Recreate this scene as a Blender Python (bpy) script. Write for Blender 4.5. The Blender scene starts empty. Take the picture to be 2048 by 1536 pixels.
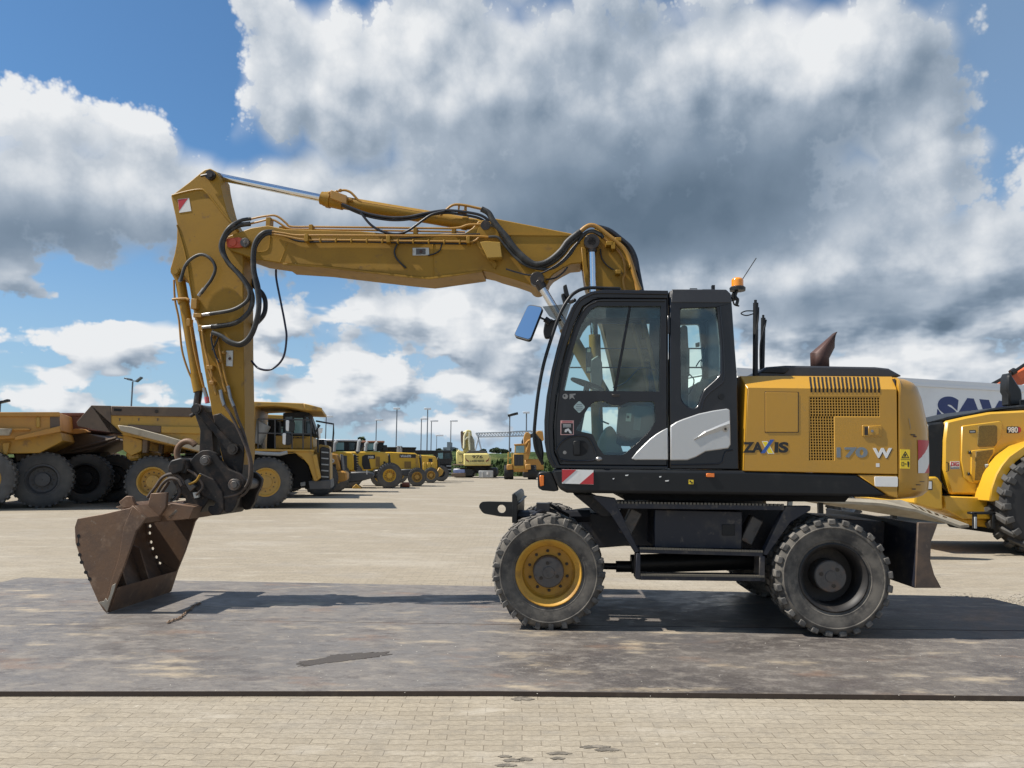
import bpy, bmesh, math, random
from mathutils import Vector, Matrix
from mathutils.geometry import tessellate_polygon
random.seed(7)
scene = bpy.context.scene
COL = scene.collection
R = math.radians
PI = math.pi

# ------------------------------------------------------------------ camera
FPX, CX, CY = 1540.0, 1024.0, 768.0
CAM = Vector((0, 0, 1.565))
PITCH = math.atan((927 - 768) / FPX)
ROLL = 0.0095
cam_m = (Matrix.Rotation(R(90) + PITCH, 4, 'X') @ Matrix.Rotation(ROLL, 4, 'Z'))
cd = bpy.data.cameras.new('camera'); cam = bpy.data.objects.new('camera', cd); COL.objects.link(cam)
cam.matrix_world = Matrix.Translation(CAM) @ cam_m
cd.sensor_width = 36; cd.lens = 36 * FPX / 2048; cd.clip_end = 3000; cd.clip_start = .1
scene.camera = cam
CR = cam_m.to_3x3()

def ray(px, py):
    return (CR @ Vector(((px - CX) / FPX, -(py - CY) / FPX, -1))).normalized()

def ground(px, py, z=0.0):
    d = ray(px, py); t = (z - CAM.z) / d.z
    return CAM + d * t

def azel(px, py):
    d = ray(px, py)
    return math.atan2(d.x, d.y), math.asin(d.z)

# ------------------------------------------------------------------ objects
def tag(o, label=None, cat=None, group=None, kind=None):
    if label: o['label'] = label
    if cat: o['category'] = cat
    if group: o['group'] = group
    if kind: o['kind'] = kind
    return o

class Frame:
    """a thing: an Empty on the ground, with a local frame (x along, y away, z up) and a way to read points of the survey photo on a plane y = d"""
    def __init__(s, name, x, y, z, yaw, label, cat, group=None):
        s.o = bpy.data.objects.new(name, None); COL.objects.link(s.o)
        s.o.empty_display_size = .2
        s.o.location = (x, y, z); s.o.rotation_euler = (0, 0, R(yaw))
        s.m = Matrix.Translation((x, y, z)) @ Matrix.Rotation(R(yaw), 4, 'Z')
        s.i = s.m.inverted()
        s.c = s.i @ CAM
        s.r = s.i.to_3x3()
        tag(s.o, label, cat, group)
    def P(s, px, py, d):
        v = s.r @ ray(px, py)
        t = (d - s.c.y) / v.y
        return s.c + v * t
    def X(s, pts, d):
        return [(p.x, p.z) for p in (s.P(a, b, d) for a, b in pts)]

WHOLE = {'mesh_grille', 'vent_slots', 'tread_teeth', 'tread', 'lettering', 'warning_symbol', 'lash_symbol', 'label_symbol', 'sticker_lines', 'panel_gap', 'drain_holes', 'paint_chips', 'red_stripe', 'tyre', 'chevron_red', 'chevron_white', 'louvres', 'steps_pattern', 'bucket', 'window_guard', 'cables', 'truss', 'railing', 'track'}
class MB:
    def __init__(s):
        s.v = []; s.f = []; s.sm = []
    def add(s, vs, fs, smooth=False):
        n = len(s.v); s.v += [tuple(v) for v in vs]
        s.f += [tuple(i + n for i in f) for f in fs]; s.sm += [smooth] * len(fs)
        return s
    def box(s, a, b):
        x0, y0, z0 = a; x1, y1, z1 = b
        return s.add([(x0,y0,z0),(x1,y0,z0),(x1,y1,z0),(x0,y1,z0),(x0,y0,z1),(x1,y0,z1),(x1,y1,z1),(x0,y1,z1)],
              [(0,3,2,1),(4,5,6,7),(0,1,5,4),(1,2,6,5),(2,3,7,6),(3,0,4,7)])
    def obox(s, c, ax, ay, az, hx, hy, hz):
        c = Vector(c); ax = Vector(ax).normalized(); ay = Vector(ay).normalized(); az = Vector(az).normalized()
        vs = [c + ax*hx*i + ay*hy*j + az*hz*k for k in (-1,1) for j in (-1,1) for i in (-1,1)]
        return s.add(vs, [(0,2,3,1),(4,5,7,6),(0,1,5,4),(1,3,7,5),(3,2,6,7),(2,0,4,6)])
    def prism(s, pts, d0, d1, holes=(), inset=None):
        """pts: (x,z) outline on plane y=d0 (near), extruded to y=d1"""
        def area(p): return sum(p[i][0]*p[(i+1)%len(p)][1] - p[(i+1)%len(p)][0]*p[i][1] for i in range(len(p)))
        pts = list(pts)
        if area(pts) < 0: pts.reverse()
        loops = [pts]
        for h in holes:
            h = list(h)
            if area(h) > 0: h.reverse()
            loops.append(h)
        vs, fs = [], []
        flat = [p for l in loops for p in l]; n = len(flat)
        vs = [(x, d0, z) for x, z in flat] + [(x, d1, z) for x, z in flat]
        if len(loops) == 1:
            fs.append(tuple(range(n))); fs.append(tuple(range(2*n-1, n-1, -1)))
        else:
            tris = tessellate_polygon([[Vector((x, z, 0)) for x, z in l] for l in loops])
            for t in tris:
                a, b, c = t
                A = (flat[b][0]-flat[a][0])*(flat[c][1]-flat[a][1]) - (flat[c][0]-flat[a][0])*(flat[b][1]-flat[a][1])
                if A < 0: b, c = c, b
                fs.append((a, b, c)); fs.append((c+n, b+n, a+n))
        k = 0
        for l in loops:
            m = len(l)
            for i in range(m):
                a, b = k+i, k+(i+1) % m
                fs.append((a, a+n, b+n, b))
            k += m
        return s.add(vs, fs)
    def tube(s, path, r, n=10, cap=True):
        path = [Vector(p) for p in path]
        rs = r if isinstance(r, (list, tuple)) else [r]*len(path)
        T = [(path[min(i+1, len(path)-1)] - path[max(i-1, 0)]).normalized() for i in range(len(path))]
        up = Vector((0, 1, 0)) if abs(T[0].y) < .9 else Vector((1, 0, 0))
        u = T[0].cross(up).normalized(); vs, fs = [], []
        for i, p in enumerate(path):
            u = (u - T[i]*u.dot(T[i])).normalized(); w = T[i].cross(u)
            for k in range(n):
                a = 2*PI*k/n
                vs.append(p + (u*math.cos(a) + w*math.sin(a))*rs[i])
        for i in range(len(path)-1):
            for k in range(n):
                a, b = i*n+k, i*n+(k+1) % n
                fs.append((a, b, b+n, a+n))
        s.add(vs, fs, True)
        if cap:
            m = len(s.v) - len(vs)
            s.f += [tuple(m + k for k in range(n-1, -1, -1)), tuple(m + len(vs) - n + k for k in range(n))]; s.sm += [False]*2
        return s
    def cyl(s, a, b, r, n=20):
        return s.tube([a, b], r, n)
    def lathe(s, prof, n=40, c=(0, 0, 0), cap=True):
        """prof: (r, y) about the local y axis"""
        c = Vector(c); vs, fs = [], []
        for r, y in prof:
            for k in range(n):
                a = 2*PI*k/n; vs.append(c + Vector((r*math.cos(a), y, r*math.sin(a))))
        for i in range(len(prof)-1):
            for k in range(n):
                a, b = i*n+k, i*n+(k+1) % n
                fs.append((a, b, b+n, a+n))
        if cap:
            fs += [tuple(range(n)), tuple((len(prof)-1)*n+k for k in range(n-1, -1, -1))]
        return s.add(vs, fs, True)
    def dome(s, c, r, h, n=16, m=6):
        vs, fs = [], []
        for i in range(m+1):
            t = PI/2*i/m
            for k in range(n):
                a = 2*PI*k/n; vs.append((c[0]+r*math.cos(t)*math.cos(a), c[1]+r*math.cos(t)*math.sin(a), c[2]+h*math.sin(t)))
        for i in range(m):
            for k in range(n):
                a, b = i*n+k, i*n+(k+1) % n
                fs.append((a, b, b+n, a+n))
        return s.add(vs, fs, True)
    def pieces(s, margin=.002):
        """separate builders for pieces that do not touch"""
        par = list(range(len(s.v)))
        def find(a):
            while par[a] != a: par[a] = par[par[a]]; a = par[a]
            return a
        for f in s.f:
            for k in f[1:]: par[find(k)] = find(f[0])
        isl = {}
        for i in range(len(s.v)): isl.setdefault(find(i), []).append(i)
        box = [([min(s.v[i][c] for i in v)-margin for c in range(3)], [max(s.v[i][c] for i in v)+margin for c in range(3)]) for v in isl.values()]
        keys = list(isl); g = list(range(len(keys)))
        def fg(a):
            while g[a] != a: a = g[a]
            return a
        for a in range(len(keys)):
            for b in range(a):
                if all(box[a][0][c] <= box[b][1][c] and box[b][0][c] <= box[a][1][c] for c in range(3)): g[fg(a)] = fg(b)
        grp = {k: fg(i) for i, k in enumerate(keys)}; out = {}
        for f, sm in zip(s.f, s.sm):
            m, mp = out.setdefault(grp[find(f[0])], (MB(), {}))
            for i in f:
                if i not in mp: mp[i] = len(m.v); m.v.append(s.v[i])
            m.f.append(tuple(mp[i] for i in f)); m.sm.append(sm)
        return [m for m, _ in out.values()]
    def build(s, name, mat, parent=None, bevel=0, loc=None, seg=1, flip=True, split=True):
        if split and parent is not None and name not in WHOLE and name != 'wheel_nuts' and 1 < len(s.f) < 4000:
            ps = s.pieces()
            if 1 < len(ps) <= 60:
                r = [p.build(name, mat, parent, bevel, loc, seg, flip, False) for p in ps]
                return max(r, key=lambda o: max(o.dimensions))
        me = bpy.data.meshes.new(name)
        me.from_pydata(s.v, [], s.f)
        bm = bmesh.new(); bm.from_mesh(me)
        if flip: bmesh.ops.recalc_face_normals(bm, faces=bm.faces)
        bm.to_mesh(me); bm.free()
        for p, sm in zip(me.polygons, s.sm): p.use_smooth = sm or bevel > 0
        if any(s.sm) or bevel > 0: me.set_sharp_from_angle(angle=R(38))
        me.materials.append(mat)
        o = bpy.data.objects.new(name, me); COL.objects.link(o)
        if parent is not None: o.parent = parent.o if isinstance(parent, Frame) else parent
        if loc is not None: o.location = loc
        if bevel > 0:
            b = o.modifiers.new('bevel', 'BEVEL'); b.width = bevel; b.segments = seg; b.limit_method = 'ANGLE'; b.angle_limit = R(40)
            b.harden_normals = False
        return o

def catmull(pts, n=6):
    pts = [Vector(p) for p in pts]; out = []
    for i in range(len(pts)-1):
        p0 = pts[max(i-1, 0)]; p1 = pts[i]; p2 = pts[i+1]; p3 = pts[min(i+2, len(pts)-1)]
        for k in range(n):
            t = k/n
            out.append(.5*((2*p1) + (p2-p0)*t + (2*p0-5*p1+4*p2-p3)*t*t + (3*p1-p0-3*p2+p3)*t**3))
    return out + [pts[-1]]

def rpoly(pts, r, n=4, only=None):
    """round the corners of a 2-D outline"""
    out = []; m = len(pts)
    for i in range(m):
        p = Vector(pts[i]); a = Vector(pts[i-1]) - p; b = Vector(pts[(i+1) % m]) - p
        rr = min(r, a.length*.45, b.length*.45)
        if only is not None and i not in only: out.append(tuple(p)); continue
        A = p + a.normalized()*rr; B = p + b.normalized()*rr
        for k in range(n+1):
            t = k/n; out.append(tuple(A*(1-t)**2 + p*2*t*(1-t) + B*t*t))
    return out

def circle(cx, cz, r, n=16):
    return [(cx + r*math.cos(2*PI*k/n), cz + r*math.sin(2*PI*k/n)) for k in range(n)]

def copy_tree(o, parent=None):
    c = o.copy(); COL.objects.link(c); c.parent = parent
    for ch in list(o.children): copy_tree(ch, c)
    return c

# ------------------------------------------------------------------ nodes
class NT:
    def __init__(s, tree): s.t = tree
    def n(s, typ, **kw):
        nd = s.t.nodes.new(typ)
        for k, v in kw.items(): setattr(nd, k, v)
        return nd
    def put(s, sock, v):
        if v is None: return
        if isinstance(v, bpy.types.NodeSocket): s.t.links.new(v, sock)
        elif isinstance(v, (tuple, list)) and len(v) == 3 and sock.type == 'RGBA': sock.default_value = (*v, 1)
        else: sock.default_value = v
    def math(s, op, a, b=None, c=None, clamp=False):
        nd = s.n('ShaderNodeMath', operation=op, use_clamp=clamp)
        for i, v in enumerate((a, b, c)): s.put(nd.inputs[i], v)
        return nd.outputs[0]
    def vm(s, op, a, b=None):
        nd = s.n('ShaderNodeVectorMath', operation=op)
        s.put(nd.inputs[0], a); s.put(nd.inputs[1], b)
        return nd.outputs['Value'] if op in ('LENGTH', 'DOT_PRODUCT') else nd.outputs[0]
    def noise(s, vec, scale, detail=5, rough=.55, dist=0, lac=2.0, dim='3D'):
        nd = s.n('ShaderNodeTexNoise', noise_dimensions=dim); s.put(nd.inputs['Vector'], vec)
        nd.inputs['Scale'].default_value = scale; nd.inputs['Detail'].default_value = detail
        nd.inputs['Roughness'].default_value = rough; nd.inputs['Distortion'].default_value = dist
        nd.inputs['Lacunarity'].default_value = lac
        return nd.outputs[0]
    def ss(s, v, lo, hi, a=0., b=1., kind='SMOOTHSTEP'):
        nd = s.n('ShaderNodeMapRange', interpolation_type=kind)
        s.put(nd.inputs[0], v); s.put(nd.inputs[1], lo); s.put(nd.inputs[2], hi); s.put(nd.inputs[3], a); s.put(nd.inputs[4], b)
        return nd.outputs[0]
    def mix(s, f, a, b, mode='MIX'):
        nd = s.n('ShaderNodeMix', data_type='RGBA', blend_type=mode)
        s.put(nd.inputs[0], f); s.put(nd.inputs[6], a); s.put(nd.inputs[7], b)
        return nd.outputs[2]

MATS = {}
def M(name, col, rough=.5, metal=0., layers=(), bump=None, coat=0., spec=.5, rvar=.1, bumps=()):
    """layers: (colour, scale, lo, hi, amount, stretch)"""
    if name in MATS: return MATS[name]
    m = bpy.data.materials.new(name); m.use_nodes = True
    t = NT(m.node_tree); b = m.node_tree.nodes['Principled BSDF']
    tc = t.n('ShaderNodeTexCoord').outputs['Object']
    c = None; cc = (*col, 1); rr = rough
    for k, L in enumerate(layers):
        lc, sc, lo, hi, am = L[:5]; st = L[5] if len(L) > 5 else (1, 1, 1)
        v = t.vm('MULTIPLY', tc, st); v = t.vm('ADD', v, (3.7*k, 1.3*k, 5.1*k))
        f = t.math('MULTIPLY', t.ss(t.noise(v, sc, 6, .6), lo, hi), am)
        c = t.mix(f, c if c is not None else cc, (*lc, 1))
        if k == 0: rr = t.math('ADD', rough, t.math('MULTIPLY', f, rvar))
    t.put(b.inputs['Base Color'], c if c is not None else cc)
    t.put(b.inputs['Roughness'], rr)
    b.inputs['Metallic'].default_value = metal
    b.inputs['Coat Weight'].default_value = coat; b.inputs['Coat Roughness'].default_value = .08
    b.inputs['Specular IOR Level'].default_value = spec
    if bump:
        bp = t.n('ShaderNodeBump'); bp.inputs['Strength'].default_value = bump[0]; bp.inputs['Distance'].default_value = .01
        t.put(bp.inputs['Height'], t.noise(t.vm('MULTIPLY', tc, bump[2] if len(bump) > 2 else (1, 1, 1)), bump[1], 5, .6))
        t.put(b.inputs['Normal'], bp.outputs[0])
    MATS[name] = m
    return m
# ------------------------------------------------------------------ sky and sun
SUN_EL, SUN_AZ = R(52), R(6)      # sun stands left of the view, very slightly on the camera's side
to_sun = Vector((-math.cos(SUN_EL)*math.cos(SUN_AZ), -math.cos(SUN_EL)*math.sin(SUN_AZ), math.sin(SUN_EL)))
sd = bpy.data.lights.new('sun', 'SUN'); sun = bpy.data.objects.new('sun', sd); COL.objects.link(sun)
sd.energy = 4.7; sd.angle = R(.53); sd.color = (1, .95, .87)
sun.rotation_euler = to_sun.to_track_quat('Z', 'Y').to_euler()

world = bpy.data.worlds.new('World'); scene.world = world; world.use_nodes = True
wt = NT(world.node_tree); world.node_tree.nodes.clear()
world.cycles.sampling_method = 'MANUAL'; world.cycles.sample_map_resolution = 512

def cover_group():
    g = bpy.data.node_groups.new('cloud_cover', 'ShaderNodeTree')
    g.interface.new_socket('P', in_out='INPUT', socket_type='NodeSocketVector')
    g.interface.new_socket('D', in_out='OUTPUT', socket_type='NodeSocketFloat')
    t = NT(g); p = t.n('NodeGroupInput').outputs[0]
    # (px, py, rx, ry, weight) of each cloud mass, turned into azimuth and elevation
    blobs = [
        (40, 330, 300, 230, 1.1), (170, 290, 190, 190, .9), (350, 320, 170, 180, 1.0), (60, 440, 460, 150, .9), (330, 430, 260, 130, .8),
        (560, 60, 210, 230, 1.1), (620, 260, 290, 280, 1.2), (560, 430, 340, 150, 1.0), (900, 120, 480, 340, 1.3), (1250, 260, 760, 420, 1.7), (640, 420, 420, 170, .5), (1250, 480, 520, 130, .6),
        (1550, 110, 480, 260, 1.2), (1150, 430, 700, 190, 1.2), (1800, 270, 190, 120, .7), (1880, 100, 190, 220, .8), (2000, 180, 140, 60, .35), (700, 480, 300, 130, .7),
        (1840, 300, 80, 150, .8), (1690, 330, 320, 150, .9),
        (1700, 500, 420, 170, 1.2), (1960, 500, 320, 180, 1.1), (1400, 570, 400, 110, 1.0), (1750, 610, 420, 100, 1.0), (1300, 560, 220, 80, .7), (1000, 560, 240, 70, .5), (1900, 640, 300, 70, .6), (1450, 650, 300, 70, .6),
        (660, 650, 230, 105, 1.0), (820, 650, 190, 90, .8), (930, 630, 240, 100, .9), (980, 710, 260, 90, .8), (1100, 640, 280, 130, 1.0),
        (1680, 690, 230, 80, 1.0), (1960, 730, 250, 70, 1.0), (1830, 720, 90, 70, .8), (1300, 720, 330, 100, .9), (1500, 740, 260, 70, .7),
        (243, 668, 58, 36, 1.0), (330, 690, 100, 56, .8), (60, 770, 150, 62, 1.0), (330, 790, 120, 38, .8), (640, 785, 120, 60, 1.0), (930, 790, 130, 52, .9),
        (520, 720, 80, 40, .6), (800, 780, 260, 60, .7), (1540, 590, 160, 70, .7), (230, 745, 36, 18, .6), (1950, 300, 90, 60, .5), (1050, 760, 200, 60, .7), (720, 730, 160, 50, .6), (150, 700, 110, 40, .5), (460, 800, 110, 40, .7), (1650, 760, 240, 50, .7), (870, 850, 200, 30, .5), (1250, 830, 200, 40, .5), (2010, 290, 90, 80, .6),
        (300, 60, 240, 190, -1.4), (405, 215, 75, 90, -1.0), (2040, 60, 70, 160, -.5),
        (-300, 420, 330, 220, 1.0), (2400, 350, 330, 200, 1.0), (-300, 760, 300, 60, .7), (2350, 730, 300, 60, .8),
    ]
    acc = None
    for px, py, rx, ry, w in blobs:
        a, e = azel(px, py)
        v = t.vm('MULTIPLY', t.vm('SUBTRACT', p, (a, e, 0)), (FPX/rx, FPX/ry, 0))
        f = t.math('MULTIPLY', t.ss(t.vm('LENGTH', v), 1.0, 0.0), w)
        acc = f if acc is None else t.math('ADD', acc, f)
    acc = t.math('SUBTRACT', acc, t.math('MULTIPLY', t.math('MAXIMUM', t.math('SUBTRACT', acc, .7), 0), .6))
    sp = t.n('ShaderNodeSeparateXYZ'); t.put(sp.inputs[0], p)
    az, el = sp.outputs[0], sp.outputs[1]
    # beyond the frame: broken cumulus all round
    out = t.ss(t.math('ABSOLUTE', az), .75, 1.0)
    big = t.ss(t.noise(p, 1.6, 3, .5, dim='2D'), .42, .62)
    hi = t.ss(el, .62, .85)
    out = t.math('MAXIMUM', out, hi)
    acc = t.math('ADD', acc, t.math('MULTIPLY', t.math('MULTIPLY', out, big), .9))
    # rows of small cumulus near the horizon
    low = t.math('MULTIPLY', t.ss(el, .28, .15), t.ss(el, .0, .05))
    v = t.vm('MULTIPLY', p, (7, 17, 0))
    acc = t.math('ADD', acc, t.math('MULTIPLY', t.math('MULTIPLY', t.ss(t.noise(v, 1.0, 4, .55, dim='2D'), .37, .60), low), .78))
    t.put(t.n('NodeGroupOutput').inputs[0], acc)
    return g

def puffs(p, fine):
    """rounded cumulus puffs; fine = with the small cauliflower detail"""
    t = wt
    f1 = t.noise(t.vm('MULTIPLY', p, (1, 1.25, 1)), 5.5, 8 if fine else 1.5, .57, .25, dim='2D')
    vo = t.n('ShaderNodeTexVoronoi', feature='F1', voronoi_dimensions='2D')
    t.put(vo.inputs['Vector'], p)
    vo.inputs['Scale'].default_value = 11; vo.inputs['Detail'].default_value = 4 if fine else 1.0; vo.inputs['Roughness'].default_value = .58; vo.inputs['Lacunarity'].default_value = 2.2
    d = t.math('MULTIPLY', t.math('SUBTRACT', f1, .5), 1.25)
    return t.math('ADD', d, t.math('MULTIPLY', t.math('SUBTRACT', .42, vo.outputs['Distance']), .95))
cg_ = cover_group()
def cover(vec):
    nd = wt.n('ShaderNodeGroup'); nd.node_tree = cg_; wt.put(nd.inputs[0], vec); return nd.outputs[0]
tc = wt.n('ShaderNodeTexCoord').outputs['Generated']
sx = wt.n('ShaderNodeSeparateXYZ'); wt.put(sx.inputs[0], tc)
az = wt.math('ARCTAN2', sx.outputs[0], sx.outputs[1]); el = wt.math('ARCSINE', sx.outputs[2])
cb = wt.n('ShaderNodeCombineXYZ'); wt.put(cb.inputs[0], az); wt.put(cb.inputs[1], el)
P0 = cb.outputs[0]
P1 = wt.vm('ADD', P0, (-.020, .026, 0))
A0, A1 = cover(P0), cover(P1)
S0, S1 = puffs(P0, False), puffs(P1, False)
N0 = puffs(P0, True)
D0 = wt.math('ADD', wt.math('ADD', A0, N0), .22)
alpha = wt.math('MAXIMUM', wt.ss(D0, .31, .64), wt.ss(wt.math('ADD', A0, wt.math('MULTIPLY', S0, .4)), .55, .95))
# light and dark parts of the larger masses (how much cloud the light has to cross)
belly = None
for px, py, rx, ry, w in [(1250, 450, 700, 190, .50), (1150, 330, 620, 220, .22), (1650, 330, 360, 140, .25), (100, 455, 480, 130, .34), (560, 450, 300, 120, .16), (1730, 610, 400, 75, .42), (1560, 270, 420, 110, .16),
                          (1180, 90, 300, 130, .26), (1850, 130, 130, 190, .25), (1000, 750, 400, 50, .10), (1250, 700, 400, 60, .12), (1900, 470, 260, 90, .12), (-300, 500, 330, 130, .4), (2400, 450, 330, 120, .4), (520, 300, 160, 90, .1), (1000, 320, 420, 190, .16), (1450, 430, 480, 130, .22), (150, 490, 460, 70, .22), (800, 470, 380, 80, .15), (700, 670, 260, 40, .12),
                          (1620, 100, 260, 110, -.32), (1080, 30, 130, 90, -.25), (700, 100, 220, 160, -.10), (1850, 300, 80, 110, -.3), (1360, 560, 160, 60, -.28), (1240, 130, 150, 120, -.12), (60, 230, 260, 90, -.2), (350, 250, 120, 120, -.15), (1690, 690, 170, 60, -.15)]:
    a, e = azel(px, py)
    f = wt.math('MULTIPLY', wt.ss(wt.vm('LENGTH', wt.vm('MULTIPLY', wt.vm('SUBTRACT', P0, (a, e, 0)), (FPX/rx, FPX/ry, 0))), 1.0, 0.0), w)
    belly = f if belly is None else wt.math('ADD', belly, f)
soft = wt.noise(wt.vm('MULTIPLY', P0, (1, 2.0, 1)), 3.0, 2.6, .45, .25, dim='2D')
bl = wt.math('MAXIMUM', belly, 0)
rel = wt.math('ADD', wt.math('MULTIPLY', wt.math('SUBTRACT', A0, A1), .55), wt.math('MULTIPLY', wt.math('SUBTRACT', S0, S1), .42))
rel = wt.math('ADD', rel, wt.math('MULTIPLY', wt.math('SUBTRACT', N0, S0), wt.ss(A0, .5, 1.15, .56, .26)))
rel = wt.math('MULTIPLY', rel, wt.ss(bl, 0., .5, 1.0, .25))
L = wt.math('ADD', .70, rel)
L = wt.math('ADD', L, wt.math('MULTIPLY', wt.math('SUBTRACT', soft, .5), .38))
L = wt.math('SUBTRACT', L, wt.math('MULTIPLY', belly, .86))
L = wt.math('ADD', L, wt.ss(D0, .75, .40, 0., .12))
L = wt.math('ADD', L, wt.ss(el, .22, .08, 0., .16))
cr = wt.n('ShaderNodeValToRGB'); wt.put(cr.inputs[0], L)
e = cr.color_ramp.elements
e[0].position = 0; e[0].color = (.135, .195, .27, 1)
e[1].position = 1; e[1].color = (.93, .95, .97, 1)
for pos, c in ((.25, (.235, .31, .405)), (.5, (.43, .505, .60)), (.75, (.70, .75, .81))):
    x = e.new(pos); x.color = (*c, 1)
nish = wt.n('ShaderNodeTexSky', sky_type='NISHITA'); nish.sun_disc = False
nish.sun_elevation = SUN_EL; nish.sun_rotation = math.atan2(to_sun.x, to_sun.y)
nish.air_density = 1.0; nish.dust_density = .4; nish.ozone_density = 2.0
skyc = wt.mix(1.0, nish.outputs[0], (.68, 1.06, 1.30, 1), 'MULTIPLY')
bg1 = wt.n('ShaderNodeBackground'); wt.put(bg1.inputs[0], skyc); bg1.inputs[1].default_value = .062
bg2 = wt.n('ShaderNodeBackground'); wt.put(bg2.inputs[0], cr.outputs[0]); bg2.inputs[1].default_value = .60
# thin veil that whitens the air towards the horizon
veil = wt.n('ShaderNodeBackground'); veil.inputs[0].default_value = (.47, .63, .80, 1); veil.inputs[1].default_value = .60
m0 = wt.n('ShaderNodeMixShader'); wt.put(m0.inputs[0], wt.math('ADD', wt.ss(el, .36, -.02, 0.05, .72), wt.math('MULTIPLY', wt.math('MULTIPLY', wt.ss(az, -.30, .05), wt.ss(el, .42, .16)), .38), clamp=True)); m0f = m0.inputs[0].links[0].from_socket; wt.put(m0.inputs[0], wt.math('MAXIMUM', m0f, wt.ss(az, .40, .58, 0., .34))); wt.put(m0.inputs[1], bg1.outputs[0]); wt.put(m0.inputs[2], veil.outputs[0])
ms = wt.n('ShaderNodeMixShader'); wt.put(ms.inputs[0], wt.math('MULTIPLY', alpha, wt.ss(el, -.01, .06, .35, 1.0)))
wt.put(ms.inputs[1], m0.outputs[0]); wt.put(ms.inputs[2], bg2.outputs[0])
wo = wt.n('ShaderNodeOutputWorld'); wt.put(wo.inputs[0], ms.outputs[0])

scene.view_settings.view_transform = 'Standard'; scene.view_settings.look = 'None'
scene.view_settings.exposure = 0.58; scene.view_settings.gamma = 1
scene.cycles.max_bounces = 8; scene.cycles.use_denoising = True
# ------------------------------------------------------------------ ground
def paver_mat():
    m = bpy.data.materials.new('pavers'); m.use_nodes = True
    t = NT(m.node_tree); b = m.node_tree.nodes['Principled BSDF']
    tc = t.n('ShaderNodeTexCoord').outputs['Object']
    sp = t.n('ShaderNodeSeparateXYZ'); t.put(sp.inputs[0], tc)
    x, y = sp.outputs[0], sp.outputs[1]
    tri = t.math('PINGPONG', t.math('ADD', x, 50), .0555)       # the toothed long sides of the interlocking blocks
    zig = t.math('MULTIPLY', t.ss(tri, .015, .042), .010)
    cb = t.n('ShaderNodeCombineXYZ'); t.put(cb.inputs[0], t.math('ADD', x, t.math('MULTIPLY', t.noise(tc, .35, 2), .25))); t.put(cb.inputs[1], t.math('ADD', y, zig))
    br = t.n('ShaderNodeTexBrick'); t.put(br.inputs['Vector'], cb.outputs[0])
    br.offset = .5; br.squash = 1
    br.inputs['Scale'].default_value = 1; br.inputs['Brick Width'].default_value = .222; br.inputs['Row Height'].default_value = .083
    br.inputs['Mortar Size'].default_value = .0030; br.inputs['Mortar Smooth'].default_value = .25; br.inputs['Bias'].default_value = 0
    br.inputs['Color1'].default_value = (.29, .247, .185, 1); br.inputs['Color2'].default_value = (.34, .292, .22, 1); br.inputs['Mortar'].default_value = (.17, .138, .10, 1)
    # grime, tyre dust and pale dried mud, drawn out along the driving direction
    c = br.outputs['Color']
    v = t.vm('MULTIPLY', tc, (.55, 1.0, 1))
    pale = t.ss(t.noise(v, .55, 7, .62), .46, .72)
    c = t.mix(t.math('MULTIPLY', pale, .72), c, (.405, .362, .295, 1))
    grey = t.ss(t.noise(t.vm('ADD', v, (9, 4, 0)), 1.3, 7, .6), .5, .74)
    c = t.mix(t.math('MULTIPLY', grey, .5), c, (.30, .275, .24, 1))
    st = t.noise(t.vm('MULTIPLY', tc, (.28, 2.6, 1)), .9, 6, .6)
    c = t.mix(t.ss(st, .52, .75, 0., .45), c, (.41, .37, .30, 1))
    fine = t.noise(t.vm('MULTIPLY', tc, (1, 1.6, 1)), 26, 5, .7)
    c = t.mix(t.ss(fine, .40, .62, .0, .45), c, (.19, .162, .122, 1))
    c = t.mix(t.ss(t.noise(t.vm('ADD', tc, (7, 3, 0)), 5.5, 6, .68), .50, .66, .0, .5), c, (.215, .188, .15, 1))
    c = t.mix(t.ss(t.noise(t.vm('ADD', tc, (3, 1, 0)), 14, 4, .6), .66, .74, .0, .55), c, (.50, .46, .385, 1))
    c = t.mix(t.ss(t.noise(t.vm('MULTIPLY', tc, (.5, 1.4, 1)), 3.3, 5, .6), .62, .74, .0, .5), c, (.165, .148, .125, 1))
    c = t.mix(t.ss(t.noise(t.vm('MULTIPLY', t.vm('ADD', tc, (31, 8, 0)), (.45, 1.2, 1)), 2.4, 6, .65), .56, .72, .0, .6), c, (.43, .385, .315, 1))
    t.put(b.inputs['Base Color'], c); b.inputs['Roughness'].default_value = .9; b.inputs['Specular IOR Level'].default_value = .25
    bp = t.n('ShaderNodeBump'); bp.inputs['Strength'].default_value = .6; bp.inputs['Distance'].default_value = .006
    h = t.math('ADD', t.math('MULTIPLY', br.outputs['Fac'], -1.0), t.math('MULTIPLY', t.noise(tc, 60, 3), .5))
    t.put(bp.inputs['Height'], h); t.put(b.inputs['Normal'], bp.outputs[0])
    return m

mb = MB()
mb.add([(-1500, -60, 0), (1500, -60, 0), (1500, 2500, 0), (-1500, 2500, 0)], [(0, 1, 2, 3)])
tag(mb.build('ground', paver_mat()), 'beige interlocking block paving of the machine yard', kind='structure')

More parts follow.
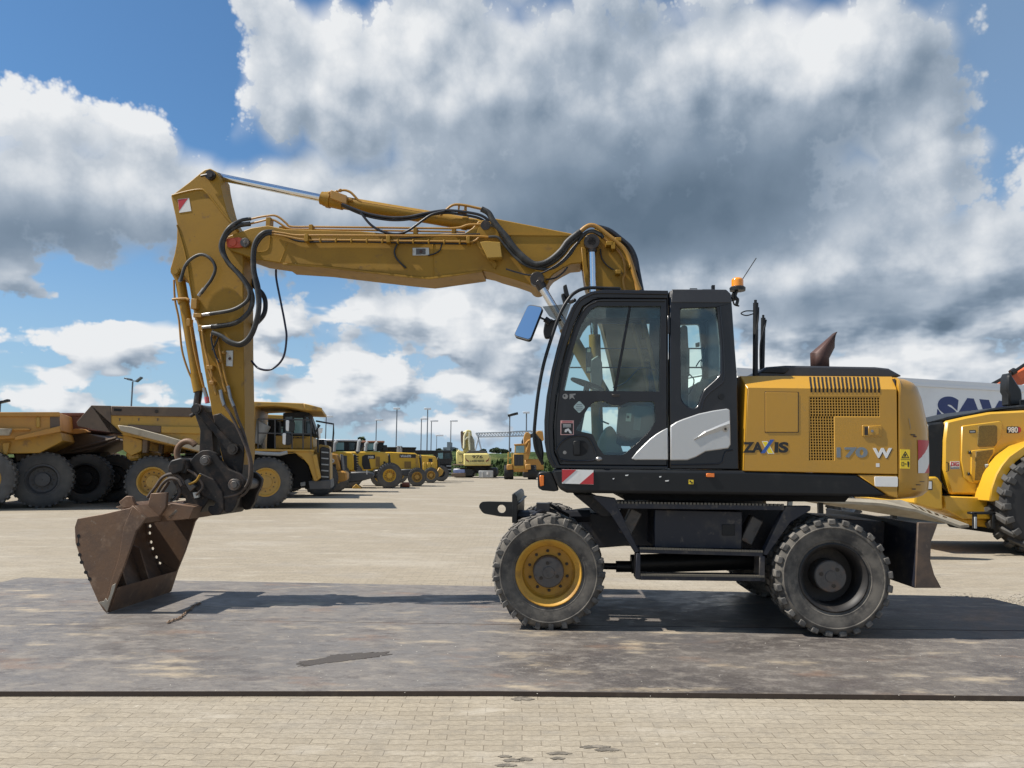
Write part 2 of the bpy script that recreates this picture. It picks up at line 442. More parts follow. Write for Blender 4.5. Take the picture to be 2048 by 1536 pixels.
# ------------------------------------------------------------------ steel plates
def steel_mat():
    m = bpy.data.materials.new('road_plate_steel'); m.use_nodes = True
    t = NT(m.node_tree); b = m.node_tree.nodes['Principled BSDF']
    tc = t.n('ShaderNodeTexCoord').outputs['Object']
    sp = t.n('ShaderNodeSeparateXYZ'); t.put(sp.inputs[0], tc)
    big = t.ss(t.noise(t.vm('MULTIPLY', tc, (.8, 1, 1)), .7, 5, .6), .36, .64)
    c = t.mix(big, (.066, .057, .053, 1), (.120, .105, .092, 1))
    # the plates left of the joint are the dustier pair
    c = t.mix(t.ss(t.math('ADD', sp.outputs[0], t.math('MULTIPLY', t.noise(tc, .8, 3), 1.6)), 1.5, .2, 0., .62), c, (.178, .163, .150, 1))
    st = t.noise(t.vm('MULTIPLY', tc, (1.0, 1.5, 1)), 4.6, 9, .72)
    c = t.mix(t.ss(st, .47, .66, 0., .50), c, (.245, .215, .18, 1))
    st2 = t.noise(t.vm('MULTIPLY', t.vm('ADD', tc, (5, 2, 0)), (1.0, 1.6, 1)), 4.2, 8, .72)
    c = t.mix(t.ss(st2, .52, .64, 0., .50), c, (.058, .050, .048, 1))
    st3 = t.noise(t.vm('MULTIPLY', t.vm('ADD', tc, (15, 9, 0)), (1.0, 1.6, 1)), 12, 7, .7)
    c = t.mix(t.ss(st3, .54, .68, 0., .40), c, (.27, .245, .22, 1))
    c = t.mix(t.ss(st3, .46, .34, 0., .4), c, (.07, .058, .06, 1))
    c = t.mix(t.ss(t.noise(t.vm('MULTIPLY', t.vm('ADD', tc, (41, 2, 0)), (.7, 1.5, 1)), 1.6, 7, .65), .54, .68, 0., .6), c, (.062, .05, .048, 1))
    sand = t.math('MULTIPLY', t.ss(t.noise(t.vm('MULTIPLY', t.vm('ADD', tc, (11, 7, 0)), (.6, 1.5, 1)), 1.7, 9, .66), .55, .70), .85)
    c = t.mix(sand, c, (.40, .325, .225, 1))
    wht = t.ss(t.noise(t.vm('MULTIPLY', t.vm('ADD', tc, (2, 17, 0)), (1.2, 2.8, 1)), 4.2, 8, .72), .66, .73)
    c = t.mix(t.math('MULTIPLY', wht, .85), c, (.58, .54, .48, 1))
    rust = t.ss(t.noise(t.vm('MULTIPLY', t.vm('ADD', tc, (21, 3, 0)), (.9, 2.0, 1)), 1.2, 6, .6), .57, .72)
    c = t.mix(t.math('MULTIPLY', rust, .45), c, (.22, .125, .075, 1))
    f = t.ss(t.noise(tc, 60, 4, .65), .42, .68)
    c = t.mix(t.math('MULTIPLY', f, .25), c, (.21, .19, .17, 1))
    t.put(b.inputs['Base Color'], c)
    t.put(b.inputs['Roughness'], t.math('ADD', t.ss(big, .2, .9, .42, .62), t.math('MULTIPLY', t.ss(st, .4, .7), .3)))
    b.inputs['Metallic'].default_value = .0; b.inputs['Specular IOR Level'].default_value = .4
    bp = t.n('ShaderNodeBump'); bp.inputs['Strength'].default_value = .35; bp.inputs['Distance'].default_value = .006
    t.put(bp.inputs['Height'], t.math('ADD', t.noise(t.vm('MULTIPLY', tc, (1.0, 1.6, 1)), 8, 7, .7), t.math('MULTIPLY', t.noise(tc, 1.3, 2), 1.0)))
    t.put(b.inputs['Normal'], bp.outputs[0])
    return m
STEEL = steel_mat()
PZ = .035
def GY(a, b): return ground(a, b, PZ).y
def GX(a, b, dx=0.): return (ground(a, b, PZ).x + dx, ground(a, b, PZ).y)
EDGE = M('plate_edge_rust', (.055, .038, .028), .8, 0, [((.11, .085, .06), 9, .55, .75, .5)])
plates = [
    ('long steel road plate in the nearer row, with the oil puddle on it', [(-5.2, GY(-40, 1388)), GX(985, 1382), (3.45, GY(2048, 1392)), (6.6, GY(2048, 1392)-.1), (6.6, GY(2048, 1262.5)-.02), GX(985, 1249), (-5.2, GY(-40, 1233))], .0),
    ('long steel road plate in the farther row, under the bucket and the chassis', [(-6.5, GY(-40, 1232)+.01), GX(985, 1248.3), (5.9, GY(2048, 1262)+.005), GX(1975, 1195), GX(985, 1172.5), GX(45, 1155)], .0),
]
for lab, pts, dz in plates:
    mb = MB(); n = len(pts)
    vs = [(x, y, 0.004) for x, y in pts] + [(x, y, PZ + dz) for x, y in pts]
    mb.add(vs, [tuple(range(n-1, -1, -1)), tuple(range(n, 2*n))] + [(i, (i+1) % n, (i+1) % n + n, i + n) for i in range(n)])
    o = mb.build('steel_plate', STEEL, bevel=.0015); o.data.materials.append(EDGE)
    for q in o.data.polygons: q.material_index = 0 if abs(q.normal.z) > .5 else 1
    tag(o, lab, 'steel plate', 'steel road plates under the excavator')
# ------------------------------------------------------------------ materials of machines
DUST = (.30, .25, .18)
YEL = M('engine_yellow', (.45, .232, .018), .40, 0, [((.36, .20, .035), 2.2, .45, .75, .5), ((.27, .17, .06), 9, .62, .75, .35, (1, 1, .5))], coat=.3)
BOOMY = M('boom_yellow', (.310, .168, .016), .50, 0, [((.225, .122, .018), 2.6, .45, .7, .6), ((.14, .085, .04), 7, .60, .73, .65), ((.09, .055, .03), 21, .66, .74, .6), ((.33, .205, .045), 5, .6, .75, .3)], bump=(.06, 30), spec=.32)
PIPEY = M('pipe_yellow', (.36, .185, .028), .45, 0, [((.30, .15, .06), 6, .5, .7, .6)])
BLK = M('black_paint', (.0075, .008, .011), .30, 0, [((.025, .025, .026), 4, .55, .8, .5)], coat=.25, spec=.4)
BLKM = M('black_matt', (.008, .009, .0105), .45, 0, [((.045, .042, .037), 3.5, .5, .8, .6)], spec=.35)
ROOFG = M('cab_roof_grey', (.030, .031, .036), .42, 0, [((.07, .07, .07), 5, .5, .8, .4)])
NAVY = M('chassis_navy', (.009, .011, .020), .5, 0, [((.085, .072, .056), 4, .46, .72, .65), ((.17, .14, .105), 13, .58, .74, .5)])
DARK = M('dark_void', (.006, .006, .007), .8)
CHROME = M('chrome_rod', (.72, .73, .75), .13, 1.0)
STEELM = M('bare_steel', (.33, .32, .31), .35, .9, [((.14, .10, .07), 14, .5, .7, .6)])
ZINC = M('zinc_plate', (.50, .49, .45), .45, .5, [((.28, .20, .13), 12, .5, .7, .6)])
GREASE = M('greasy_pin', (.030, .024, .020), .35, .2, [((.10, .07, .05), 15, .5, .7, .6)])
RUSTB = M('bucket_rust', (.160, .090, .050), .62, .1, [((.105, .068, .048), 3.2, .42, .66, .75), ((.29, .19, .12), 6, .55, .75, .6), ((.30, .25, .19), 15, .62, .74, .6)], bump=(.15, 45), rvar=.15)
COUP = M('coupler_black', (.014, .0125, .012), .55, 0, [((.055, .038, .028), 7, .45, .68, .8), ((.10, .075, .05), 22, .6, .72, .5)], bump=(.12, 40), spec=.3)
HOSE = M('hose_rubber', (.030, .030, .029), .55, 0, [((.11, .105, .095), 9, .45, .75, .7)])
HOSEB = M('hose_rubber_dark', (.012, .013, .018), .4, 0, [((.05, .05, .05), 9, .5, .75, .5)])
TYRE = M('tyre_rubber', (.040, .037, .034), .85, 0, [((.155, .138, .115), 5, .33, .64, .85), ((.21, .185, .15), 18, .55, .75, .5)], bump=(.10, 60))
LUG = M('tread_rubber', (.055, .052, .048), .75, 0, [((.20, .18, .155), 9, .38, .68, .85)], bump=(.1, 60))
RIMY = M('rim_yellow', (.55, .29, .035), .5, 0, [((.30, .15, .035), 5, .45, .7, .7), ((.10, .06, .03), 14, .62, .75, .7)])
RIMD = M('rim_dark', (.018, .016, .015), .55, .1, [((.10, .08, .06), 6, .5, .78, .6)])  # base darkened to carry the shade inside the deep rear rims
HUBG = M('hub_grey', (.10, .092, .085), .5, .3, [((.19, .12, .08), 9, .5, .7, .7), ((.045, .04, .04), 16, .5, .7, .6)])
SILV = M('silver_panel', (.50, .50, .49), .35, .35, [((.40, .39, .36), 5, .5, .8, .5)], coat=.3)
WHITE = M('white_vinyl', (.72, .71, .68), .5, 0, [((.55, .53, .48), 9, .5, .8, .4)])
RED = M('red_vinyl', (.45, .028, .035), .4, 0, [((.33, .03, .03), 9, .5, .8, .4)])
ORANGE = M('orange_lens', (.75, .17, .01), .2, 0, coat=.5)
AMBER = M('amber_dome', (.80, .27, .01), .15, 0, coat=.7)
YLAB = M('yellow_label', (.72, .52, .03), .5)
BLACKV = M('black_vinyl', (.012, .012, .012), .4)
BLUEV = M('blue_vinyl', (.03, .09, .33), .4)
NAVYV = M('navy_vinyl', (.008, .024, .13), .4)
GREYV = M('grey_blue_vinyl', (.17, .20, .22), .45)
FABRIC = M('seat_fabric', (.035, .035, .036), .9, bump=(.2, 120))
BEIGE = M('seat_cover', (.30, .28, .23), .8, bump=(.2, 40))
PLASG = M('grey_plastic', (.11, .115, .12), .5)
RUSTP = M('exhaust_rust', (.085, .042, .034), .6, .2, [((.045, .03, .028), 8, .4, .7, .7), ((.15, .09, .06), 16, .55, .75, .5)])
CONC = M('dusty_metal', (.30, .265, .20), .7, 0, [((.20, .165, .12), 4, .4, .7, .7)])

def glass_mat(name, tint, fr=1.45, rough=.0):
    m = bpy.data.materials.new(name); m.use_nodes = True
    t = NT(m.node_tree); t.t.nodes.clear()
    tr = t.n('ShaderNodeBsdfTransparent'); tr.inputs[0].default_value = (*tint, 1)
    gl = t.n('ShaderNodeBsdfGlossy'); gl.inputs['Roughness'].default_value = rough; gl.inputs[0].default_value = (.9, .95, 1, 1)
    f = t.n('ShaderNodeFresnel'); f.inputs[0].default_value = fr
    mx = t.n('ShaderNodeMixShader'); t.put(mx.inputs[0], f.outputs[0]); t.put(mx.inputs[1], tr.outputs[0]); t.put(mx.inputs[2], gl.outputs[0])
    t.put(t.n('ShaderNodeOutputMaterial').inputs[0], mx.outputs[0])
    return m
GLASS = glass_mat('tinted_glass', (.80, .91, .88), 1.62)
CLEAR = glass_mat('grey_visor', (.50, .50, .48))
MIRROR = M('mirror_glass', (.86, .88, .90), .03, 1.0)

def text(fr, name, s, box, d, mat, parent, bold=.0, shear=0., ext=.002):
    cu = bpy.data.curves.new(name, 'FONT'); cu.body = s; cu.extrude = .01; cu.offset = bold; cu.shear = shear; cu.space_character = 1.0
    tmp = bpy.data.objects.new(name + '_outline', cu); COL.objects.link(tmp)
    bpy.context.view_layer.update()
    me = bpy.data.meshes.new_from_object(tmp.evaluated_get(bpy.context.evaluated_depsgraph_get()))
    bpy.data.objects.remove(tmp); bpy.data.curves.remove(cu)
    xs = [v.co.x for v in me.vertices]; ys = [v.co.y for v in me.vertices]
    x0, x1, y0, y1 = min(xs), max(xs), min(ys), max(ys)
    if len(box) == 3: A, B, T = (fr.P(*q, d) for q in box)
    else: A = fr.P(box[0], box[3], d); B = fr.P(box[2], box[3], d); T = fr.P(box[0], box[1], d)
    for v in me.vertices:
        u = (v.co.x - x0)/(x1 - x0); w = (v.co.y - y0)/(y1 - y0)
        p = A + (B - A)*u + (T - A)*w
        v.co = (p.x, d - (.5 + .5*(1 if v.co.z > 0 else -1))*ext, p.z)
    me.materials.clear(); me.materials.append(mat)
    for p in me.polygons: p.material_index = 0
    o = bpy.data.objects.new(name, me); COL.objects.link(o); o.parent = parent.o if isinstance(parent, Frame) else parent
    return o

# ------------------------------------------------------------------ wheels
def make_tyre(mb, r, w, rim):
    prof = [(rim-.012, -w*.38), (rim+.004, -w*.43), (rim+.02, -w*.455), (rim+(r-rim)*.14, -w*.46), (rim+(r-rim)*.17, -w*.478), (rim+(r-rim)*.21, -w*.478), (rim+(r-rim)*.24, -w*.480), (rim+(r-rim)*.42, -w*.505), (rim+(r-rim)*.62, -w*.505), (rim+(r-rim)*.64, -w*.518), (rim+(r-rim)*.675, -w*.518), (rim+(r-rim)*.69, -w*.498), (rim+(r-rim)*.80, -w*.475), (r*.962, -w*.41), (r*.968, -w*.2)]
    prof = prof + [(a, -b) for a, b in reversed(prof)] + [prof[0]]
    mb.lathe(prof, 56, cap=False)
    for k in (.18, .30, .72):     # moulded rings on the sidewall
        rr = rim + (r-rim)*k
        pass
    return mb
def radial(a): return Vector((math.cos(a), 0, math.sin(a))), Vector((-math.sin(a), 0, math.cos(a)))
def bar_lugs(r, w, n, slant=.55):
    mb = MB()
    for k in range(n):
        for s in (-1, 1):
            a = 2*PI*(k + (.5 if s > 0 else 0))/n
            e, tn = radial(a)
            ax = (Vector((0, s, 0)) + tn*slant).normalized(); side = e.cross(ax)
            mb.obox(e*(r*.982 - .004) + Vector((0, s*w*.24, 0)) + tn*slant*w*.05, ax, side, e, w*.22, r*.030, r*.020)
            e2 = (e*.9 + Vector((0, s*.55, 0))).normalized()
            a2 = a + slant*w*.30/r
            e3, t3 = radial(a2)
            mb.obox(e3*r*.925 + Vector((0, s*w*.445, 0)), (t3 + e3*.35), e3, Vector((0, 1, 0)), r*.048, r*.066, w*.055)
    return mb
def block_lugs(r, w, n):
    mb = MB()
    for k in range(n):
        for s in (-1, 1):
            a = 2*PI*(k + (.5 if s > 0 else 0))/n
            e, tn = radial(a)
            mb.obox(e*(r*.975) + Vector((0, s*w*.36, 0)), tn, Vector((0, 1, 0)), e, r*.062, w*.115, r*.025)
            mb.obox(e*(r*.945) + Vector((0, s*w*.46, 0)), tn, Vector((0, 1, 0)), e, r*.060, w*.045, r*.045)
            e4, t4 = radial(a + .09)
            mb.obox(e4*(r*.975) + Vector((0, s*w*.13, 0)), t4, Vector((0, 1, 0)), e4, r*.055, w*.10, r*.025)
    return mb
def wheel(parent, pos, r, w, rim, lugs, rimmat, front, flip=False, steer=0, hubr=.145):
    wh = bpy.data.objects.new('wheel', None); COL.objects.link(wh); wh.parent = parent.o
    wh.location = pos; wh.rotation_euler = (0, random.random()*6, 0); wh.rotation_mode = 'ZYX'
    wh.rotation_euler = (0, random.random()*6, R(steer + (180 if flip else 0)))
    ty = make_tyre(MB(), r, w, rim).build('tyre', TYRE, wh)
    lugs.build('tread', LUG, ty, bevel=.006)
    m = MB()
    if front:
        m.lathe([(rim-.02, -w*.38), (rim+.012, -w*.455), (rim+.002, -w*.475), (rim-.012, -w*.455), (rim-.03, -w*.40), (rim-.05, -w*.36), (rim-.056, -w*.16), (rim-.07, -w*.13), (.10, -w*.12), (.10, w*.1), (rim-.03, w*.2), (rim-.02, w*.42), (rim+.005, w*.44), (rim-.01, w*.38)], 48, cap=False)
        m.build('rim', rimmat, wh)
        h = MB(); h.lathe([(.001, -w*.40), (hubr*.36, -w*.40), (hubr*.40, -w*.385), (hubr*.93, -w*.375), (hubr, -w*.35), (hubr*1.02, -w*.12)], 32, cap=True)
        for k in range(3):
            e, tn = radial(2*PI*k/3 + .5); h.lathe([(.016, -w*.385), (.016, -w*.365)], 12, c=e*hubr*.55)
        hb = h.build('hub', HUBG, wh)
        b = MB()
        for k in range(10):
            e, tn = radial(2*PI*k/10); b.lathe([(.001, -w*.165), (.013, -w*.165), (.016, -w*.12)], 10, c=e*(rim-.115))
        b.build('wheel_nuts', GREASE, hb)
        b = MB()
        for k in range(3):
            e, tn = radial(2*PI*k/3 + .5); b.lathe([(.001, -w*.392), (.017, -w*.392), (.017, -w*.36)], 12, c=e*hubr*.60)
        b.build('hub_plug', GREASE, hb)
    else:
        m.lathe([(rim-.02, -w*.38), (rim+.012, -w*.455), (rim+.0, -w*.475), (rim-.016, -w*.455), (rim-.03, -w*.40), (rim-.044, -w*.36), (rim-.05, w*.10), (.10, w*.12), (.10, w*.2), (rim-.03, w*.2), (rim-.02, w*.42), (rim+.005, w*.44), (rim-.01, w*.38)], 48, cap=False)
        m.build('rim', rimmat, wh)
        h = MB(); h.lathe([(.001, -w*.31), (hubr*.34, -w*.31), (hubr*.36, -w*.295), (hubr*.94, -w*.29), (hubr, -w*.27), (hubr*1.02, w*.14)], 32, cap=True)
        hb = h.build('hub', HUBG, wh)
        b = MB()
        for k in range(3):
            e, tn = radial(2*PI*k/3 + .9); b.lathe([(.001, -w*.305), (.018, -w*.305), (.018, -w*.26)], 12, c=e*hubr*.60)
        b.build('hub_plug', GREASE, hb)
    return wh

# ------------------------------------------------------------------ the wheeled excavator
_c = ground(1096, 1259.5, PZ)      # where the near front tyre touches the plate
EX = Frame('wheeled_excavator', _c.x, _c.y + 1.17, PZ, -3.5,
           'large yellow and black wheeled excavator with its rusty bucket resting on the steel plates', 'excavator')
E, XZ = EX.P, EX.X
def T(pts, r, n=10, smooth=5, d=None):
    path = [E(p[0], p[1], p[2] if len(p) > 2 else d) for p in pts]
    if smooth: path = catmull(path, smooth)
    return MB().tube(path, r, n)
def TT(mb, pts, r, n=10, smooth=5, d=None):
    path = [E(p[0], p[1], p[2] if len(p) > 2 else d) for p in pts]
    if smooth: path = catmull(path, smooth)
    return mb.tube(path, r, n)
def PR(pts, d0, d1, holes=(), dt=None):
    return MB().prism(XZ(pts, dt if dt is not None else d0), d0, d1, [XZ(h, dt if dt is not None else d0) for h in holes])
def YC(mb, px, py, d0, d1, r, n=24, dt=None):
    c = E(px, py, dt if dt is not None else d0); return mb.tube([(c.x, d0, c.z), (c.x, d1, c.z)], r, n)

# wheels: front pair yellow rims, rear pair dark
WR = (E(1096, 1142, -1.2) - E(1096, 1259.5, -1.2)).length*.992
fx = E(1096, 1142, -1.2).x; rx = E(1665.6, 1159, -1.2).x
wheel(EX, (fx, -1.0, WR), WR, .44, .30, bar_lugs(WR, .44, 25), RIMY, True, steer=3)
wheel(EX, (fx, 1.0, WR), WR, .44, .30, bar_lugs(WR, .44, 25), RIMY, True, flip=True, steer=3)
wheel(EX, (rx, -1.02, WR), WR, .44, .30, block_lugs(WR, .44, 25), RIMD, False)
wheel(EX, (rx, 1.02, WR), WR, .44, .30, block_lugs(WR, .44, 25), RIMD, False, flip=True)

# chassis
f = PR([(1046, 1036), (1120, 1034), (1180, 1026), (1236, 1030), (1246, 1008), (1560, 1012), (1650, 1036), (1826, 1046), (1826, 1100), (1700, 1112), (1560, 1112), (1500, 1098), (1250, 1092), (1200, 1096), (1150, 1070), (1046, 1058)], -.50, .50)
f.build('chassis', NAVY, EX, bevel=.01)
m = MB()
for x in (fx, rx):
    m.tube([(x, -.82, WR), (x, .82, WR)], .13, 20); m.tube([(x, -.2, WR), (x, .2, WR)], [.24, .24], 20)
    m.tube([(x, -.30, WR), (x, -.2, WR)], [.14, .24], 20)
m.build('axles', NAVY, EX)
m = MB(); TT(m, [(1110, 1130, -.05), (1240, 1133, -.05)], .035, 12, 0); TT(m, [(1232, 1133, -.05), (1262, 1133, -.05)], .06, 12, 0)
TT(m, [(1262, 1128, -.05), (1560, 1118, -.05)], .10, 14, 0)
m.build('drive_shaft', BLKM, EX)
m = MB(); c = E(1430, 990, -.5); m.tube([(c.x, 0, c.z - .10), (c.x, 0, c.z + .12)], .62, 40); m.build('slewing_ring', BLKM, EX)
# front towing bracket
h = circle(1003, 1018, 8.5, 14)
PR(rpoly([(957, 1013), (962, 1004), (975, 1003), (1018, 1004), (1030, 1004), (1030, 1034), (1000, 1033), (966, 1027)], 6), -.78, -.72, [h]).build('tow_lug', BLKM, EX, bevel=.004)
m = PR([(1024, 988), (1029, 987), (1033, 992), (1035, 1004), (1042, 1005), (1035, 1010), (1034, 1046), (1024, 1046)], -.80, .8)
m.build('front_bracket', BLKM, EX, bevel=.004)
m = MB(); TT(m, [(1030, 1032, -.6), (1180, 1032, -.6)], .06, 8, 0)
TT(m, [(1066, 1032, -.9), (1085, 1022, -.85), (1105, 1022, -.8), (1122, 1032, -.8), (1140, 1040, -.7)], .022, 8)
TT(m, [(1070, 1020, -.8), (1084, 1012, -.8), (1100, 1010, -.8), (1120, 1022, -.7), (1150, 1036, -.6)], .016, 8)
p = E(1085, 1012, -.8); m.box((p.x-.06, -.86, p.z-.05), (p.x+.07, -.7, p.z+.03))
m.build('brake_hoses', HOSEB, EX)
# front mudguard behind the wheel
PR([(1147, 989), (1184, 989), (1196, 994), (1228, 1024), (1240, 1032), (1206, 1034), (1190, 1024)], -.75, -.2).build('mudguard', NAVY, EX, bevel=.006)
# steps and side frames
STEP = -1.18
m = PR([(1184, 990), (1231, 996.5), (1238, 1018), (1279, 1103), (1270, 1106), (1221, 1028), (1190, 998)], STEP, STEP+.10)
m.prism(XZ([(1568.5, 1018.6), (1572, 1012), (1622, 1012), (1621, 1021), (1581, 1045), (1534, 1111), (1525, 1109)], STEP), STEP, STEP+.10)
st = m.build('step_frame', NAVY, EX, bevel=.005)
def tread(pts, d0, d1, name):
    mm = PR(pts, d0, d1); mm.build(name, NAVY, st, bevel=.004)
    n = 46; a = E(*pts[0], d0); b = E(*pts[1], d0); t = MB()
    for k in range(n):
        q = a.lerp(b, (k + .5)/n); t.box((q.x-.011, d0-.004, q.z-.004), (q.x+.011, d0+.03, q.z+.014))
    t.build('tread_teeth', M('worn_tread', (.12, .105, .08), .6), st)
tread([(1233, 1006), (1569, 1011), (1569, 1021), (1233, 1017)], STEP, STEP+.32, 'deck_step')
tread([(1279, 1097.5), (1526, 1104), (1526, 1113), (1279, 1106)], STEP, STEP+.30, 'middle_step')
tread([(1281, 1151), (1529, 1154), (1529, 1163), (1281, 1160)], STEP, STEP+.26, 'lower_step')
m = PR([(1273, 1106), (1281, 1106), (1281, 1160), (1271, 1158)], STEP, STEP+.2); m.prism(XZ([(1519, 1112), (1530, 1112), (1530, 1164), (1519, 1162)], STEP), STEP, STEP+.2)
m.build('step_hanger', NAVY, st, bevel=.004)
sb = PR([(1309, 1019), (1485, 1023), (1484, 1099), (1308, 1095)], -1.05, -.5).build('tool_box', NAVY, EX, bevel=.008)
m = PR([(1444, 1049), (1470, 1049), (1470, 1071), (1444, 1071)], -1.056, -1.04)
m.build('latch_plate', BLKM, sb, bevel=.003)
m = MB()
for q in ((1262, 1046), (1505, 1062)):
    p = E(q[0], q[1], -1.0); m.obox((p.x, -.9, p.z), (1, 0, -.5), (0, 1, 0), (.5, 0, 1), .06, .08, .13)
m.build('ladder_light', HUBG, EX, bevel=.01)
PR([(1578, 990), (1586, 990), (1585, 1012), (1576, 1012)], -.9, -.86).build('white_post', WHITE, EX)
# dozer blade at the rear
x0 = E(1836, 1045, -1.2)
bl = PR([(1836, 1045), (1876, 1046), (1872, 1058), (1862.5, 1083), (1861, 1121), (1869, 1150), (1883, 1176), (1832, 1176)], -1.24, -1.21)
m = bl
m.prism(XZ([(1836, 1047), (1846, 1047), (1840, 1083), (1840, 1121), (1850, 1150), (1866, 1175), (1834, 1175)], -1.2), -1.21, 1.2)
bld = m.build('dozer_blade', M('blade_steel', (.12, .082, .058), .6, .2, [((.045, .040, .038), 5, .4, .66, .7), ((.25, .19, .14), 13, .6, .75, .5)], bump=(.1, 50)), EX, bevel=.004)
m = PR([(1834, 1047), (1837, 1047), (1833, 1176), (1829, 1176)], -1.20, 1.2)
m.build('blade_back', NAVY, bld, bevel=.003)
m = MB(); TT(m, [(1790, 1085, -.45), (1838, 1120, -.45)], .08, 10, 0); TT(m, [(1790, 1085, .45), (1838, 1120, .45)], .08, 10, 0)
TT(m, [(1740, 1060, -.2), (1834, 1100, -.2)], .06, 10, 0)
m.build('blade_arms', NAVY, bld)

# upper structure: black skirt
sk = PR([(1106, 937), (1478, 941), (1713, 948.5), (1777, 991), (1740, 994.5), (1460, 990), (1290, 988), (1134, 986), (1118, 978), (1104, 946)], -1.25, 1.2)
skirt = sk.build('platform_skirt', BLKM, EX, bevel=.03, seg=3)
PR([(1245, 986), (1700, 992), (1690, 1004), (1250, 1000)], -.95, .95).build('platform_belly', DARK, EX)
# stripe plate
b0 = [(1124, 938.5), (1187, 940), (1187, 969), (1124, 967)]
PR(b0, -1.257, -1.25).build('warning_plate', WHITE, skirt)
m = MB()
m.prism(XZ([(1124, 939), (1153, 939.5), (1124, 965)], -1.258), -1.2595, -1.258)
m.prism(XZ([(1187, 944), (1187, 968.5), (1159, 968)], -1.258), -1.2595, -1.258)
m.build('red_stripe', RED, skirt)
PR([(1413, 946.5), (1429, 947), (1429, 954.5), (1413, 954)], -1.265, -1.24).build('side_marker', ORANGE, skirt, bevel=.003)
PR([(1377.6, 959.5), (1387, 959.7), (1387, 968.5), (1377.6, 968.2)], -1.256, -1.25).build('lash_label', YLAB, skirt)
m = MB()
m.prism(XZ([(1379, 961), (1382, 961), (1382, 964), (1379, 964)], -1.258), -1.2585, -1.256); m.prism(XZ([(1382.5, 964), (1385.5, 964), (1385.5, 967), (1382.5, 967)], -1.258), -1.2585, -1.256)
m.build('lash_symbol', BLACKV, skirt)
m = MB()
for (a, b, w) in ((1250, 950, 7), (1318, 953, 5), (1330, 961, 8), (1225, 957, 4)):
    m.prism(XZ([(a, b), (a + w, b - 1), (a + w - 1, b + 1.5), (a + 1, b + 2)], -1.252), -1.2525, -1.2505)
m.build('paint_chips', WHITE, skirt)
# corner lamp box
lb = PR([(1075, 948), (1080, 944), (1104, 944), (1118, 981), (1108, 983), (1085, 981), (1076, 976)], -1.15, -.85).build('lamp_box', BLKM, EX, bevel=.01)
PR([(1079, 951), (1088, 951), (1088, 971), (1080, 973)], -1.17, -1.10).build('indicator', ORANGE, lb, bevel=.004)

# engine hood
hoodA = [(1487, 942), (1495, 775.5), (1794, 779), (1796, 949)]
hoodB = [(1478.5, 942), (1480, 752), (1545, 751.5), (1784.5, 753), (1796, 949)]
A = [E(a, b, -1.25) for a, b in hoodA]; B = [E(a, b, -1.10) for a, b in hoodB]; B2 = [Vector((p.x, 1.15, p.z)) for p in B]
m = MB(); v = A + B + B2
m.add(v, [(0, 1, 5, 4), (1, 6, 5), (1, 2, 7, 6), (2, 3, 8, 7), (4, 5, 10, 9), (5, 6, 11, 10), (6, 7, 12, 11), (7, 8, 13, 12), (9, 10, 11, 12, 13), (3, 0, 4, 8)])
Lh = [(1619, 794), (1759, 794), (1759, 832.5), (1667.6, 832.5), (1667.6, 921), (1619, 921)]
n0 = len(m.v)
m.prism(XZ(hoodA, -1.25), -1.25, -1.235, [XZ(Lh, -1.25)])
hood = m.build('engine_hood', YEL, EX, bevel=.012, seg=2)
PR([(1612, 788), (1766, 788), (1766, 926), (1612, 926)], -1.19, -1.17).build('grille_back', DARK, hood)
m = MB()
def bars(px0, px1, py0, py1, nx, ny):
    for k in range(nx+1):
        a = px0 + (px1-px0)*k/nx; p = E(a, py0, -1.248); q = E(a, py1, -1.248)
        m.box((p.x-.0041, -1.248, q.z), (p.x+.0041, -1.24, p.z))
    for k in range(ny+1):
        b = py0 + (py1-py0)*k/ny; p = E(px0, b, -1.247); q = E(px1, b, -1.247)
        m.box((p.x, -1.2475, p.z-.0041), (q.x, -1.2405, p.z+.0041))
bars(1619, 1759, 794, 832.5, 25, 7); bars(1619, 1667.6, 832.5, 921, 9, 16)
m.build('mesh_grille', YEL, hood)
m = MB(); a0 = E(1495, 775.5, -1.25); b0_ = E(1545, 751.5, -1.10); nrm = Vector((0, -(b0_.z-a0.z), (b0_.y-a0.y))); nrm = Vector((0, nrm.y, nrm.z)).normalized()
if nrm.z < 0: nrm = -nrm
zt, zb = E(1650, 755.5, -1.12).z, E(1650, 785, -1.25).z
for k in range(18):
    xb = E(1622.5 + 7.95*k, 776, -1.25).x; w = .0085
    za = a0.z; zc = b0_.z
    x5 = E(1620.8 + 7.95*k, 763, -1.17).x; x9 = E(1620 + 7.95*k, 755, -1.115).x
    pts = [(xb, -1.2525, zb), (xb, -1.2525, za+.001), (x5, -1.25+.15*.55-.002, za+(zc-za)*.55+.003), (x9, -1.25+.15*.9-.002, za+(zc-za)*.9+.003)]
    vs = []
    for q in pts: vs += [(q[0]-w, q[1], q[2]), (q[0]+w, q[1], q[2])]
    m.add(vs, [(0, 1, 3, 2), (2, 3, 5, 4), (4, 5, 7, 6)])
m.build('vent_slots', DARK, hood, flip=False)
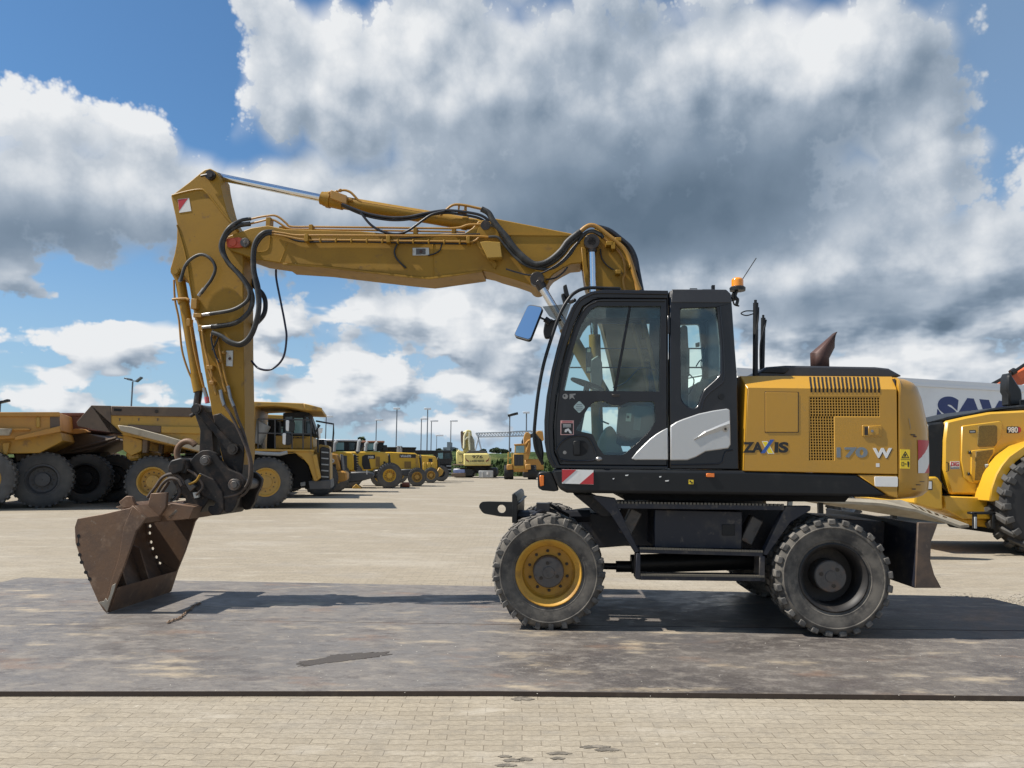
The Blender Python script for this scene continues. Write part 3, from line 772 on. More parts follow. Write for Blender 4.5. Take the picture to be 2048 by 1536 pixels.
# access panel, latch, labels
ap = PR(rpoly([(1531, 784), (1596, 785), (1596, 864), (1531, 864)], 2), -1.2545, -1.25).build('access_panel', YEL, hood, bevel=.003)
m = MB()
for q in ([(1529.6, 783), (1597.4, 783.8), (1597.4, 785), (1529.6, 784.2)], [(1529.6, 864), (1597.4, 864), (1597.4, 865.2), (1529.6, 865.2)], [(1529.6, 783), (1530.8, 783), (1530.8, 865), (1529.6, 865)], [(1596.2, 784), (1597.4, 784), (1597.4, 865), (1596.2, 865)]):
    m.prism(XZ(q, -1.2505), -1.2512, -1.2502)
m.build('panel_gap', GREASE, hood)
lt = PR(rpoly([(1724.5, 850), (1764, 850.5), (1764, 874), (1724.5, 873.5)], 3), -1.258, -1.25).build('hood_latch', YEL, hood, bevel=.004)
m = PR([(1729, 853.5), (1736, 853.5), (1736, 870), (1729, 870)], -1.2595, -1.2575)
m.build('latch_recess', GREASE, lt)
m = PR([(1737, 853), (1758, 853.5), (1758, 870), (1737, 870)], -1.264, -1.257); m.build('latch_lever', YEL, lt, bevel=.003)
m = MB(); YC(m, 1744.5, 862, -1.267, -1.26, .013, 14); m.build('latch_lock', STEELM, lt)
text(EX, 'lettering', 'ZA', (1485.5, 884, 1526, 905.5), -1.2505, BLACKV, hood, .045, .03)
text(EX, 'lettering', 'IS', (1548.5, 884, 1576.5, 905.5), -1.2505, BLACKV, hood, .045, .03)
PR([(1521.5, 906.5), (1529.5, 906.5), (1548.5, 879), (1541, 879)], -1.2526, -1.2505).build('lettering', BLUEV, hood)
PR([(1523.5, 882.3), (1535, 882.3), (1548.5, 907.7), (1536, 907.7)], -1.2512, -1.2502).build('lettering', WHITE, hood)
PR([(1525, 883.5), (1534, 883.5), (1546.5, 906.5), (1537, 906.5)], -1.2518, -1.2504).build('lettering', M('lemon_vinyl', (.80, .62, .02), .4), hood)
text(EX, 'lettering', '170', (1673, 894.5, 1735, 915.5), -1.2505, GREYV, hood, .04)
text(EX, 'lettering', 'W', (1745.5, 896, 1784, 916), -1.2505, WHITE, hood, .045)
text(EX, 'lettering', 'W', (1747.5, 897.3, 1785.5, 917), -1.2502, BLACKV, hood, .045, ext=.0012)
PR([(1752, 926.5), (1759, 926.5), (1759, 934), (1752, 934)], -1.2512, -1.2502).build('paint_chips', WHITE, hood)
# lower corner of the hood and white number plate
m = PR([(1715, 949.5), (1796, 950), (1796, 997), (1778, 991.5)], -1.247, -.2); m.build('lower_panel', YEL, EX, bevel=.008)
PR(rpoly([(1749, 953), (1796, 953.5), (1796, 974), (1750, 973)], 3), -1.253, -1.24).build('blank_plate', WHITE, EX, bevel=.002)
# counterweight: rounded in plan
lev = [(753.5, 1806, .16), (756, 1818, .07), (763, 1827, .025), (772, 1833, 0), (794, 1841, 0), (830, 1849, 0), (860, 1854.5, 0), (919, 1855.7, 0), (960, 1856, 0), (982, 1854.5, 0.0), (992, 1846, .03), (997.5, 1834, .07), (1000, 1816, .16)]
m = MB(); vs = []; NP = 0; rr = .42
for py, px, off in lev:
    z = E(1825, py, -1.15).z; xr = E(px, py, -1.02).x; x0_ = E(1797.5, py, -1.25).x
    xs = xr - .87*rr; ring = [(x0_, 1.15 - off, z)]
    for k in range(9): t = PI/2*(1-k/8); ring.append((max(xs + rr*math.cos(t), x0_+.02), 1.15 - off - rr + rr*math.sin(t), z))
    for k in range(9): t = PI/2*k/8; ring.append((max(xs + rr*math.cos(t), x0_+.02), -1.25 + off + rr - rr*math.sin(t), z))
    ring.append((x0_, -1.25 + off, z)); NP = len(ring); vs += ring
fs = [tuple(range(NP))] + [tuple((len(lev)-1)*NP + k for k in range(NP-1, -1, -1))]
for i in range(len(lev)-1):
    for k in range(NP):
        a, b = i*NP+k, i*NP+(k+1) % NP; fs.append((a, b, b+NP, a+NP))
m.add(vs, fs, True)
cw = m.build('counterweight', YEL, EX, bevel=.002)
PR([(1790, 757), (1800, 779), (1800, 995), (1792, 995)], -1.2, 1.1).build('panel_gap', DARK, cw)
PR([(1800.5, 898.5), (1820, 899), (1820, 937.5), (1800.5, 937)], -1.2535, -1.25).build('warning_label', YLAB, cw)
m = MB(); pa = XZ([(1810.5, 902), (1818.5, 916), (1802.5, 916)], -1.2535); pb = XZ([(1810.5, 905), (1816, 914.5), (1805, 914.5)], -1.2535)
m.prism(pa, -1.2545, -1.2535, [pb]); m.prism(XZ([(1809, 908), (1812, 908), (1811.5, 913), (1808, 913.5)], -1.2535), -1.2545, -1.2535)
m.prism(XZ([(1803, 924), (1808, 924), (1808, 932), (1803, 932)], -1.2535), -1.2545, -1.2535, [XZ([(1804, 925), (1807, 925), (1807, 931), (1804, 931)], -1.2535)])
m.prism(XZ([(1809, 927), (1813, 927), (1813, 928.5), (1809, 928.5)], -1.2535), -1.2545, -1.2535)
YC(m, 1816.5, 924.5, -1.2545, -1.2535, .009, 10); m.prism(XZ([(1814.5, 926), (1818.5, 926), (1817.5, 934), (1815.5, 934)], -1.2535), -1.2545, -1.2535)
m.prism(XZ([(1801, 918), (1819.5, 918.3), (1819.5, 919), (1801, 918.7)], -1.2535), -1.2545, -1.2535)
m.build('warning_symbol', BLACKV, cw)
# chevron on the rounded corner: strips that follow the curve
def cw_point(t, py):
    z = E(1845, py, -1.05).z
    L2 = sorted(lev); px = None
    for i in range(len(L2)-1):
        if L2[i][0] <= py <= L2[i+1][0]:
            u = (py-L2[i][0])/(L2[i+1][0]-L2[i][0]); px = L2[i][1] + (L2[i+1][1]-L2[i][1])*u
    xs = E(px, py, -1.02).x - .87*rr; q = rr + .004
    return (xs + q*math.cos(t), -1.25 + rr - q*math.sin(t), z)
def chev(fn, mat, name):
    vs = []; fs = []; n = 24; mm = 52
    for i in range(n+1):
        for j in range(mm+1):
            vs.append(cw_point(R(63) - R(33)*i/n, 881 + 65*j/mm))
    for i in range(n):
        for j in range(mm):
            if fn((i+.5)/n, (j+.5)/mm): fs.append((i*(mm+1)+j, (i+1)*(mm+1)+j, (i+1)*(mm+1)+j+1, i*(mm+1)+j+1))
    MB().add(vs, fs, False).build(name, mat, cw, flip=False)
chev(lambda u, v: .62 < v + u*.55 < 1.22, WHITE, 'chevron_white')
chev(lambda u, v: not (.62 < v + u*.55 < 1.22), RED, 'chevron_red')
def cw_strip(t0, t1, y0, y1, mat, name):
    vs = [cw_point(R(t), y) for t, y in ((t0, y0), (t1, y0 + (y1-y0)*.1), (t1, y1), (t0, y1 - (y1-y0)*.1))]
    MB().add(vs, [(0, 1, 2, 3)]).build(name, mat, cw, flip=False)
cw_strip(74.0, 73.2, 838, 862, CONC, 'scrape'); cw_strip(74, 67, 870, 872.5, GREASE, 'scrape'); cw_strip(70, 65, 873, 876, RUSTP, 'scrape'); cw_strip(66, 58, 968, 970, GREASE, 'scrape'); cw_strip(60, 50, 962, 963.5, GREASE, 'scrape'); cw_strip(72, 66, 976, 978.5, GREASE, 'scrape')
# black engine cover, exhaust, posts
PR([(1515, 747), (1533, 733.7), (1572, 730.7), (1751, 733.7), (1778.5, 736.7), (1806, 752), (1780, 756), (1510, 755)], -.98, .75).build('engine_cover', ROOFG, EX, bevel=.02, seg=2)
PR([(1522, 745), (1535, 735.7), (1572, 733.4), (1580, 738), (1570, 747)], -1.0, -.9).build('cover_panel', BLKM, EX, bevel=.006)
# exhaust: round pipe with a slanted mouth
m = MB(); ex_d = -.2; c0 = E(1640, 740, ex_d); rr2 = (E(1657, 720, ex_d).x - E(1623, 720, ex_d).x)/2
n = 20; vs = []
c1 = E(1640, 712, ex_d); axis = (E(1672, 676, ex_d) - E(1642, 711, ex_d)).normalized()
ringb = []
for k in range(n):
    a = 2*PI*k/n; vs.append((c0.x + rr2*math.cos(a), ex_d + rr2*math.sin(a), c0.z))
zj = E(1640, 712, ex_d).z
for k in range(n):
    a = 2*PI*k/n; vs.append((c0.x + rr2*math.cos(a), ex_d + rr2*math.sin(a), zj - .03*math.cos(a)))
tip = E(1671, 664.5, ex_d); low = E(1665, 715, ex_d)
for k in range(n):     # mouth lies nearly vertical, facing the rear
    a = 2*PI*k/n; u = (math.cos(a)+1)/2
    q = Vector((E(1623, 710, ex_d).x, 0, E(1623, 710, ex_d).z)).lerp(Vector((low.x, 0, low.z)), u)
    up = (Vector((tip.x, 0, tip.z)) - q) if u < .5 else (Vector((tip.x, 0, tip.z)) - q)
    s_ = .96 if u < .35 else (.96 - (u-.35)/.65*.60)
    q = q + up*s_
    vs.append((q.x, ex_d + rr2*.9*math.sin(a), q.z))
fs = []
for i in range(2):
    for k in range(n): fs.append((i*n+k, i*n+(k+1) % n, (i+1)*n+(k+1) % n, (i+1)*n+k))
m.add(vs, fs, True); o = m.build('exhaust_pipe', RUSTP, EX)
sol = o.modifiers.new('wall', 'SOLIDIFY'); sol.thickness = .006
m = MB(); TT(m, [(1510.5, 757, -1.0), (1511.5, 606, -1.0)], .026, 12, 0); TT(m, [(1511, 606, -1.0), (1511, 600, -1.0)], .014, 8, 0)
TT(m, [(1507, 735, -1.02), (1508, 690, -1.03), (1516, 640, -1.03), (1517, 615, -1.0)], .008, 6)
TT(m, [(1508, 622, -1.0), (1492, 622, -1.0), (1482, 627, -1.0), (1493, 631, -1.0), (1508, 627, -1.0)], .006, 6)
po = m.build('rear_post', BLKM, EX)
m = MB(); TT(m, [(1524, 757, -.5), (1526.5, 636, -.5)], .024, 12, 0); TT(m, [(1526.5, 636, -.5), (1526.5, 630, -.5)], .012, 8, 0)
TT(m, [(1521, 740, -.52), (1521, 690, -.52), (1528, 660, -.53), (1532, 640, -.5)], .010, 6)
m.build('rear_post', BLKM, EX)
# ------------------------------------------------------------------ cab
CD0, CD1 = -1.22, -.27
win_door = [(1127, 781), (1143, 708), (1155, 672), (1163, 650), (1172, 632), (1183, 617), (1195, 612), (1322, 612), (1319, 783)]
win_low = rpoly([(1151, 861), (1159.5, 845), (1176, 816), (1189, 803), (1208, 801), (1225, 811), (1241, 811), (1257, 803), (1309, 803), (1312, 842), (1303, 858), (1277, 884), (1247, 910), (1208, 910), (1195, 891), (1185.5, 868)], 5, 3)
win_rear = rpoly([(1361, 617), (1433, 614), (1441, 695), (1441, 747), (1433, 757), (1407, 780), (1395.5, 812.5), (1384, 819), (1366, 804), (1362, 793)], 6, 3)
front_edge = [(1105, 936), (1094, 915), (1089, 885), (1088.5, 842), (1093, 793), (1102.5, 741), (1114, 695), (1126, 653), (1143, 614), (1159, 594.5), (1182, 583), (1208, 579)]
door_out = front_edge + [(1336.5, 581), (1336.5, 938)]
rear_out = [(1339, 581), (1452, 581.4), (1460.6, 589.5), (1464, 607), (1470, 695), (1475, 760), (1478.5, 939.5), (1339, 938)]
# inner line of the A-pillar, door cut
door_cut = [(1119, 930), (1108, 905), (1106, 850), (1112, 790), (1122, 735), (1134, 690), (1147, 650), (1166, 612), (1186, 599), (1205, 596), (1334.5, 596.5), (1334.5, 932)]
PR(door_out, CD0, CD0+.08, [door_cut]).build('cab_frame', BLK, EX, bevel=.012, seg=2)
cabf = bpy.data.objects['cab_frame']
door = PR([(1121, 928.5), (1110, 903), (1108, 850), (1114, 790), (1124, 735), (1136, 691), (1149, 651), (1167.5, 614), (1187, 601), (1205, 598), (1333, 598.5), (1333, 930)], CD0-.004, CD0+.05, [win_door, win_low]).build('cab_door', BLK, EX, bevel=.006, seg=2)
PR(rear_out, CD0, CD0+.08, [win_rear]).build('cab_side_panel', BLK, EX, bevel=.012, seg=2)
csp = bpy.data.objects['cab_side_panel']
# far wall, roof, rear wall, floor
PR(front_edge + [(1452, 581.4), (1460.6, 589.5), (1464, 607), (1478.5, 939.5)], CD1-.06, CD1, [win_door, win_rear, [(1130, 800), (1320, 800), (1320, 900), (1150, 900)]], dt=CD0).build('cab_far_wall', BLKM, EX)
rf = PR([(1160, 594.5), (1182, 583.5), (1208, 579.5), (1338, 581), (1452, 581.4), (1460.6, 589.5), (1463, 605), (1330, 606), (1196, 606), (1176, 612)], CD0+.081, CD1-.061, dt=CD0).build('cab_roof', ROOFG, EX, bevel=.01)
m = PR([(1343, 579), (1452, 579.5), (1461, 588), (1463, 606), (1343, 605)], CD0-.012, CD0-.002, dt=CD0); m.build('roof_trim', ROOFG, csp, bevel=.005)
PR([(1448, 610), (1463, 609), (1477, 937), (1452, 937)], CD0+.081, CD1-.061, dt=CD0).build('cab_rear_wall', BLKM, EX)
PR([(1112, 915), (1470, 918), (1470, 938), (1112, 936)], CD0+.081, CD1-.061, dt=CD0).build('cab_floor', BLKM, EX)
# glass
PR(win_door, CD0+.03, CD0+.036, dt=CD0).build('door_glass', GLASS, door)
PR(win_low, CD0+.03, CD0+.036, dt=CD0).build('door_glass', GLASS, door)
PR(win_rear, CD0+.03, CD0+.036, dt=CD0).build('side_glass', GLASS, csp)
PR([(1258, 613), (1263, 613), (1233, 782), (1227, 782)], CD0+.02, CD0+.045, dt=CD0).build('sliding_sash', BLKM, door)
PR([(1172, 633), (1183, 617), (1195, 612.5), (1321, 612.5), (1321, 634), (1180, 634)], CD0+.058, CD0+.061, dt=CD0).build('sun_blind', glass_mat('sun_blind_film', (.30, .34, .33)), door)
# windscreen: curved sheet between the two front pillars
fe = XZ(front_edge[1:10], CD0); m = MB(); vs = []; n = len(fe)
for (x, z) in fe: vs += [(x+.035, CD0+.081, z), (x+.035, CD1-.061, z)]
m.add(vs, [(2*i, 2*i+1, 2*i+3, 2*i+2) for i in range(n-1)], True); m.build('windscreen', GLASS, EX)
# raised pillar trim at the front and door seal lines
m = MB(); TT(m, [(1124, 925), (1113, 902), (1111, 850), (1117, 790), (1127, 735), (1139, 691), (1152, 651), (1170, 617), (1190, 605), (1207, 602), (1330, 602.5)], .009, 8, 4, d=CD0-.004)
m.build('door_seal', BLKM, door)
m = MB(); TT(m, [(1111, 932), (1099, 905), (1096, 850), (1101, 790), (1111, 738), (1123, 692), (1136, 650), (1155, 607), (1180, 590), (1207, 586), (1334, 588)], .010, 8, 4, d=CD0-.003)
m.build('rain_gutter', BLK, cabf)
m = MB()
for q in ([(1335, 630), (1339.5, 630), (1339.5, 667), (1335, 667)], [(1333, 872), (1338.5, 872), (1338.5, 907), (1333, 907)]):
    m.prism(XZ(q, CD0-.02), CD0-.02, CD0)
m.build('door_hinge', BLK, door, bevel=.004)
# silver trim
sil1 = [(1262.5, 917.5), (1274, 903), (1287, 890), (1300, 877.5), (1312.5, 868), (1324, 861), (1335, 855.5), (1336, 920), (1270, 920)]
sil2 = [(1340, 852), (1352, 844), (1365, 838.5), (1397, 827.5), (1425, 821.5), (1452, 817.5), (1459, 820), (1460.5, 889), (1456, 897), (1410, 903.5), (1391, 914.5), (1374, 920.5), (1340, 921)]
PR(sil1, CD0-.022, CD0-.003, dt=CD0).build('silver_trim', SILV, door, bevel=.008, seg=2)
s2 = PR(sil2, CD0-.026, CD0+.005, dt=CD0).build('silver_trim', SILV, csp, bevel=.010, seg=2)
m = MB(); fld = [(1388, 880), (1410, 862), (1440, 849), (1459, 841)]
vs = []
for (a, b), (c, d_) in zip(fld, [(1388, 881), (1411, 872), (1440, 862), (1459, 857)]):
    p = E(a, b, CD0-.027); q = E(c, d_, CD0-.027); vs += [(p.x, CD0-.0265, p.z), (p.lerp(q, .5).x, CD0-.036, p.lerp(q, .5).z+.01), (q.x, CD0-.0265, q.z)]
m.add(vs, [(3*i+j, 3*i+j+1, 3*i+j+4, 3*i+j+3) for i in range(3) for j in range(2)]); m.build('trim_ridge', SILV, s2)
m = MB(); YC(m, 1451, 858, CD0-.034, CD0-.02, .026, 20); m.build('trim_lock', ZINC, s2)
m = MB(); YC(m, 1451, 858, CD0-.036, CD0-.03, .012, 14); m.build('lock_core', GREASE, s2)
m = MB(); TT(m, [(1342, 930), (1400, 929), (1440, 927), (1447, 915), (1452, 903), (1466, 900)], .008, 8, 3, d=CD0-.004)
TT(m, [(1403, 820), (1408, 800), (1420, 785), (1440, 770), (1448, 755), (1447, 690), (1440, 612)], .008, 8, 3, d=CD0-.004)
m.build('panel_moulding', BLK, csp)
m = MB(); YC(m, 1443, 793, CD0-.012, CD0, .028, 16); m.build('filler_lock', BLKM, csp)
# door handle in its recess, lock, latch knob
m = MB(); TT(m, [(1113, 900), (1122, 886), (1138, 875), (1160, 871), (1177, 876), (1188, 896), (1192, 912), (1185, 921), (1140, 922), (1120, 918)], .010, 8, 4, d=CD0-.006)
dh = m.build('handle_surround', BLK, door)
PR(rpoly([(1146, 884), (1166, 880), (1178, 890), (1175, 905), (1165, 912), (1146, 912)], 6), CD0-.007, CD0-.003, dt=CD0).build('handle_recess', DARK, door)
PR([(1147, 882), (1160, 882), (1160, 910), (1147, 910)], CD0-.022, CD0-.006, dt=CD0).build('door_handle', BLKM, door, bevel=.004)
m = MB(); YC(m, 1129.5, 905, CD0-.012, CD0, .017, 14); m.build('door_lock', STEELM, door)
m = MB(); c = E(1198, 918, CD0-.02); m.dome((0, 0, 0), .03, .03); mk = m.build('latch_knob', STEELM, door); mk.location = (c.x, CD0-.015, c.z); mk.rotation_euler = (R(90), 0, 0); mk.scale = (1.1, .8, .8)
PR([(1224, 788.5), (1239, 788.5), (1239, 794), (1224, 794)], CD0-.010, CD0-.003, dt=CD0).build('window_latch', GREASE, door, bevel=.002)
# stickers on the door
PR(rpoly([(1158.5, 801), (1171, 814), (1158.5, 827), (1146, 814)], 4), CD0-.006, CD0-.0045, dt=CD0).build('diamond_sticker', M('pale_green_sticker', (.42, .53, .50), .4), door)
m = MB()
for k in range(4): m.prism(XZ([(1151 + abs(k-1.5)*1.5, 808.5 + 3.6*k), (1166 - abs(k-1.5)*1.5, 808.5 + 3.6*k), (1166 - abs(k-1.5)*1.5, 810 + 3.6*k), (1151 + abs(k-1.5)*1.5, 810 + 3.6*k)], CD0-.006), CD0-.0066, CD0-.006)
m.build('sticker_lines', GREYV, door)
PR([(1121, 841), (1147.5, 841), (1147.5, 870), (1121, 870)], CD0-.006, CD0-.0045, dt=CD0).build('warning_label', M('pink_label', (.62, .35, .33), .5), door)
PR([(1122.5, 846.5), (1146, 846.5), (1146, 868.5), (1122.5, 868.5)], CD0-.0066, CD0-.006, dt=CD0).build('label_field', BLACKV, door)
m = PR([(1130, 859), (1137, 856.5), (1143, 864), (1143, 867.5), (1139, 866), (1136, 861), (1132, 865), (1129, 864)], CD0-.0072, CD0-.0066, dt=CD0)
for k in range(3): m.prism(XZ([(1126, 848.5+2.4*k), (1142, 848.5+2.4*k), (1142, 849.5+2.4*k), (1126, 849.5+2.4*k)], CD0-.007), CD0-.0072, CD0-.0066)
m.build('label_symbol', WHITE, door)
m = MB()
m.prism(XZ([(1123.5, 843), (1145, 843), (1145, 844.7), (1123.5, 844.7)], CD0-.006), CD0-.0066, CD0-.006); m.build('label_heading', RED, door)
m = PR(circle(1130.5, 793, 5.5), CD0-.006, CD0-.0045, [circle(1129, 792, 2)], dt=CD0)
m.prism(XZ([(1139, 788), (1151, 787), (1151, 790), (1146, 791), (1150, 799), (1144, 795), (1139, 799)], CD0-.005), CD0-.006, CD0-.0045)
m.build('round_sticker', M('grey_sticker', (.30, .29, .27), .5), door)
# interior
m = PR(rpoly([(1196, 905), (1200, 880), (1215, 852), (1226, 848), (1236, 860), (1252, 905)], 6), -.95, -.72, dt=CD0); m.build('seat_base', BEIGE, EX, bevel=.02)
m = PR(rpoly([(1236, 888), (1240, 862), (1300, 855), (1345, 862), (1350, 892)], 8), -1.0, -.5, dt=CD0); m.build('seat', FABRIC, EX, bevel=.04, seg=3)
m = PR(rpoly([(1340, 870), (1348, 740), (1360, 680), (1372, 640), (1385, 640), (1388, 700), (1385, 870)], 8), -.95, -.55, dt=CD0); m.build('seat_back', FABRIC, EX, bevel=.04, seg=3)
cn = PR([(1236, 865), (1240, 815), (1262, 808), (1310, 810), (1312, 842), (1300, 872), (1262, 880)], -1.12, -.98, dt=CD0).build('side_console', PLASG, EX, bevel=.01)
PR([(1255, 825), (1265, 826), (1263, 842), (1253, 841)], -1.124, -1.119, dt=CD0).build('console_label', ZINC, cn)
PR([(1271, 832), (1285, 834), (1282, 860), (1268, 858)], -1.124, -1.119, dt=CD0).build('console_label', GREYV, cn)
m = MB(); YC(m, 1256, 834, -1.126, -1.123, .014, 14); YC(m, 1258, 877, -1.126, -1.11, .012, 12); m.build('console_switch', BLACKV, cn)
m = MB(); c = E(1175, 768, -.80); ring = []
for k in range(33):
    a = 2*PI*k/32; ring.append(Vector((c.x + .17*math.cos(a)*.92, -.75 + .18*math.sin(a), c.z - .055*math.cos(a))))
m.tube(ring, .014, 8); m.tube([ring[0], ring[16]], .01, 6); m.tube([Vector((c.x, -.75, c.z)), E(1150, 900, -.75)], .03, 10)
m.build('steering_wheel', BLKM, EX)
m = PR(rpoly([(1173, 690), (1184, 690), (1184, 742), (1173, 742)], 2), -1.08, -1.04, dt=CD0); mo = m.build('monitor', BLACKV, EX, bevel=.004)
m = PR([(1175, 693), (1182, 693), (1182, 700), (1175, 700)], -1.084, -1.079, dt=CD0); m.prism(XZ([(1175, 731), (1182, 731), (1182, 739), (1175, 739)], CD0), -1.084, -1.079); m.build('monitor_panel', ZINC, mo)
PR(rpoly([(1188, 700), (1204, 690), (1212, 706), (1214, 745), (1205, 778), (1190, 772), (1186, 730)], 4), -.55, -.5, dt=CD0).build('control_pod', PLASG, EX, bevel=.01)
m = MB()
for y in (697, 735): TT(m, [(1140, y), (1322, y)], .008, 6, 0, d=CD1+.03); TT(m, [(1365, y), (1420, y)], .008, 6, 0, d=CD1+.03)
m.build('window_guard', BLKM, EX)
m = PR(rpoly([(1371, 690), (1389, 688), (1389, 746), (1372, 746)], 2), -.95, -.85, dt=CD0); m.build('radio_box', PLASG, EX, bevel=.006)
m = MB(); TT(m, [(1412, 655), (1413, 690), (1402, 725), (1406, 750), (1395, 775)], .005, 6, d=-.9); TT(m, [(1374, 745), (1388, 760), (1380, 785), (1372, 790)], .006, 6, d=-.95); TT(m, [(1392, 733), (1402, 720), (1410, 735), (1399, 768), (1388, 775)], .006, 6, d=-.9)
TT(m, [(1226, 775), (1250, 765), (1275, 740), (1290, 735), (1310, 740)], .007, 6, d=-.7); TT(m, [(1200, 815), (1200, 838), (1218, 848)], .008, 6, d=-.9)
m.build('cables', HOSEB, EX)
PR([(1403, 676), (1411, 674), (1411, 683), (1404, 684)], -.92, -.88, dt=CD0).build('camera_plug', BLACKV, EX)
PR([(1400, 762), (1442, 745), (1436, 770), (1412, 800), (1398, 818), (1392, 812)], -1.1, -.4, dt=CD0).build('rear_shelf', PLASG, EX)
# black handrail outside the pillar
m = MB(); TT(m, [(1212, 577, -1.16), (1190, 575.5, -1.18), (1169, 577, -1.2), (1152, 584, -1.22), (1138, 597, -1.24), (1120, 628, -1.26), (1101, 682, -1.28), (1086, 734, -1.28), (1076.5, 786, -1.28), (1070.5, 838, -1.28), (1068.5, 874, -1.27), (1073, 902, -1.25), (1086, 928, -1.2)], .0165, 10, 5)
m.build('handrail', BLKM, EX)
m = PR([(1064, 870), (1071, 866), (1083, 880), (1087, 905), (1085, 925), (1076, 915), (1068, 895)], -1.2, -1.0); m.build('front_mirror', BLKM, EX, bevel=.012)
# mirrors
mir = rpoly([(1057, 608.5), (1086.5, 614), (1060, 681.5), (1027, 672)], 7, 5)
def tilt_panel(pts, d, thick, name, mat, parent, shrink=1.0, lift=0.):
    cx = sum(p[0] for p in pts)/len(pts); cy = sum(p[1] for p in pts)/len(pts)
    P2 = [E(cx + (a-cx)*shrink, cy + (b-cy)*shrink, d) for a, b in pts]; c = E(cx, cy, d)
    n = Vector((-.25, -1, .42)).normalized(); out = []
    for p in P2:      # lay the outline on a plane leaning back
        q = p - c; v = (EX.c - p).normalized(); k = -(q.dot(n))/v.dot(n); out.append(p + v*k + n*lift)
    m = MB(); N = len(out); vs = out + [p - n*thick for p in out]
    m.add(vs, [tuple(range(N)), tuple(range(2*N-1, N-1, -1))] + [(i, (i+1) % N, (i+1) % N+N, i+N) for i in range(N)])
    return m.build(name, mat, parent)
mh = tilt_panel(mir, -1.30, .035, 'wing_mirror', BLACKV, EX)
tilt_panel(mir, -1.30, .004, 'mirror_glass', MIRROR, mh, .945, .004)
m = MB(); TT(m, [(1078, 634, -1.27), (1092, 640, -1.22), (1104, 642, -1.15), (1122, 640, -1.1)], .010, 8); TT(m, [(1090, 638, -1.2), (1100, 645, -1.2)], .03, 10, 0)
m.build('mirror_arm', BLKM, mh)
m2 = PR(rpoly([(1090, 641), (1103, 636), (1112, 645), (1110, 664), (1100, 676), (1090, 677), (1086, 664)], 6), -1.12, -1.05).build('wing_mirror', BLKM, EX, bevel=.01)
PR([(1085, 613), (1142, 607), (1122, 668), (1112, 640), (1098, 632)], -1.12, -1.112).build('rain_visor', CLEAR, EX)
# work lights and roof fittings
m = PR(rpoly([(1126, 571), (1133, 568), (1139, 592), (1133, 596), (1129, 590)], 2), -.9, -.8); m.prism(XZ([(1122, 588), (1128, 586), (1133, 604), (1127, 605)], -.9), -.9, -.78)
TT(m, [(1133, 595, -.85), (1140, 604, -.9), (1150, 600, -1.0)], .02, 8)
m.build('work_light', BLKM, EX, bevel=.006)
m = MB(); TT(m, [(1205, 577, -1.15), (1238, 578, -1.1), (1240, 580, -1.1)], .02, 8, 0); m.build('handrail_foot', BLKM, EX)
m = MB(); TT(m, [(1380, 581, -1.0), (1380, 577.5, -1.0), (1394, 577.5, -1.0), (1394, 581, -1.0)], .005, 6, 0); m.build('lifting_eye', BLKM, EX)
m = PR([(1405, 578.5), (1430, 578.5), (1431, 583), (1404, 583)], -.9, -.7); m.prism(XZ([(1424, 570), (1430, 570), (1430, 579), (1424, 579)], -.85), -.85, -.8); m.build('roof_aerial_base', BLKM, EX)
m = MB(); c = E(1475, 576, -.95); m.tube([(c.x, c.y, c.z-.03), (c.x, c.y, c.z), (c.x, c.y, c.z+.012)], [.075, .078, .066], 20); TT(m, [(1474, 580, -.95), (1470, 592, -.95), (1476, 600, -.95)], .018, 8); TT(m, [(1463, 600, -.95), (1475, 598, -.95), (1473, 610, -.95)], .016, 8)
TT(m, [(1462, 596, -1.0), (1468, 585, -.95)], .014, 8); TT(m, [(1465, 590, -1.0), (1468, 608, -.97), (1478, 612, -.95)], .008, 6)
bc = m.build('beacon', BLACKV, EX)
m = MB(); m.tube([(c.x, c.y, c.z+.012), (c.x, c.y, c.z+.075)], .058, 20); m.dome((c.x, c.y, c.z+.075), .058, .032, 20); m.build('amber_dome', AMBER, bc)
m = MB(); TT(m, [(1484, 560, -.9), (1512.5, 516, -.9)], .0045, 6, 0); m.build('whip_aerial', BLACKV, bc)
# ------------------------------------------------------------------ boom, arm and bucket
BD0, BD1 = -.24, .12
base = PR([(1163, 487), (1170, 466), (1190, 457), (1215, 469), (1240, 488), (1258, 511), (1269, 540), (1280, 575), (1292, 640), (1310, 720), (1330, 800), (1335, 900), (1290, 930), (1252, 870), (1236, 790), (1226, 740), (1204, 650), (1176, 582), (1170, 563), (1165.5, 530), (1162.5, 511)], BD0, BD1)
bb = base.build('base_boom', BOOMY, EX, bevel=.012, seg=2)
main = [(476, 465), (502, 455.5), (536, 450.5), (570, 458), (720, 462), (776, 467), (930, 466), (945, 455), (957, 441.5), (990, 436.5), (1059, 450), (1144, 467), (1168, 468), (1185, 467), (1197, 474), (1198, 490), (1186, 502), (1172, 508), (1163, 526), (1142, 528), (1125, 537), (1107, 548), (1100, 556), (1095, 568), (1082, 576), (1068, 574), (1056, 568), (1033, 560), (1001, 551), (985, 545), (965, 541), (874, 554), (858, 556), (815, 552), (720, 541), (645, 532), (567, 527), (513, 519), (461, 501), (452, 494), (450, 482), (456, 472)]
bm_ = PR(main, BD0-.02, BD1+.02)
boom = bm_.build('boom', BOOMY, EX, bevel=.010, seg=2)
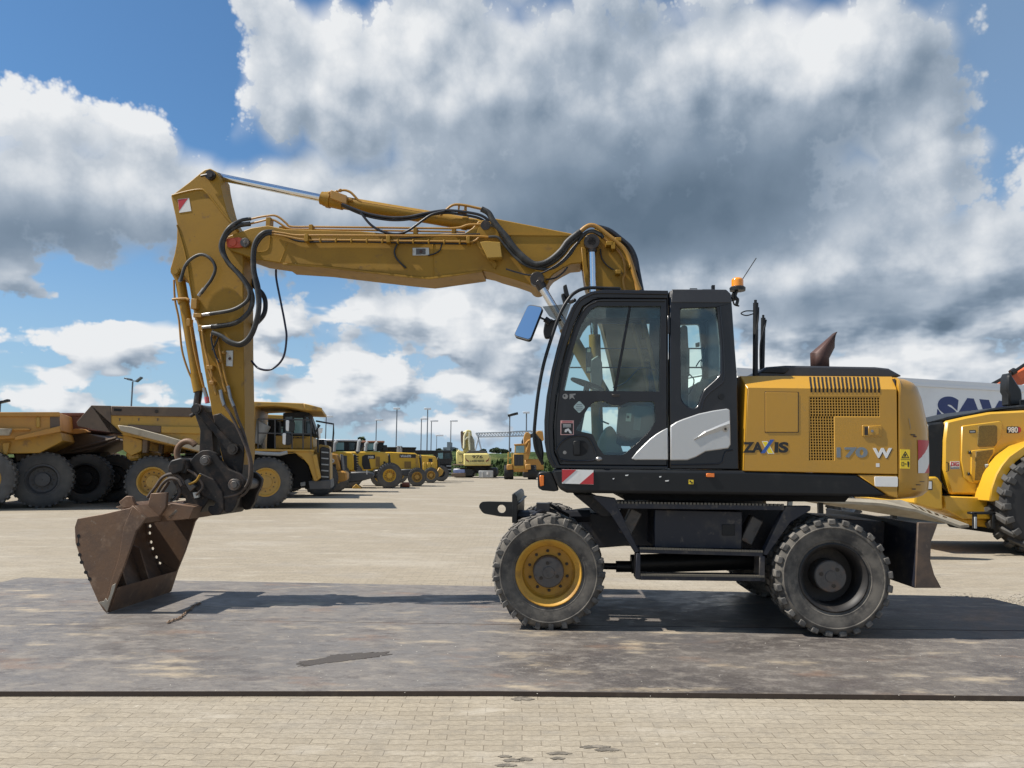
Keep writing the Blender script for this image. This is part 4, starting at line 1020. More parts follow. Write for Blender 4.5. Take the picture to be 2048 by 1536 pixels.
# lower flange that stands proud of the web
ed = [(567, 527), (645, 532), (720, 541), (815, 552), (858, 556), (874, 554), (965, 541)]
lo = [(a, b + 4) for a, b in reversed(ed)]
PR(ed + lo, BD0-.045, BD1+.045, dt=BD0-.02).build('boom_flange', BOOMY, boom, bevel=.003)
PR([(1010, 468), (1148, 469), (1148, 471.5), (1010, 470.5)], BD0-.032, BD0-.02).build('boom_rib', BOOMY, boom)
PR(rpoly([(960, 484), (972, 482), (1000, 484), (1004, 514), (975, 515.5)], 1.5), BD0-.16, BD0-.02).build('valve_cover', M('valve_cover_yellow', (.40, .24, .04), .4, 0, [((.32, .19, .04), 6, .5, .75, .5)]), boom, bevel=.006)
PR([(946, 478), (957, 480), (994, 528), (990, 538)], BD0-.05, BD0-.02).build('boom_rib', BOOMY, boom, bevel=.004)
m = MB(); YC(m, 1074, 557, BD0-.10, BD1+.1, .085, 28); YC(m, 1074, 557, BD0-.115, BD1+.115, .055, 20); m.build('lift_pin', BOOMY, boom)
m = MB(); YC(m, 1183.5, 482.5, BD0-.12, BD1+.12, .075, 28); YC(m, 1183.5, 482.5, BD0-.14, BD1+.14, .045, 20); m.build('boom_pin', GREASE, boom)
# arm pivot cover: red plate with round cap
m = PR(rpoly([(452, 477), (478, 474), (486, 478), (486, 493), (478, 495), (454, 495)], 5), BD0-.05, BD0-.02); rp = m.build('pivot_plate', M('oxide_red', (.50, .075, .03), .5, 0, [((.36, .06, .03), 12, .45, .7, .6)]), boom, bevel=.004)
m = MB(); YC(m, 465, 484.5, BD0-.062, BD0-.04, .045, 20); m.build('pivot_boss', bpy.data.materials['oxide_red'], boom, bevel=.003)
m = MB(); YC(m, 489, 484.5, BD0-.085, BD0-.04, .052, 24); YC(m, 489, 484.5, BD0-.092, BD0-.08, .018, 12); m.build('pivot_cap', HUBG, boom, bevel=.004)
# weld seams across the web
m = MB(); TT(m, [(866, 485), (867, 555)], .006, 6, 0, d=BD0-.02); TT(m, [(575, 486), (560, 525)], .006, 6, 0, d=BD0-.02); TT(m, [(500, 480), (508, 517)], .006, 6, 0, d=BD0-.02); TT(m, [(540, 470), (538, 495), (528, 503), (508, 503)], .006, 6, 3, d=BD0-.02)
m.build('weld_bead', BOOMY, boom)
# sensor plates
m = PR([(825, 495.5), (858, 495), (858.5, 510.5), (825, 511)], BD0-.032, BD0-.02); zp = m.build('sensor_plate', ZINC, boom, bevel=.002)
PR([(832, 497), (851, 497), (851, 508.5), (832, 509)], BD0-.036, BD0-.031).build('sensor_face', HUBG, zp)
m = MB(); YC(m, 841.5, 502.5, BD0-.045, BD0-.03, .015, 12); m.build('sensor_bolt', RUSTP, zp)

# arm
AD0, AD1 = -.205, .085
arm_pts = [(341.5, 392), (378, 364), (401, 345), (409, 339), (420, 336.5), (432, 343), (438.5, 353), (441, 372), (446, 395), (453, 422), (462, 442), (476, 464), (483, 476), (486.5, 520), (487, 700), (489, 830), (490, 905), (482, 965), (468, 980), (455, 968), (447, 930), (436, 880), (424, 826), (414, 770), (406, 725), (396, 660), (384, 590), (374, 560), (368, 553), (353, 555), (342, 548), (340, 538), (344, 525), (349, 507), (353, 485), (354, 450), (350, 430)]
arm = PR(arm_pts, AD0, AD1).build('arm', BOOMY, EX, bevel=.010, seg=2)
# welded edge plate, left and top
m = MB(); TT(m, [(344, 391), (378, 382), (402, 379), (410, 383), (420, 393), (444, 424), (478, 463)], .012, 8, 3, d=AD0-.002); TT(m, [(354, 450), (366, 490), (374, 525), (382, 580), (392, 640)], .009, 8, 3, d=AD0-.002)
m.build('weld_bead', BOOMY, arm)
m = MB(); YC(m, 419, 349, AD0-.05, AD1+.05, .055, 24); YC(m, 419, 349, AD0-.065, AD1+.065, .035, 20); TT(m, [(402, 352, AD0-.04), (416, 349, AD0-.04)], .014, 8, 0)
m.build('cylinder_pin', GREASE, arm)
m = MB(); YC(m, 350, 542, AD0-.03, AD1+.03, .052, 24); YC(m, 350, 542, AD0-.04, AD1+.04, .034, 20); m.build('cylinder_pin', BOOMY, arm)
PR([(355.5, 398.5), (378, 396), (382.5, 422), (358.5, 425.5)], AD0-.003, AD0).build('warning_sticker', WHITE, arm)
PR([(356, 399), (376, 396.7), (358, 422)], AD0-.0042, AD0-.003).build('sticker_red', RED, arm)
m = PR([(452, 701), (466, 701), (465, 733), (452, 732)], AD0-.014, AD0); zp = m.build('sensor_plate', ZINC, arm, bevel=.002)
m = MB(); YC(m, 459, 717, AD0-.022, AD0-.012, .016, 12); m.build('sensor_bolt', RUSTP, zp)
# dirty end of the arm
PR([(425, 830), (441, 826), (470, 850), (487, 862), (488, 905), (483, 962), (468, 979), (456, 966), (448, 930), (436, 880)], AD0-.012, AD1+.012).build('arm_end', COUP, arm, bevel=.008)
m = MB(); YC(m, 464.5, 898.5, AD0-.07, AD1+.07, .06, 24); YC(m, 464.5, 898.5, AD0-.085, AD1+.085, .035, 20); m.build('link_pin', GREASE, arm)
# arm cylinder
m = MB(); TT(m, [(425, 351, -.06), (646, 397, -.06)], .043, 24, 0); m.build('cylinder_rod', CHROME, EX); rod = m
m = MB(); TT(m, [(419, 349, -.06), (436, 353.5, -.06), (448, 358, -.06)], .048, 16, 0); m.build('rod_eye', GREASE, EX, bevel=.004)
m = MB(); TT(m, [(643, 396, -.06), (650, 397.8, -.06)], .075, 24, 0); TT(m, [(649, 397.6, -.06), (687, 406, -.06)], .083, 24, 0); TT(m, [(655, 399, -.06), (662, 400.5, -.06)], .095, 24, 0)
TT(m, [(686, 405.5, -.06), (926, 446, -.06)], .073, 24, 0); TT(m, [(925, 446, -.06), (935, 447.5, -.06)], .078, 24, 0); TT(m, [(934, 447, -.06), (972, 450, -.06)], [.07, .05], 20, 0)
ac = m.build('arm_cylinder', BOOMY, EX)
m = MB()
for q in ((660, 386), (668, 389), (676, 392), (684, 396), (673, 384), (680, 381)):
    TT(m, [(q[0], q[1], -.15), (q[0]+1, q[1], -.05)], .022, 8, 0)
p = E(668, 392, -.16); q = E(690, 400, -.16); m.obox(p.lerp(q, .5), q-p, (0, 1, 0), (0, 0, 1), .10, .04, .05)
TT(m, [(690, 398, -.15), (705, 401, -.15)], .02, 8, 0)
m.build('valve_block', PIPEY, ac, bevel=.005)
m = MB(); TT(m, [(680, 381), (690, 380.5), (700, 384), (708, 391), (715, 399), (722, 404)], .014, 8, 5, d=-.12); TT(m, [(722, 404, -.12), (884, 431, -.12)], .011, 8, 0); TT(m, [(880, 431), (892, 420), (902, 412), (913, 409), (932, 411), (950, 415), (966, 418.5)], .015, 8, 5, d=-.16)
TT(m, [(925, 423), (931, 423.5)], .02, 6, 0, d=-.16); TT(m, [(931, 411), (931, 432)], .016, 6, 0, d=-.14); TT(m, [(918, 412), (917, 424), (930, 430)], .012, 6, 0, d=-.14)
m.build('cylinder_pipe', PIPEY, ac)
m = MB(); YC(m, 971, 450, BD0-.06, BD1+.06, .055, 20); m.build('cylinder_pin', GREASE, ac)
PR([(952, 470), (957, 452), (964, 442), (980, 442), (996, 462), (1000, 474)], BD0-.05, BD0-.02).build('cylinder_lug', BOOMY, boom, bevel=.006)

# lift cylinders (a pair) and adjusting cylinder
for d in (-.36, .24):
    m = MB(); TT(m, [(1070, 552, d), (1140, 668, d)], .042, 20, 0); m.build('cylinder_rod', CHROME, EX)
    m = MB(); YC(m, 1074, 557, d-.05, d+.05, .075, 20); TT(m, [(1076, 562, d), (1086, 578, d)], .055, 16, 0); m.build('rod_eye', GREASE, EX, bevel=.004)
    m = MB(); TT(m, [(1136, 662, d), (1215, 800, d)], .068, 20, 0); TT(m, [(1132, 655, d), (1140, 669, d)], .08, 20, 0); m.build('lift_cylinder', BOOMY, EX)
m = MB(); TT(m, [(1183.5, 490, -.33), (1189, 690, -.33)], .040, 20, 0); m.build('cylinder_rod', CHROME, EX)
m = MB(); YC(m, 1183.5, 482.5, -.38, -.28, .085, 24); TT(m, [(1184, 490, -.33), (1184.5, 505, -.33)], .05, 16, 0); m.build('rod_eye', GREASE, EX, bevel=.004)
m = MB(); TT(m, [(1189, 670, -.33), (1196, 900, -.33)], .062, 20, 0); m.build('adjusting_cylinder', BOOMY, EX)
# guard plates inside base boom
PR([(1162.5, 494), (1172, 497), (1174, 530), (1186, 582), (1176, 583), (1170, 563), (1165.5, 530)], BD0-.03, BD0).build('boom_rib', BOOMY, bb, bevel=.004)

# bucket cylinder on the front of the arm
m = MB(); TT(m, [(361, 562, -.06), (397, 775, -.06)], .056, 24, 0); TT(m, [(392, 748, -.06), (399, 783, -.06)], .066, 24, 0); TT(m, [(366, 598, -.06), (368, 606, -.06)], .066, 20, 0); TT(m, [(351, 543, -.06), (361, 562, -.06)], .05, 16, 0)
bcyl = m.build('bucket_cylinder', BOOMY, EX)
m = MB(); TT(m, [(398, 780, -.06), (393, 816, -.06)], .042, 20, 0); m.build('cylinder_rod', GREASE, EX)
m = MB(); TT(m, [(348, 560), (350, 600), (358, 640), (364, 700), (378, 745), (392, 770)], .012, 8, 5, d=-.10); TT(m, [(345, 599), (352, 598), (372, 597), (378, 600)], .016, 8, 0, d=-.14)
TT(m, [(380, 640), (387, 690), (398, 740), (406, 770), (410, 778)], .013, 8, 5, d=-.15)
m.build('cylinder_pipe', PIPEY, bcyl)
m = MB(); TT(m, [(408, 776, -.15), (414, 797, -.15)], .022, 10, 0); m.build('quick_coupling', STEELM, bcyl)
m = MB(); TT(m, [(413, 794, -.15), (415, 806, -.15)], .026, 10, 0); m.build('coupling_cap', M('pink_cap', (.55, .12, .14), .5), bcyl)
# pipes and fittings down the arm
m = MB()
def fit(px, py, w, h, d=-.26):
    p = E(px, py, d); k = .0052; m.box((p.x-w*k/2, d-.02, p.z-h*k/2), (p.x+w*k/2, d+.06, p.z+h*k/2))
for q in ((389, 608, 13, 22), (396, 631, 18, 9), (402, 657, 10, 14), (378, 645, 8, 16), (425, 670, 8, 10), (420, 735, 14, 9), (440, 722, 10, 8), (447, 705, 6, 6), (424, 766, 10, 8)): fit(*q)
TT(m, [(389, 618), (393, 635), (398, 650), (404, 662), (411, 700), (418, 740), (426, 765), (433, 790)], .014, 8, 5, d=-.25)
TT(m, [(404, 660), (408, 690), (416, 720), (425, 755)], .012, 8, 5, d=-.27)
TT(m, [(425, 672), (431, 705), (441, 745), (447, 770), (452, 784)], .013, 8, 5, d=-.25)
TT(m, [(434, 672), (441, 710), (452, 760), (458, 776)], .012, 8, 5, d=-.25)
m.build('arm_pipes', PIPEY, arm, bevel=.004)
m = MB(); TT(m, [(441, 780), (444, 796), (449, 812)], .022, 10, 0, d=-.26); TT(m, [(456, 772), (461, 796), (468, 814)], .020, 10, 0, d=-.26); TT(m, [(397, 592), (408, 577)], .020, 10, 0, d=-.26); TT(m, [(359, 564), (363, 550)], .018, 10, 0, d=-.2)
TT(m, [(405, 630), (430, 626)], .020, 10, 0, d=-.27); TT(m, [(405, 655), (434, 652)], .020, 10, 0, d=-.27); TT(m, [(424, 665), (442, 671)], .020, 10, 0, d=-.27)
m.build('hose_fittings', STEELM, arm)
# hoses
def hose(name, pts, r, d, mat=HOSE, parent=arm, rings=False):
    mm = MB(); path = catmull([E(p[0], p[1], p[2] if len(p) > 2 else d) for p in pts], 7); mm.tube(path, r, 10)
    if rings:
        for i in range(0, len(path)-1):
            for k in (0, .5):
                q = path[i].lerp(path[i+1], k); t = (path[i+1]-path[i]).normalized(); mm.tube([q - t*.005, q + t*.005], r*1.16, 10)
    return mm.build(name, mat, parent)
hose('hydraulic_hose', [(502, 437.5, -.16), (481.5, 441, -.2), (460.6, 453), (447.6, 471), (441, 492), (447.6, 513), (468.4, 539), (489, 565), (499, 586), (492, 604), (466, 619.5), (429, 626.5), (420, 628)], .021, -.33, rings=False)
hose('hydraulic_hose', [(500, 447.6, -.16), (476, 451.5, -.22), (455, 466), (445, 492), (455, 523), (481.5, 552), (499.7, 578), (505, 601), (497, 625), (471, 645.5), (434.6, 652.5), (424, 653)], .024, -.31, rings=True)
hose('hydraulic_hose', [(546, 463, -.30), (528, 464.5), (513, 479), (506, 502), (506, 541), (513, 575), (516.5, 612), (512, 640), (500, 671), (481.5, 687), (460.6, 683), (442, 671.5), (424, 665)], .023, -.36)
hose('hydraulic_hose', [(548, 468, -.30), (532, 469), (518, 482), (510, 502), (510, 541), (518, 575), (520, 612), (515, 644), (502, 676), (484, 691), (462, 688), (446, 678)], .018, -.34, HOSEB)
hose('hydraulic_hose', [(497, 552, .05), (509, 572, .06), (525, 588, .08), (531, 607, .08), (526, 632, .06), (502, 657, .04)], .024, .06, HOSEB, rings=True)
hose('hydraulic_hose', [(361.5, 562), (369.5, 534), (382.5, 518), (403, 509), (421.6, 518), (430.7, 536), (424, 557), (411, 575), (402, 587)], .018, -.27)
hose('hydraulic_hose', [(552, 540, -.1), (553, 560), (562, 606), (570, 648), (573, 677), (566, 716), (543, 738.5), (518, 737), (503, 722, -.1)], .012, -.18, M('blue_black_hose', (.012, .012, .03), .35), boom)
hose('hydraulic_hose', [(424, 700), (430, 690), (438, 672)], .010, -.29, HOSEB)
hose('hydraulic_hose', [(426, 660), (423, 680), (431, 710), (438, 725)], .010, -.30, HOSEB)
hose('hydraulic_hose', [(449, 810), (462, 830), (476, 858), (488, 885), (497, 910), (501, 935), (497, 962), (486, 980), (470, 990), (441, 994), (420, 983), (408, 968), (399, 952)], .016, -.33, M('worn_hose', (.055, .040, .030), .6, 0, [((.15, .10, .07), 8, .45, .7, .7)]))
hose('hydraulic_hose', [(468, 812), (476, 838), (486, 862), (494, 890), (503, 925), (503, 955), (495, 980), (477, 994), (446, 999), (420, 990), (404, 972), (396, 955)], .016, -.30, MATS['worn_hose'])
hose('hydraulic_hose', [(494, 890), (499, 930), (497, 965), (480, 985), (455, 995)], .014, -.27, MATS['worn_hose'])
# boom pipes
m = MB()
TT(m, [(502, 438), (520, 434), (536, 431.5), (549, 431), (560, 436), (572, 446), (582, 453), (620, 453.5)], .012, 8, 5, d=-.16); TT(m, [(620, 453.5, -.16), (903, 457, -.16)], .012, 8, 0)
TT(m, [(500, 447.5), (520, 443), (536, 439), (547, 440), (560, 447), (572, 455), (585, 458)], .012, 8, 5, d=-.16); TT(m, [(585, 458, -.16), (930, 464, -.16)], .011, 8, 0)
TT(m, [(900, 457), (920, 455), (935, 450), (950, 449), (982, 449)], .014, 8, 5, d=-.28)
TT(m, [(544, 463), (570, 467), (593, 470.5), (640, 470.5)], .0115, 8, 5, d=-.32); TT(m, [(640, 470.5, -.32), (960, 472, -.32)], .0115, 8, 0); TT(m, [(955, 472), (977, 474)], .013, 8, 0, d=-.32)
TT(m, [(544, 468), (570, 472), (606, 479), (650, 479.6)], .0115, 8, 5, d=-.32); TT(m, [(650, 479.6, -.32), (945, 483.5, -.32)], .0115, 8, 0); TT(m, [(944, 483.5), (952, 480), (958, 474)], .0115, 8, 4, d=-.32)
m.build('boom_pipes', PIPEY, boom)
m = MB()
def clamp(px, py, w, h, d0, d1):
    p = E(px, py, d0); k = .0053; m.box((p.x-w*k/2, d0, p.z-h*k/2), (p.x+w*k/2, d1, p.z+h*k/2))
for q in ((612, 475, 8, 16, -.345, -.25), (776, 477, 8, 15, -.345, -.25), (936, 479, 7, 15, -.345, -.25), (536, 445, 10, 24, -.20, -.1), (621, 455, 8, 14, -.19, -.1), (830, 461, 8, 14, -.19, -.1), (907, 461, 8, 14, -.19, -.1), (565, 455, 16, 6, -.16, -.05)): clamp(*q)
for px in range(640, 930, 31): clamp(px, 480 + (px-640)*.0125, 3, 9, -.336, -.30)
m.build('pipe_clamps', BOOMY, boom, bevel=.003)
hose('boom_cable', [(548, 466), (575, 474), (606, 483), (700, 483), (800, 485), (900, 487), (940, 487)], .012, -.28, HOSEB, boom)
hose('boom_cable', [(795, 487, -.28), (789, 502, -.28), (792, 515, -.28), (802, 527, -.28), (812, 536, -.27)], .010, -.28, HOSEB, boom)
hose('boom_cable', [(884, 486, -.28), (880, 500, -.28), (870, 507, -.28), (856, 511, -.28)], .008, -.28, HOSEB, boom)
hose('boom_cable', [(800, 478, -.30), (850, 473, -.30), (900, 470, -.3), (960, 468, -.3)], .009, -.29, HOSEB, boom)
# hoses along the arm cylinder and over to the base boom
hose('hydraulic_hose', [(684, 408), (708, 418), (737, 428), (776, 434.5), (815, 434), (854, 426), (889.5, 421), (922, 423), (960, 430), (980, 444), (998, 466)], .016, -.25, HOSEB, boom)
hose('hydraulic_hose', [(684, 411), (712, 424), (741, 434), (780, 440), (815, 439), (856, 431), (889.5, 426), (922, 429), (957, 436), (975, 448), (990, 464)], .014, -.23, HOSEB, boom)
hose('hydraulic_hose', [(721.5, 425), (741, 449), (765, 463), (792, 468), (815, 462), (845, 441), (864, 429), (889.5, 422)], .014, -.27, HOSEB, boom)
hose('hydraulic_hose', [(964, 418.5), (977, 426), (986, 441), (1000, 459), (1014, 475), (1027, 493), (1044, 511), (1066, 527), (1085, 527), (1103, 518), (1122, 501), (1135, 483.5), (1153, 468.5), (1161, 463)], .028, -.36, HOSE, boom, rings=True)
hose('hydraulic_hose', [(982, 449), (996, 456), (1010, 478), (1024, 497), (1042, 516), (1066, 533), (1086, 533), (1106, 524), (1126, 507), (1139, 489), (1156, 474), (1166, 467)], .024, -.33, HOSE, boom)
hose('hydraulic_hose', [(977, 474), (996, 475), (1010, 491), (1029, 513), (1051, 530), (1079, 538), (1103, 537), (1122, 526), (1140, 509), (1153, 489), (1168, 470), (1184, 463), (1202, 472)], .016, -.34, HOSE, boom)
hose('hydraulic_hose', [(1012, 538), (1035, 545), (1058, 550), (1080, 547), (1100, 538), (1125, 520), (1145, 496), (1155, 485)], .009, -.40, HOSEB, boom)
hose('hydraulic_hose', [(1092, 559, -.3), (1110, 556, -.3), (1125, 546, -.3), (1135, 534, -.3)], .010, -.30, HOSEB, boom)
hose('hydraulic_hose', [(1160, 478), (1172, 466), (1186, 462), (1200, 468), (1206, 476)], .020, -.33, HOSE, boom)
m = MB()
TT(m, [(1161, 463), (1172, 454), (1183, 450.5), (1196, 455), (1218, 472), (1237, 487), (1253, 505), (1263, 530), (1272, 560), (1280, 580)], .025, 10, 6, d=-.34)
TT(m, [(1202, 472), (1220, 487), (1236, 501), (1247, 520), (1250, 545), (1246, 560), (1252, 590), (1270, 650)], .014, 8, 6, d=-.28)
TT(m, [(1272, 558), (1282, 620), (1300, 700), (1318, 790)], .024, 10, 5, d=-.33); TT(m, [(1250, 590), (1268, 660), (1284, 720), (1300, 790)], .022, 10, 5, d=-.30)
m.build('base_pipes', PIPEY, bb)
m = MB()
for a, b, w, h in ((1219, 488, 14, 8), (1226, 493, 8, 14), (1236, 480, 12, 7), (1236, 545, 10, 8), (1262, 533, 8, 8), (1288, 672, 10, 10), (1295, 720, 10, 8)):
    p = E(a, b, -.32); k = .0053; m.box((p.x-w*k/2, -.36, p.z-h*k/2), (p.x+w*k/2, -.24, p.z+h*k/2))
m.build('pipe_clamps', BOOMY, bb, bevel=.003)
hose('hydraulic_hose', [(1194, 454), (1218, 461), (1241, 478), (1259, 494), (1270, 516), (1276, 546), (1283, 582), (1296, 640)], .030, -.05, HOSEB, bb)
hose('hydraulic_hose', [(1190, 456), (1214, 466), (1237, 482), (1256, 500), (1266, 522), (1273, 550), (1280, 584)], .026, .05, HOSEB, bb)
hose('hydraulic_hose', [(1201, 498), (1203, 515), (1213, 530), (1227, 540)], .009, -.27, GREASE, bb)

# linkage
m = PR(rpoly([(385, 822), (385, 811), (392, 806), (402, 810), (406, 820), (440, 862), (470, 892), (472, 904), (462, 907), (452, 900), (420, 856), (396, 830)], 4), -.26, -.20); m.prism(XZ(rpoly([(385, 822), (385, 811), (392, 806), (402, 810), (406, 820), (440, 862), (470, 892), (472, 904), (462, 907), (452, 900), (420, 856), (396, 830)], 4), -.26), .08, .14)
lk = m.build('link_arm', COUP, EX, bevel=.005)
m = MB(); YC(m, 392, 818, -.29, .17, .056, 24); YC(m, 392, 818, -.305, .185, .035, 18); TT(m, [(381, 832, -.28), (388, 828, -.28)], .02, 8, 0); m.build('link_pin', GREASE, lk)
m = PR(rpoly([(392, 812), (408, 818), (424, 850), (428, 905), (418, 930), (404, 930), (398, 905), (400, 860), (388, 826)], 5), -.17, .05); m.build('link_rod', COUP, EX, bevel=.008)
# quick coupler
cpl = rpoly([(376, 927), (390, 910), (403, 901), (418, 900), (432, 908), (444, 928), (460, 942), (482, 949), (489, 962), (484, 978), (474, 996), (468, 1010), (462, 1022), (452, 1026), (447, 1016), (444, 1006), (436, 1004), (432, 1018), (440, 1020), (446, 1022), (442, 1030), (424, 1031), (416, 1020), (418, 1012), (428, 1008), (440, 996), (440, 986), (425, 966), (400, 958), (380, 944)], 3, 3)
cpl = [(376, 927), (390, 910), (403, 901), (418, 900), (430, 906), (441, 922), (456, 938), (478, 947), (489, 960), (486, 976), (478, 990), (472, 1010), (463, 1024), (452, 1026), (447, 1018), (446, 1006), (447, 996), (438, 990), (410, 985), (388, 965), (374, 944)]
for d0, d1 in ((-.34, -.27), (.15, .22)):
    PR(rpoly(cpl, 4), d0, d1, dt=-.34).build('coupler_cheek', COUP, EX, bevel=.006)
m = PR(rpoly([(398, 945), (430, 960), (445, 985), (447, 1003), (447, 1020), (440, 1030), (424, 1031), (415, 1021), (417, 1012), (428, 1012), (431, 1004), (412, 996), (388, 978)], 4), -.36, .24); hk = m.build('coupler_hook', COUP, EX, bevel=.008)
m = MB()
for (a, b, r1) in ((409, 921, .055), (467, 969.5, .062)):
    YC(m, a, b, -.40, .28, r1, 24); YC(m, a, b, -.42, .30, r1*.62, 18)
m.build('coupler_pin', HUBG, EX, bevel=.004)
# tilting rotator between coupler and bucket
PR(rpoly([(334, 940), (342, 922), (362, 915), (372, 921), (396, 940), (424, 962), (428, 985), (412, 1008), (396, 1030), (372, 1040), (352, 1034), (352, 1012), (372, 1000), (360, 985), (345, 965)], 4), -.33, .2).build('tilt_rotator', COUP, EX, bevel=.012, seg=2)
rot = bpy.data.objects['tilt_rotator']
m = PR(rpoly([(334, 935), (341, 921), (362, 915), (370, 922), (366, 942), (344, 950)], 4), -.46, -.30); m.prism(XZ(rpoly([(360, 925), (372, 922), (378, 935), (372, 948), (362, 946)], 3), -.42), -.44, -.3); m.build('tilt_cylinder', COUP, rot, bevel=.012)
m = PR([(366, 962), (376, 957), (391, 973), (380, 984)], -.42, -.36); m.build('valve_block', HUBG, rot, bevel=.006)
m = PR([(385, 985), (396, 984), (397, 995), (388, 997)], -.40, -.36); m.prism(XZ([(338, 1034), (354, 1018), (358, 1022), (344, 1039)], -.5), -.52, -.48); m.build('nameplate', ZINC, rot, bevel=.002)
m = MB(); TT(m, [(295, 995), (310, 975), (325, 955), (345, 948), (362, 958), (368, 970)], .018, 8, 5, d=-.42); TT(m, [(315, 985), (325, 968), (340, 957), (356, 960), (364, 972)], .018, 8, 5, d=-.45); TT(m, [(365, 935), (385, 945), (400, 960), (405, 975), (392, 990)], .014, 8, 5, d=-.42)
TT(m, [(300, 1000), (318, 990), (332, 972), (338, 962)], .02, 8, 5, d=-.36); TT(m, [(352, 1000), (360, 985), (356, 972)], .02, 8, 5, d=-.4)
m.build('rotator_hoses', MATS['worn_hose'], rot)
m = MB(); TT(m, [(378, 968), (392, 962), (400, 950)], .014, 8, 4, d=-.43); m.build('rotator_pipe', BOOMY, rot)
# rusty hook behind the coupler
m = MB(); c0 = E(374, 905, -.1); ringp = [Vector((c0.x + .115*math.cos(a), -.1, c0.z + .125*math.sin(a))) for a in [R(40 + 270*k/24) for k in range(25)]]
m.tube(ringp, .034, 10); m.build('lifting_hook', RUSTB, rot)

# bucket
KD0, KD1 = -.88, .42
side = [(154, 1044), (205, 1034.5), (260, 1022), (265, 1017), (292, 1042.5), (271, 1069), (260, 1103), (246.5, 1141), (229.5, 1182), (212.5, 1233), (206, 1227), (195.5, 1210.6), (176.6, 1167), (161.5, 1129), (150, 1092), (148.5, 1061)]
hl = [(156.8, 1078.5), (156, 1095), (159, 1116), (162.7, 1131), (171, 1151), (179, 1164.5)]
sx = XZ(side, KD0)
# the lowest point rests on the plate
zmin = min(z for _, z in sx); dz = .004 - zmin
def lift(pts): return [(x, z + dz) for x, z in pts]
bk = MB().prism(lift(sx), KD0, KD0+.035)
hx = [lift(XZ([q], KD0))[0] for q in hl]
holes = [circle(a+.085*0, b, .019, 12) for a, b in hx]
MBK = MB(); MBK.prism(lift(sx), KD1-.035, KD1, [circle(a + .05, b - .0, .020, 12) for a, b in hx])
# shell: curved back, extruded across
outer = [(154, 1044), (148.5, 1061), (150, 1092), (161.5, 1129), (176.6, 1167), (195.5, 1210.6), (206, 1227), (212.5, 1233)]
ox = lift(XZ(outer, KD0)); cxm = E(230, 1090, KD0)
ix = [(x + (cxm.x-x)*.07 + .008, z + (cxm.z+dz-z)*.05) for x, z in ox]
MBK2 = MB().prism(ox + list(reversed(ix)), KD0+.035, KD1-.035)
bk.v, bk.f, bk.sm = bk.v, bk.f, bk.sm
allb = MB(); 
for q in (bk, MBK, MBK2): allb.add(q.v, q.f)
# top beam
top = lift(XZ([(205, 1034.5), (260, 1022), (265, 1017), (292, 1042.5), (284, 1054), (262, 1040), (208, 1046)], KD0)); allb.prism(top, KD0+.035, KD1-.035)
bucket = allb.build('bucket', RUSTB, EX, bevel=.006)
m = MB()
for a, b in hx: m.tube([(a, KD0-.0015, b), (a, KD0+.004, b)], .0185, 14)
for i in (0, 2, 4):
    a, b = hx[i], hx[i+1]; u = Vector((b[0]-a[0], 0, b[1]-a[1])).normalized(); w = Vector((-u.z, 0, u.x))*.004
    A_, B_ = Vector((a[0], 0, a[1])), Vector((b[0], 0, b[1])); m.prism([((p).x, (p).z) for p in (A_-w, A_+w, B_+w, B_-w)], KD0-.0012, KD0+.003)
m.build('drain_holes', DARK, bucket)
# wear plate with weld seam on the near side and shiny cutting corner
wp = lift(XZ([(265, 1018), (291.5, 1042.5), (271, 1069), (260, 1103), (246.5, 1141), (229.5, 1182), (213, 1232), (207, 1221), (222, 1170), (238, 1118), (247, 1060)], KD0-.012)); m = MB().prism(wp, KD0-.012, KD0); m.build('wear_plate', RUSTB, bucket, bevel=.003)
m = MB().prism(lift(XZ([(231, 1173), (229, 1183), (213.5, 1231), (207, 1222), (196.5, 1211), (207, 1209), (211, 1203), (214, 1208), (219, 1196), (223, 1178)], KD0-.018)), KD0-.016, KD0-.011); m.build('worn_corner', M('worn_steel', (.30, .27, .22), .5, .3, [((.16, .11, .07), 9, .45, .7, .7)]), bucket, bevel=.002)
ce = lift(XZ([(212.5, 1234), (203, 1222), (222, 1188), (232, 1182)], KD0)); m = MB().prism(ce, KD0+.036, KD1-.036); m.build('cutting_edge', RUSTB, bucket, bevel=.004)
# inside ribs
m = MB()
for d in (-.5, -.06):
    m.prism(lift(XZ([(165, 1110), (200, 1205), (216, 1210), (190, 1120)], KD0)), d, d+.03)
m.build('inside_rib', RUSTB, bucket, bevel=.004)
# ears on top of the bucket
m = MB()
for (pts, d0, d1) in (([(237, 1010), (252, 998), (262, 999), (270, 1016), (262, 1022), (244, 1022)], -.55, -.50), ([(237, 1010), (252, 998), (262, 999), (270, 1016), (262, 1022), (244, 1022)], -.36, -.31),
                      ([(301, 993), (333, 991), (331, 1020), (318, 1040), (288, 1040)], -.62, -.57), ([(301, 993), (333, 991), (331, 1020), (318, 1040), (288, 1040)], .10, .15)):
    m.prism(lift(XZ(pts, d0)), d0, d1)
m.prism(lift(XZ([(232, 1020), (268, 1010), (300, 1030), (345, 1012), (390, 1020), (380, 1044), (300, 1052), (262, 1034)], -.50)), -.52, .12)
m.build('bucket_ear', RUSTB, bucket, bevel=.006)
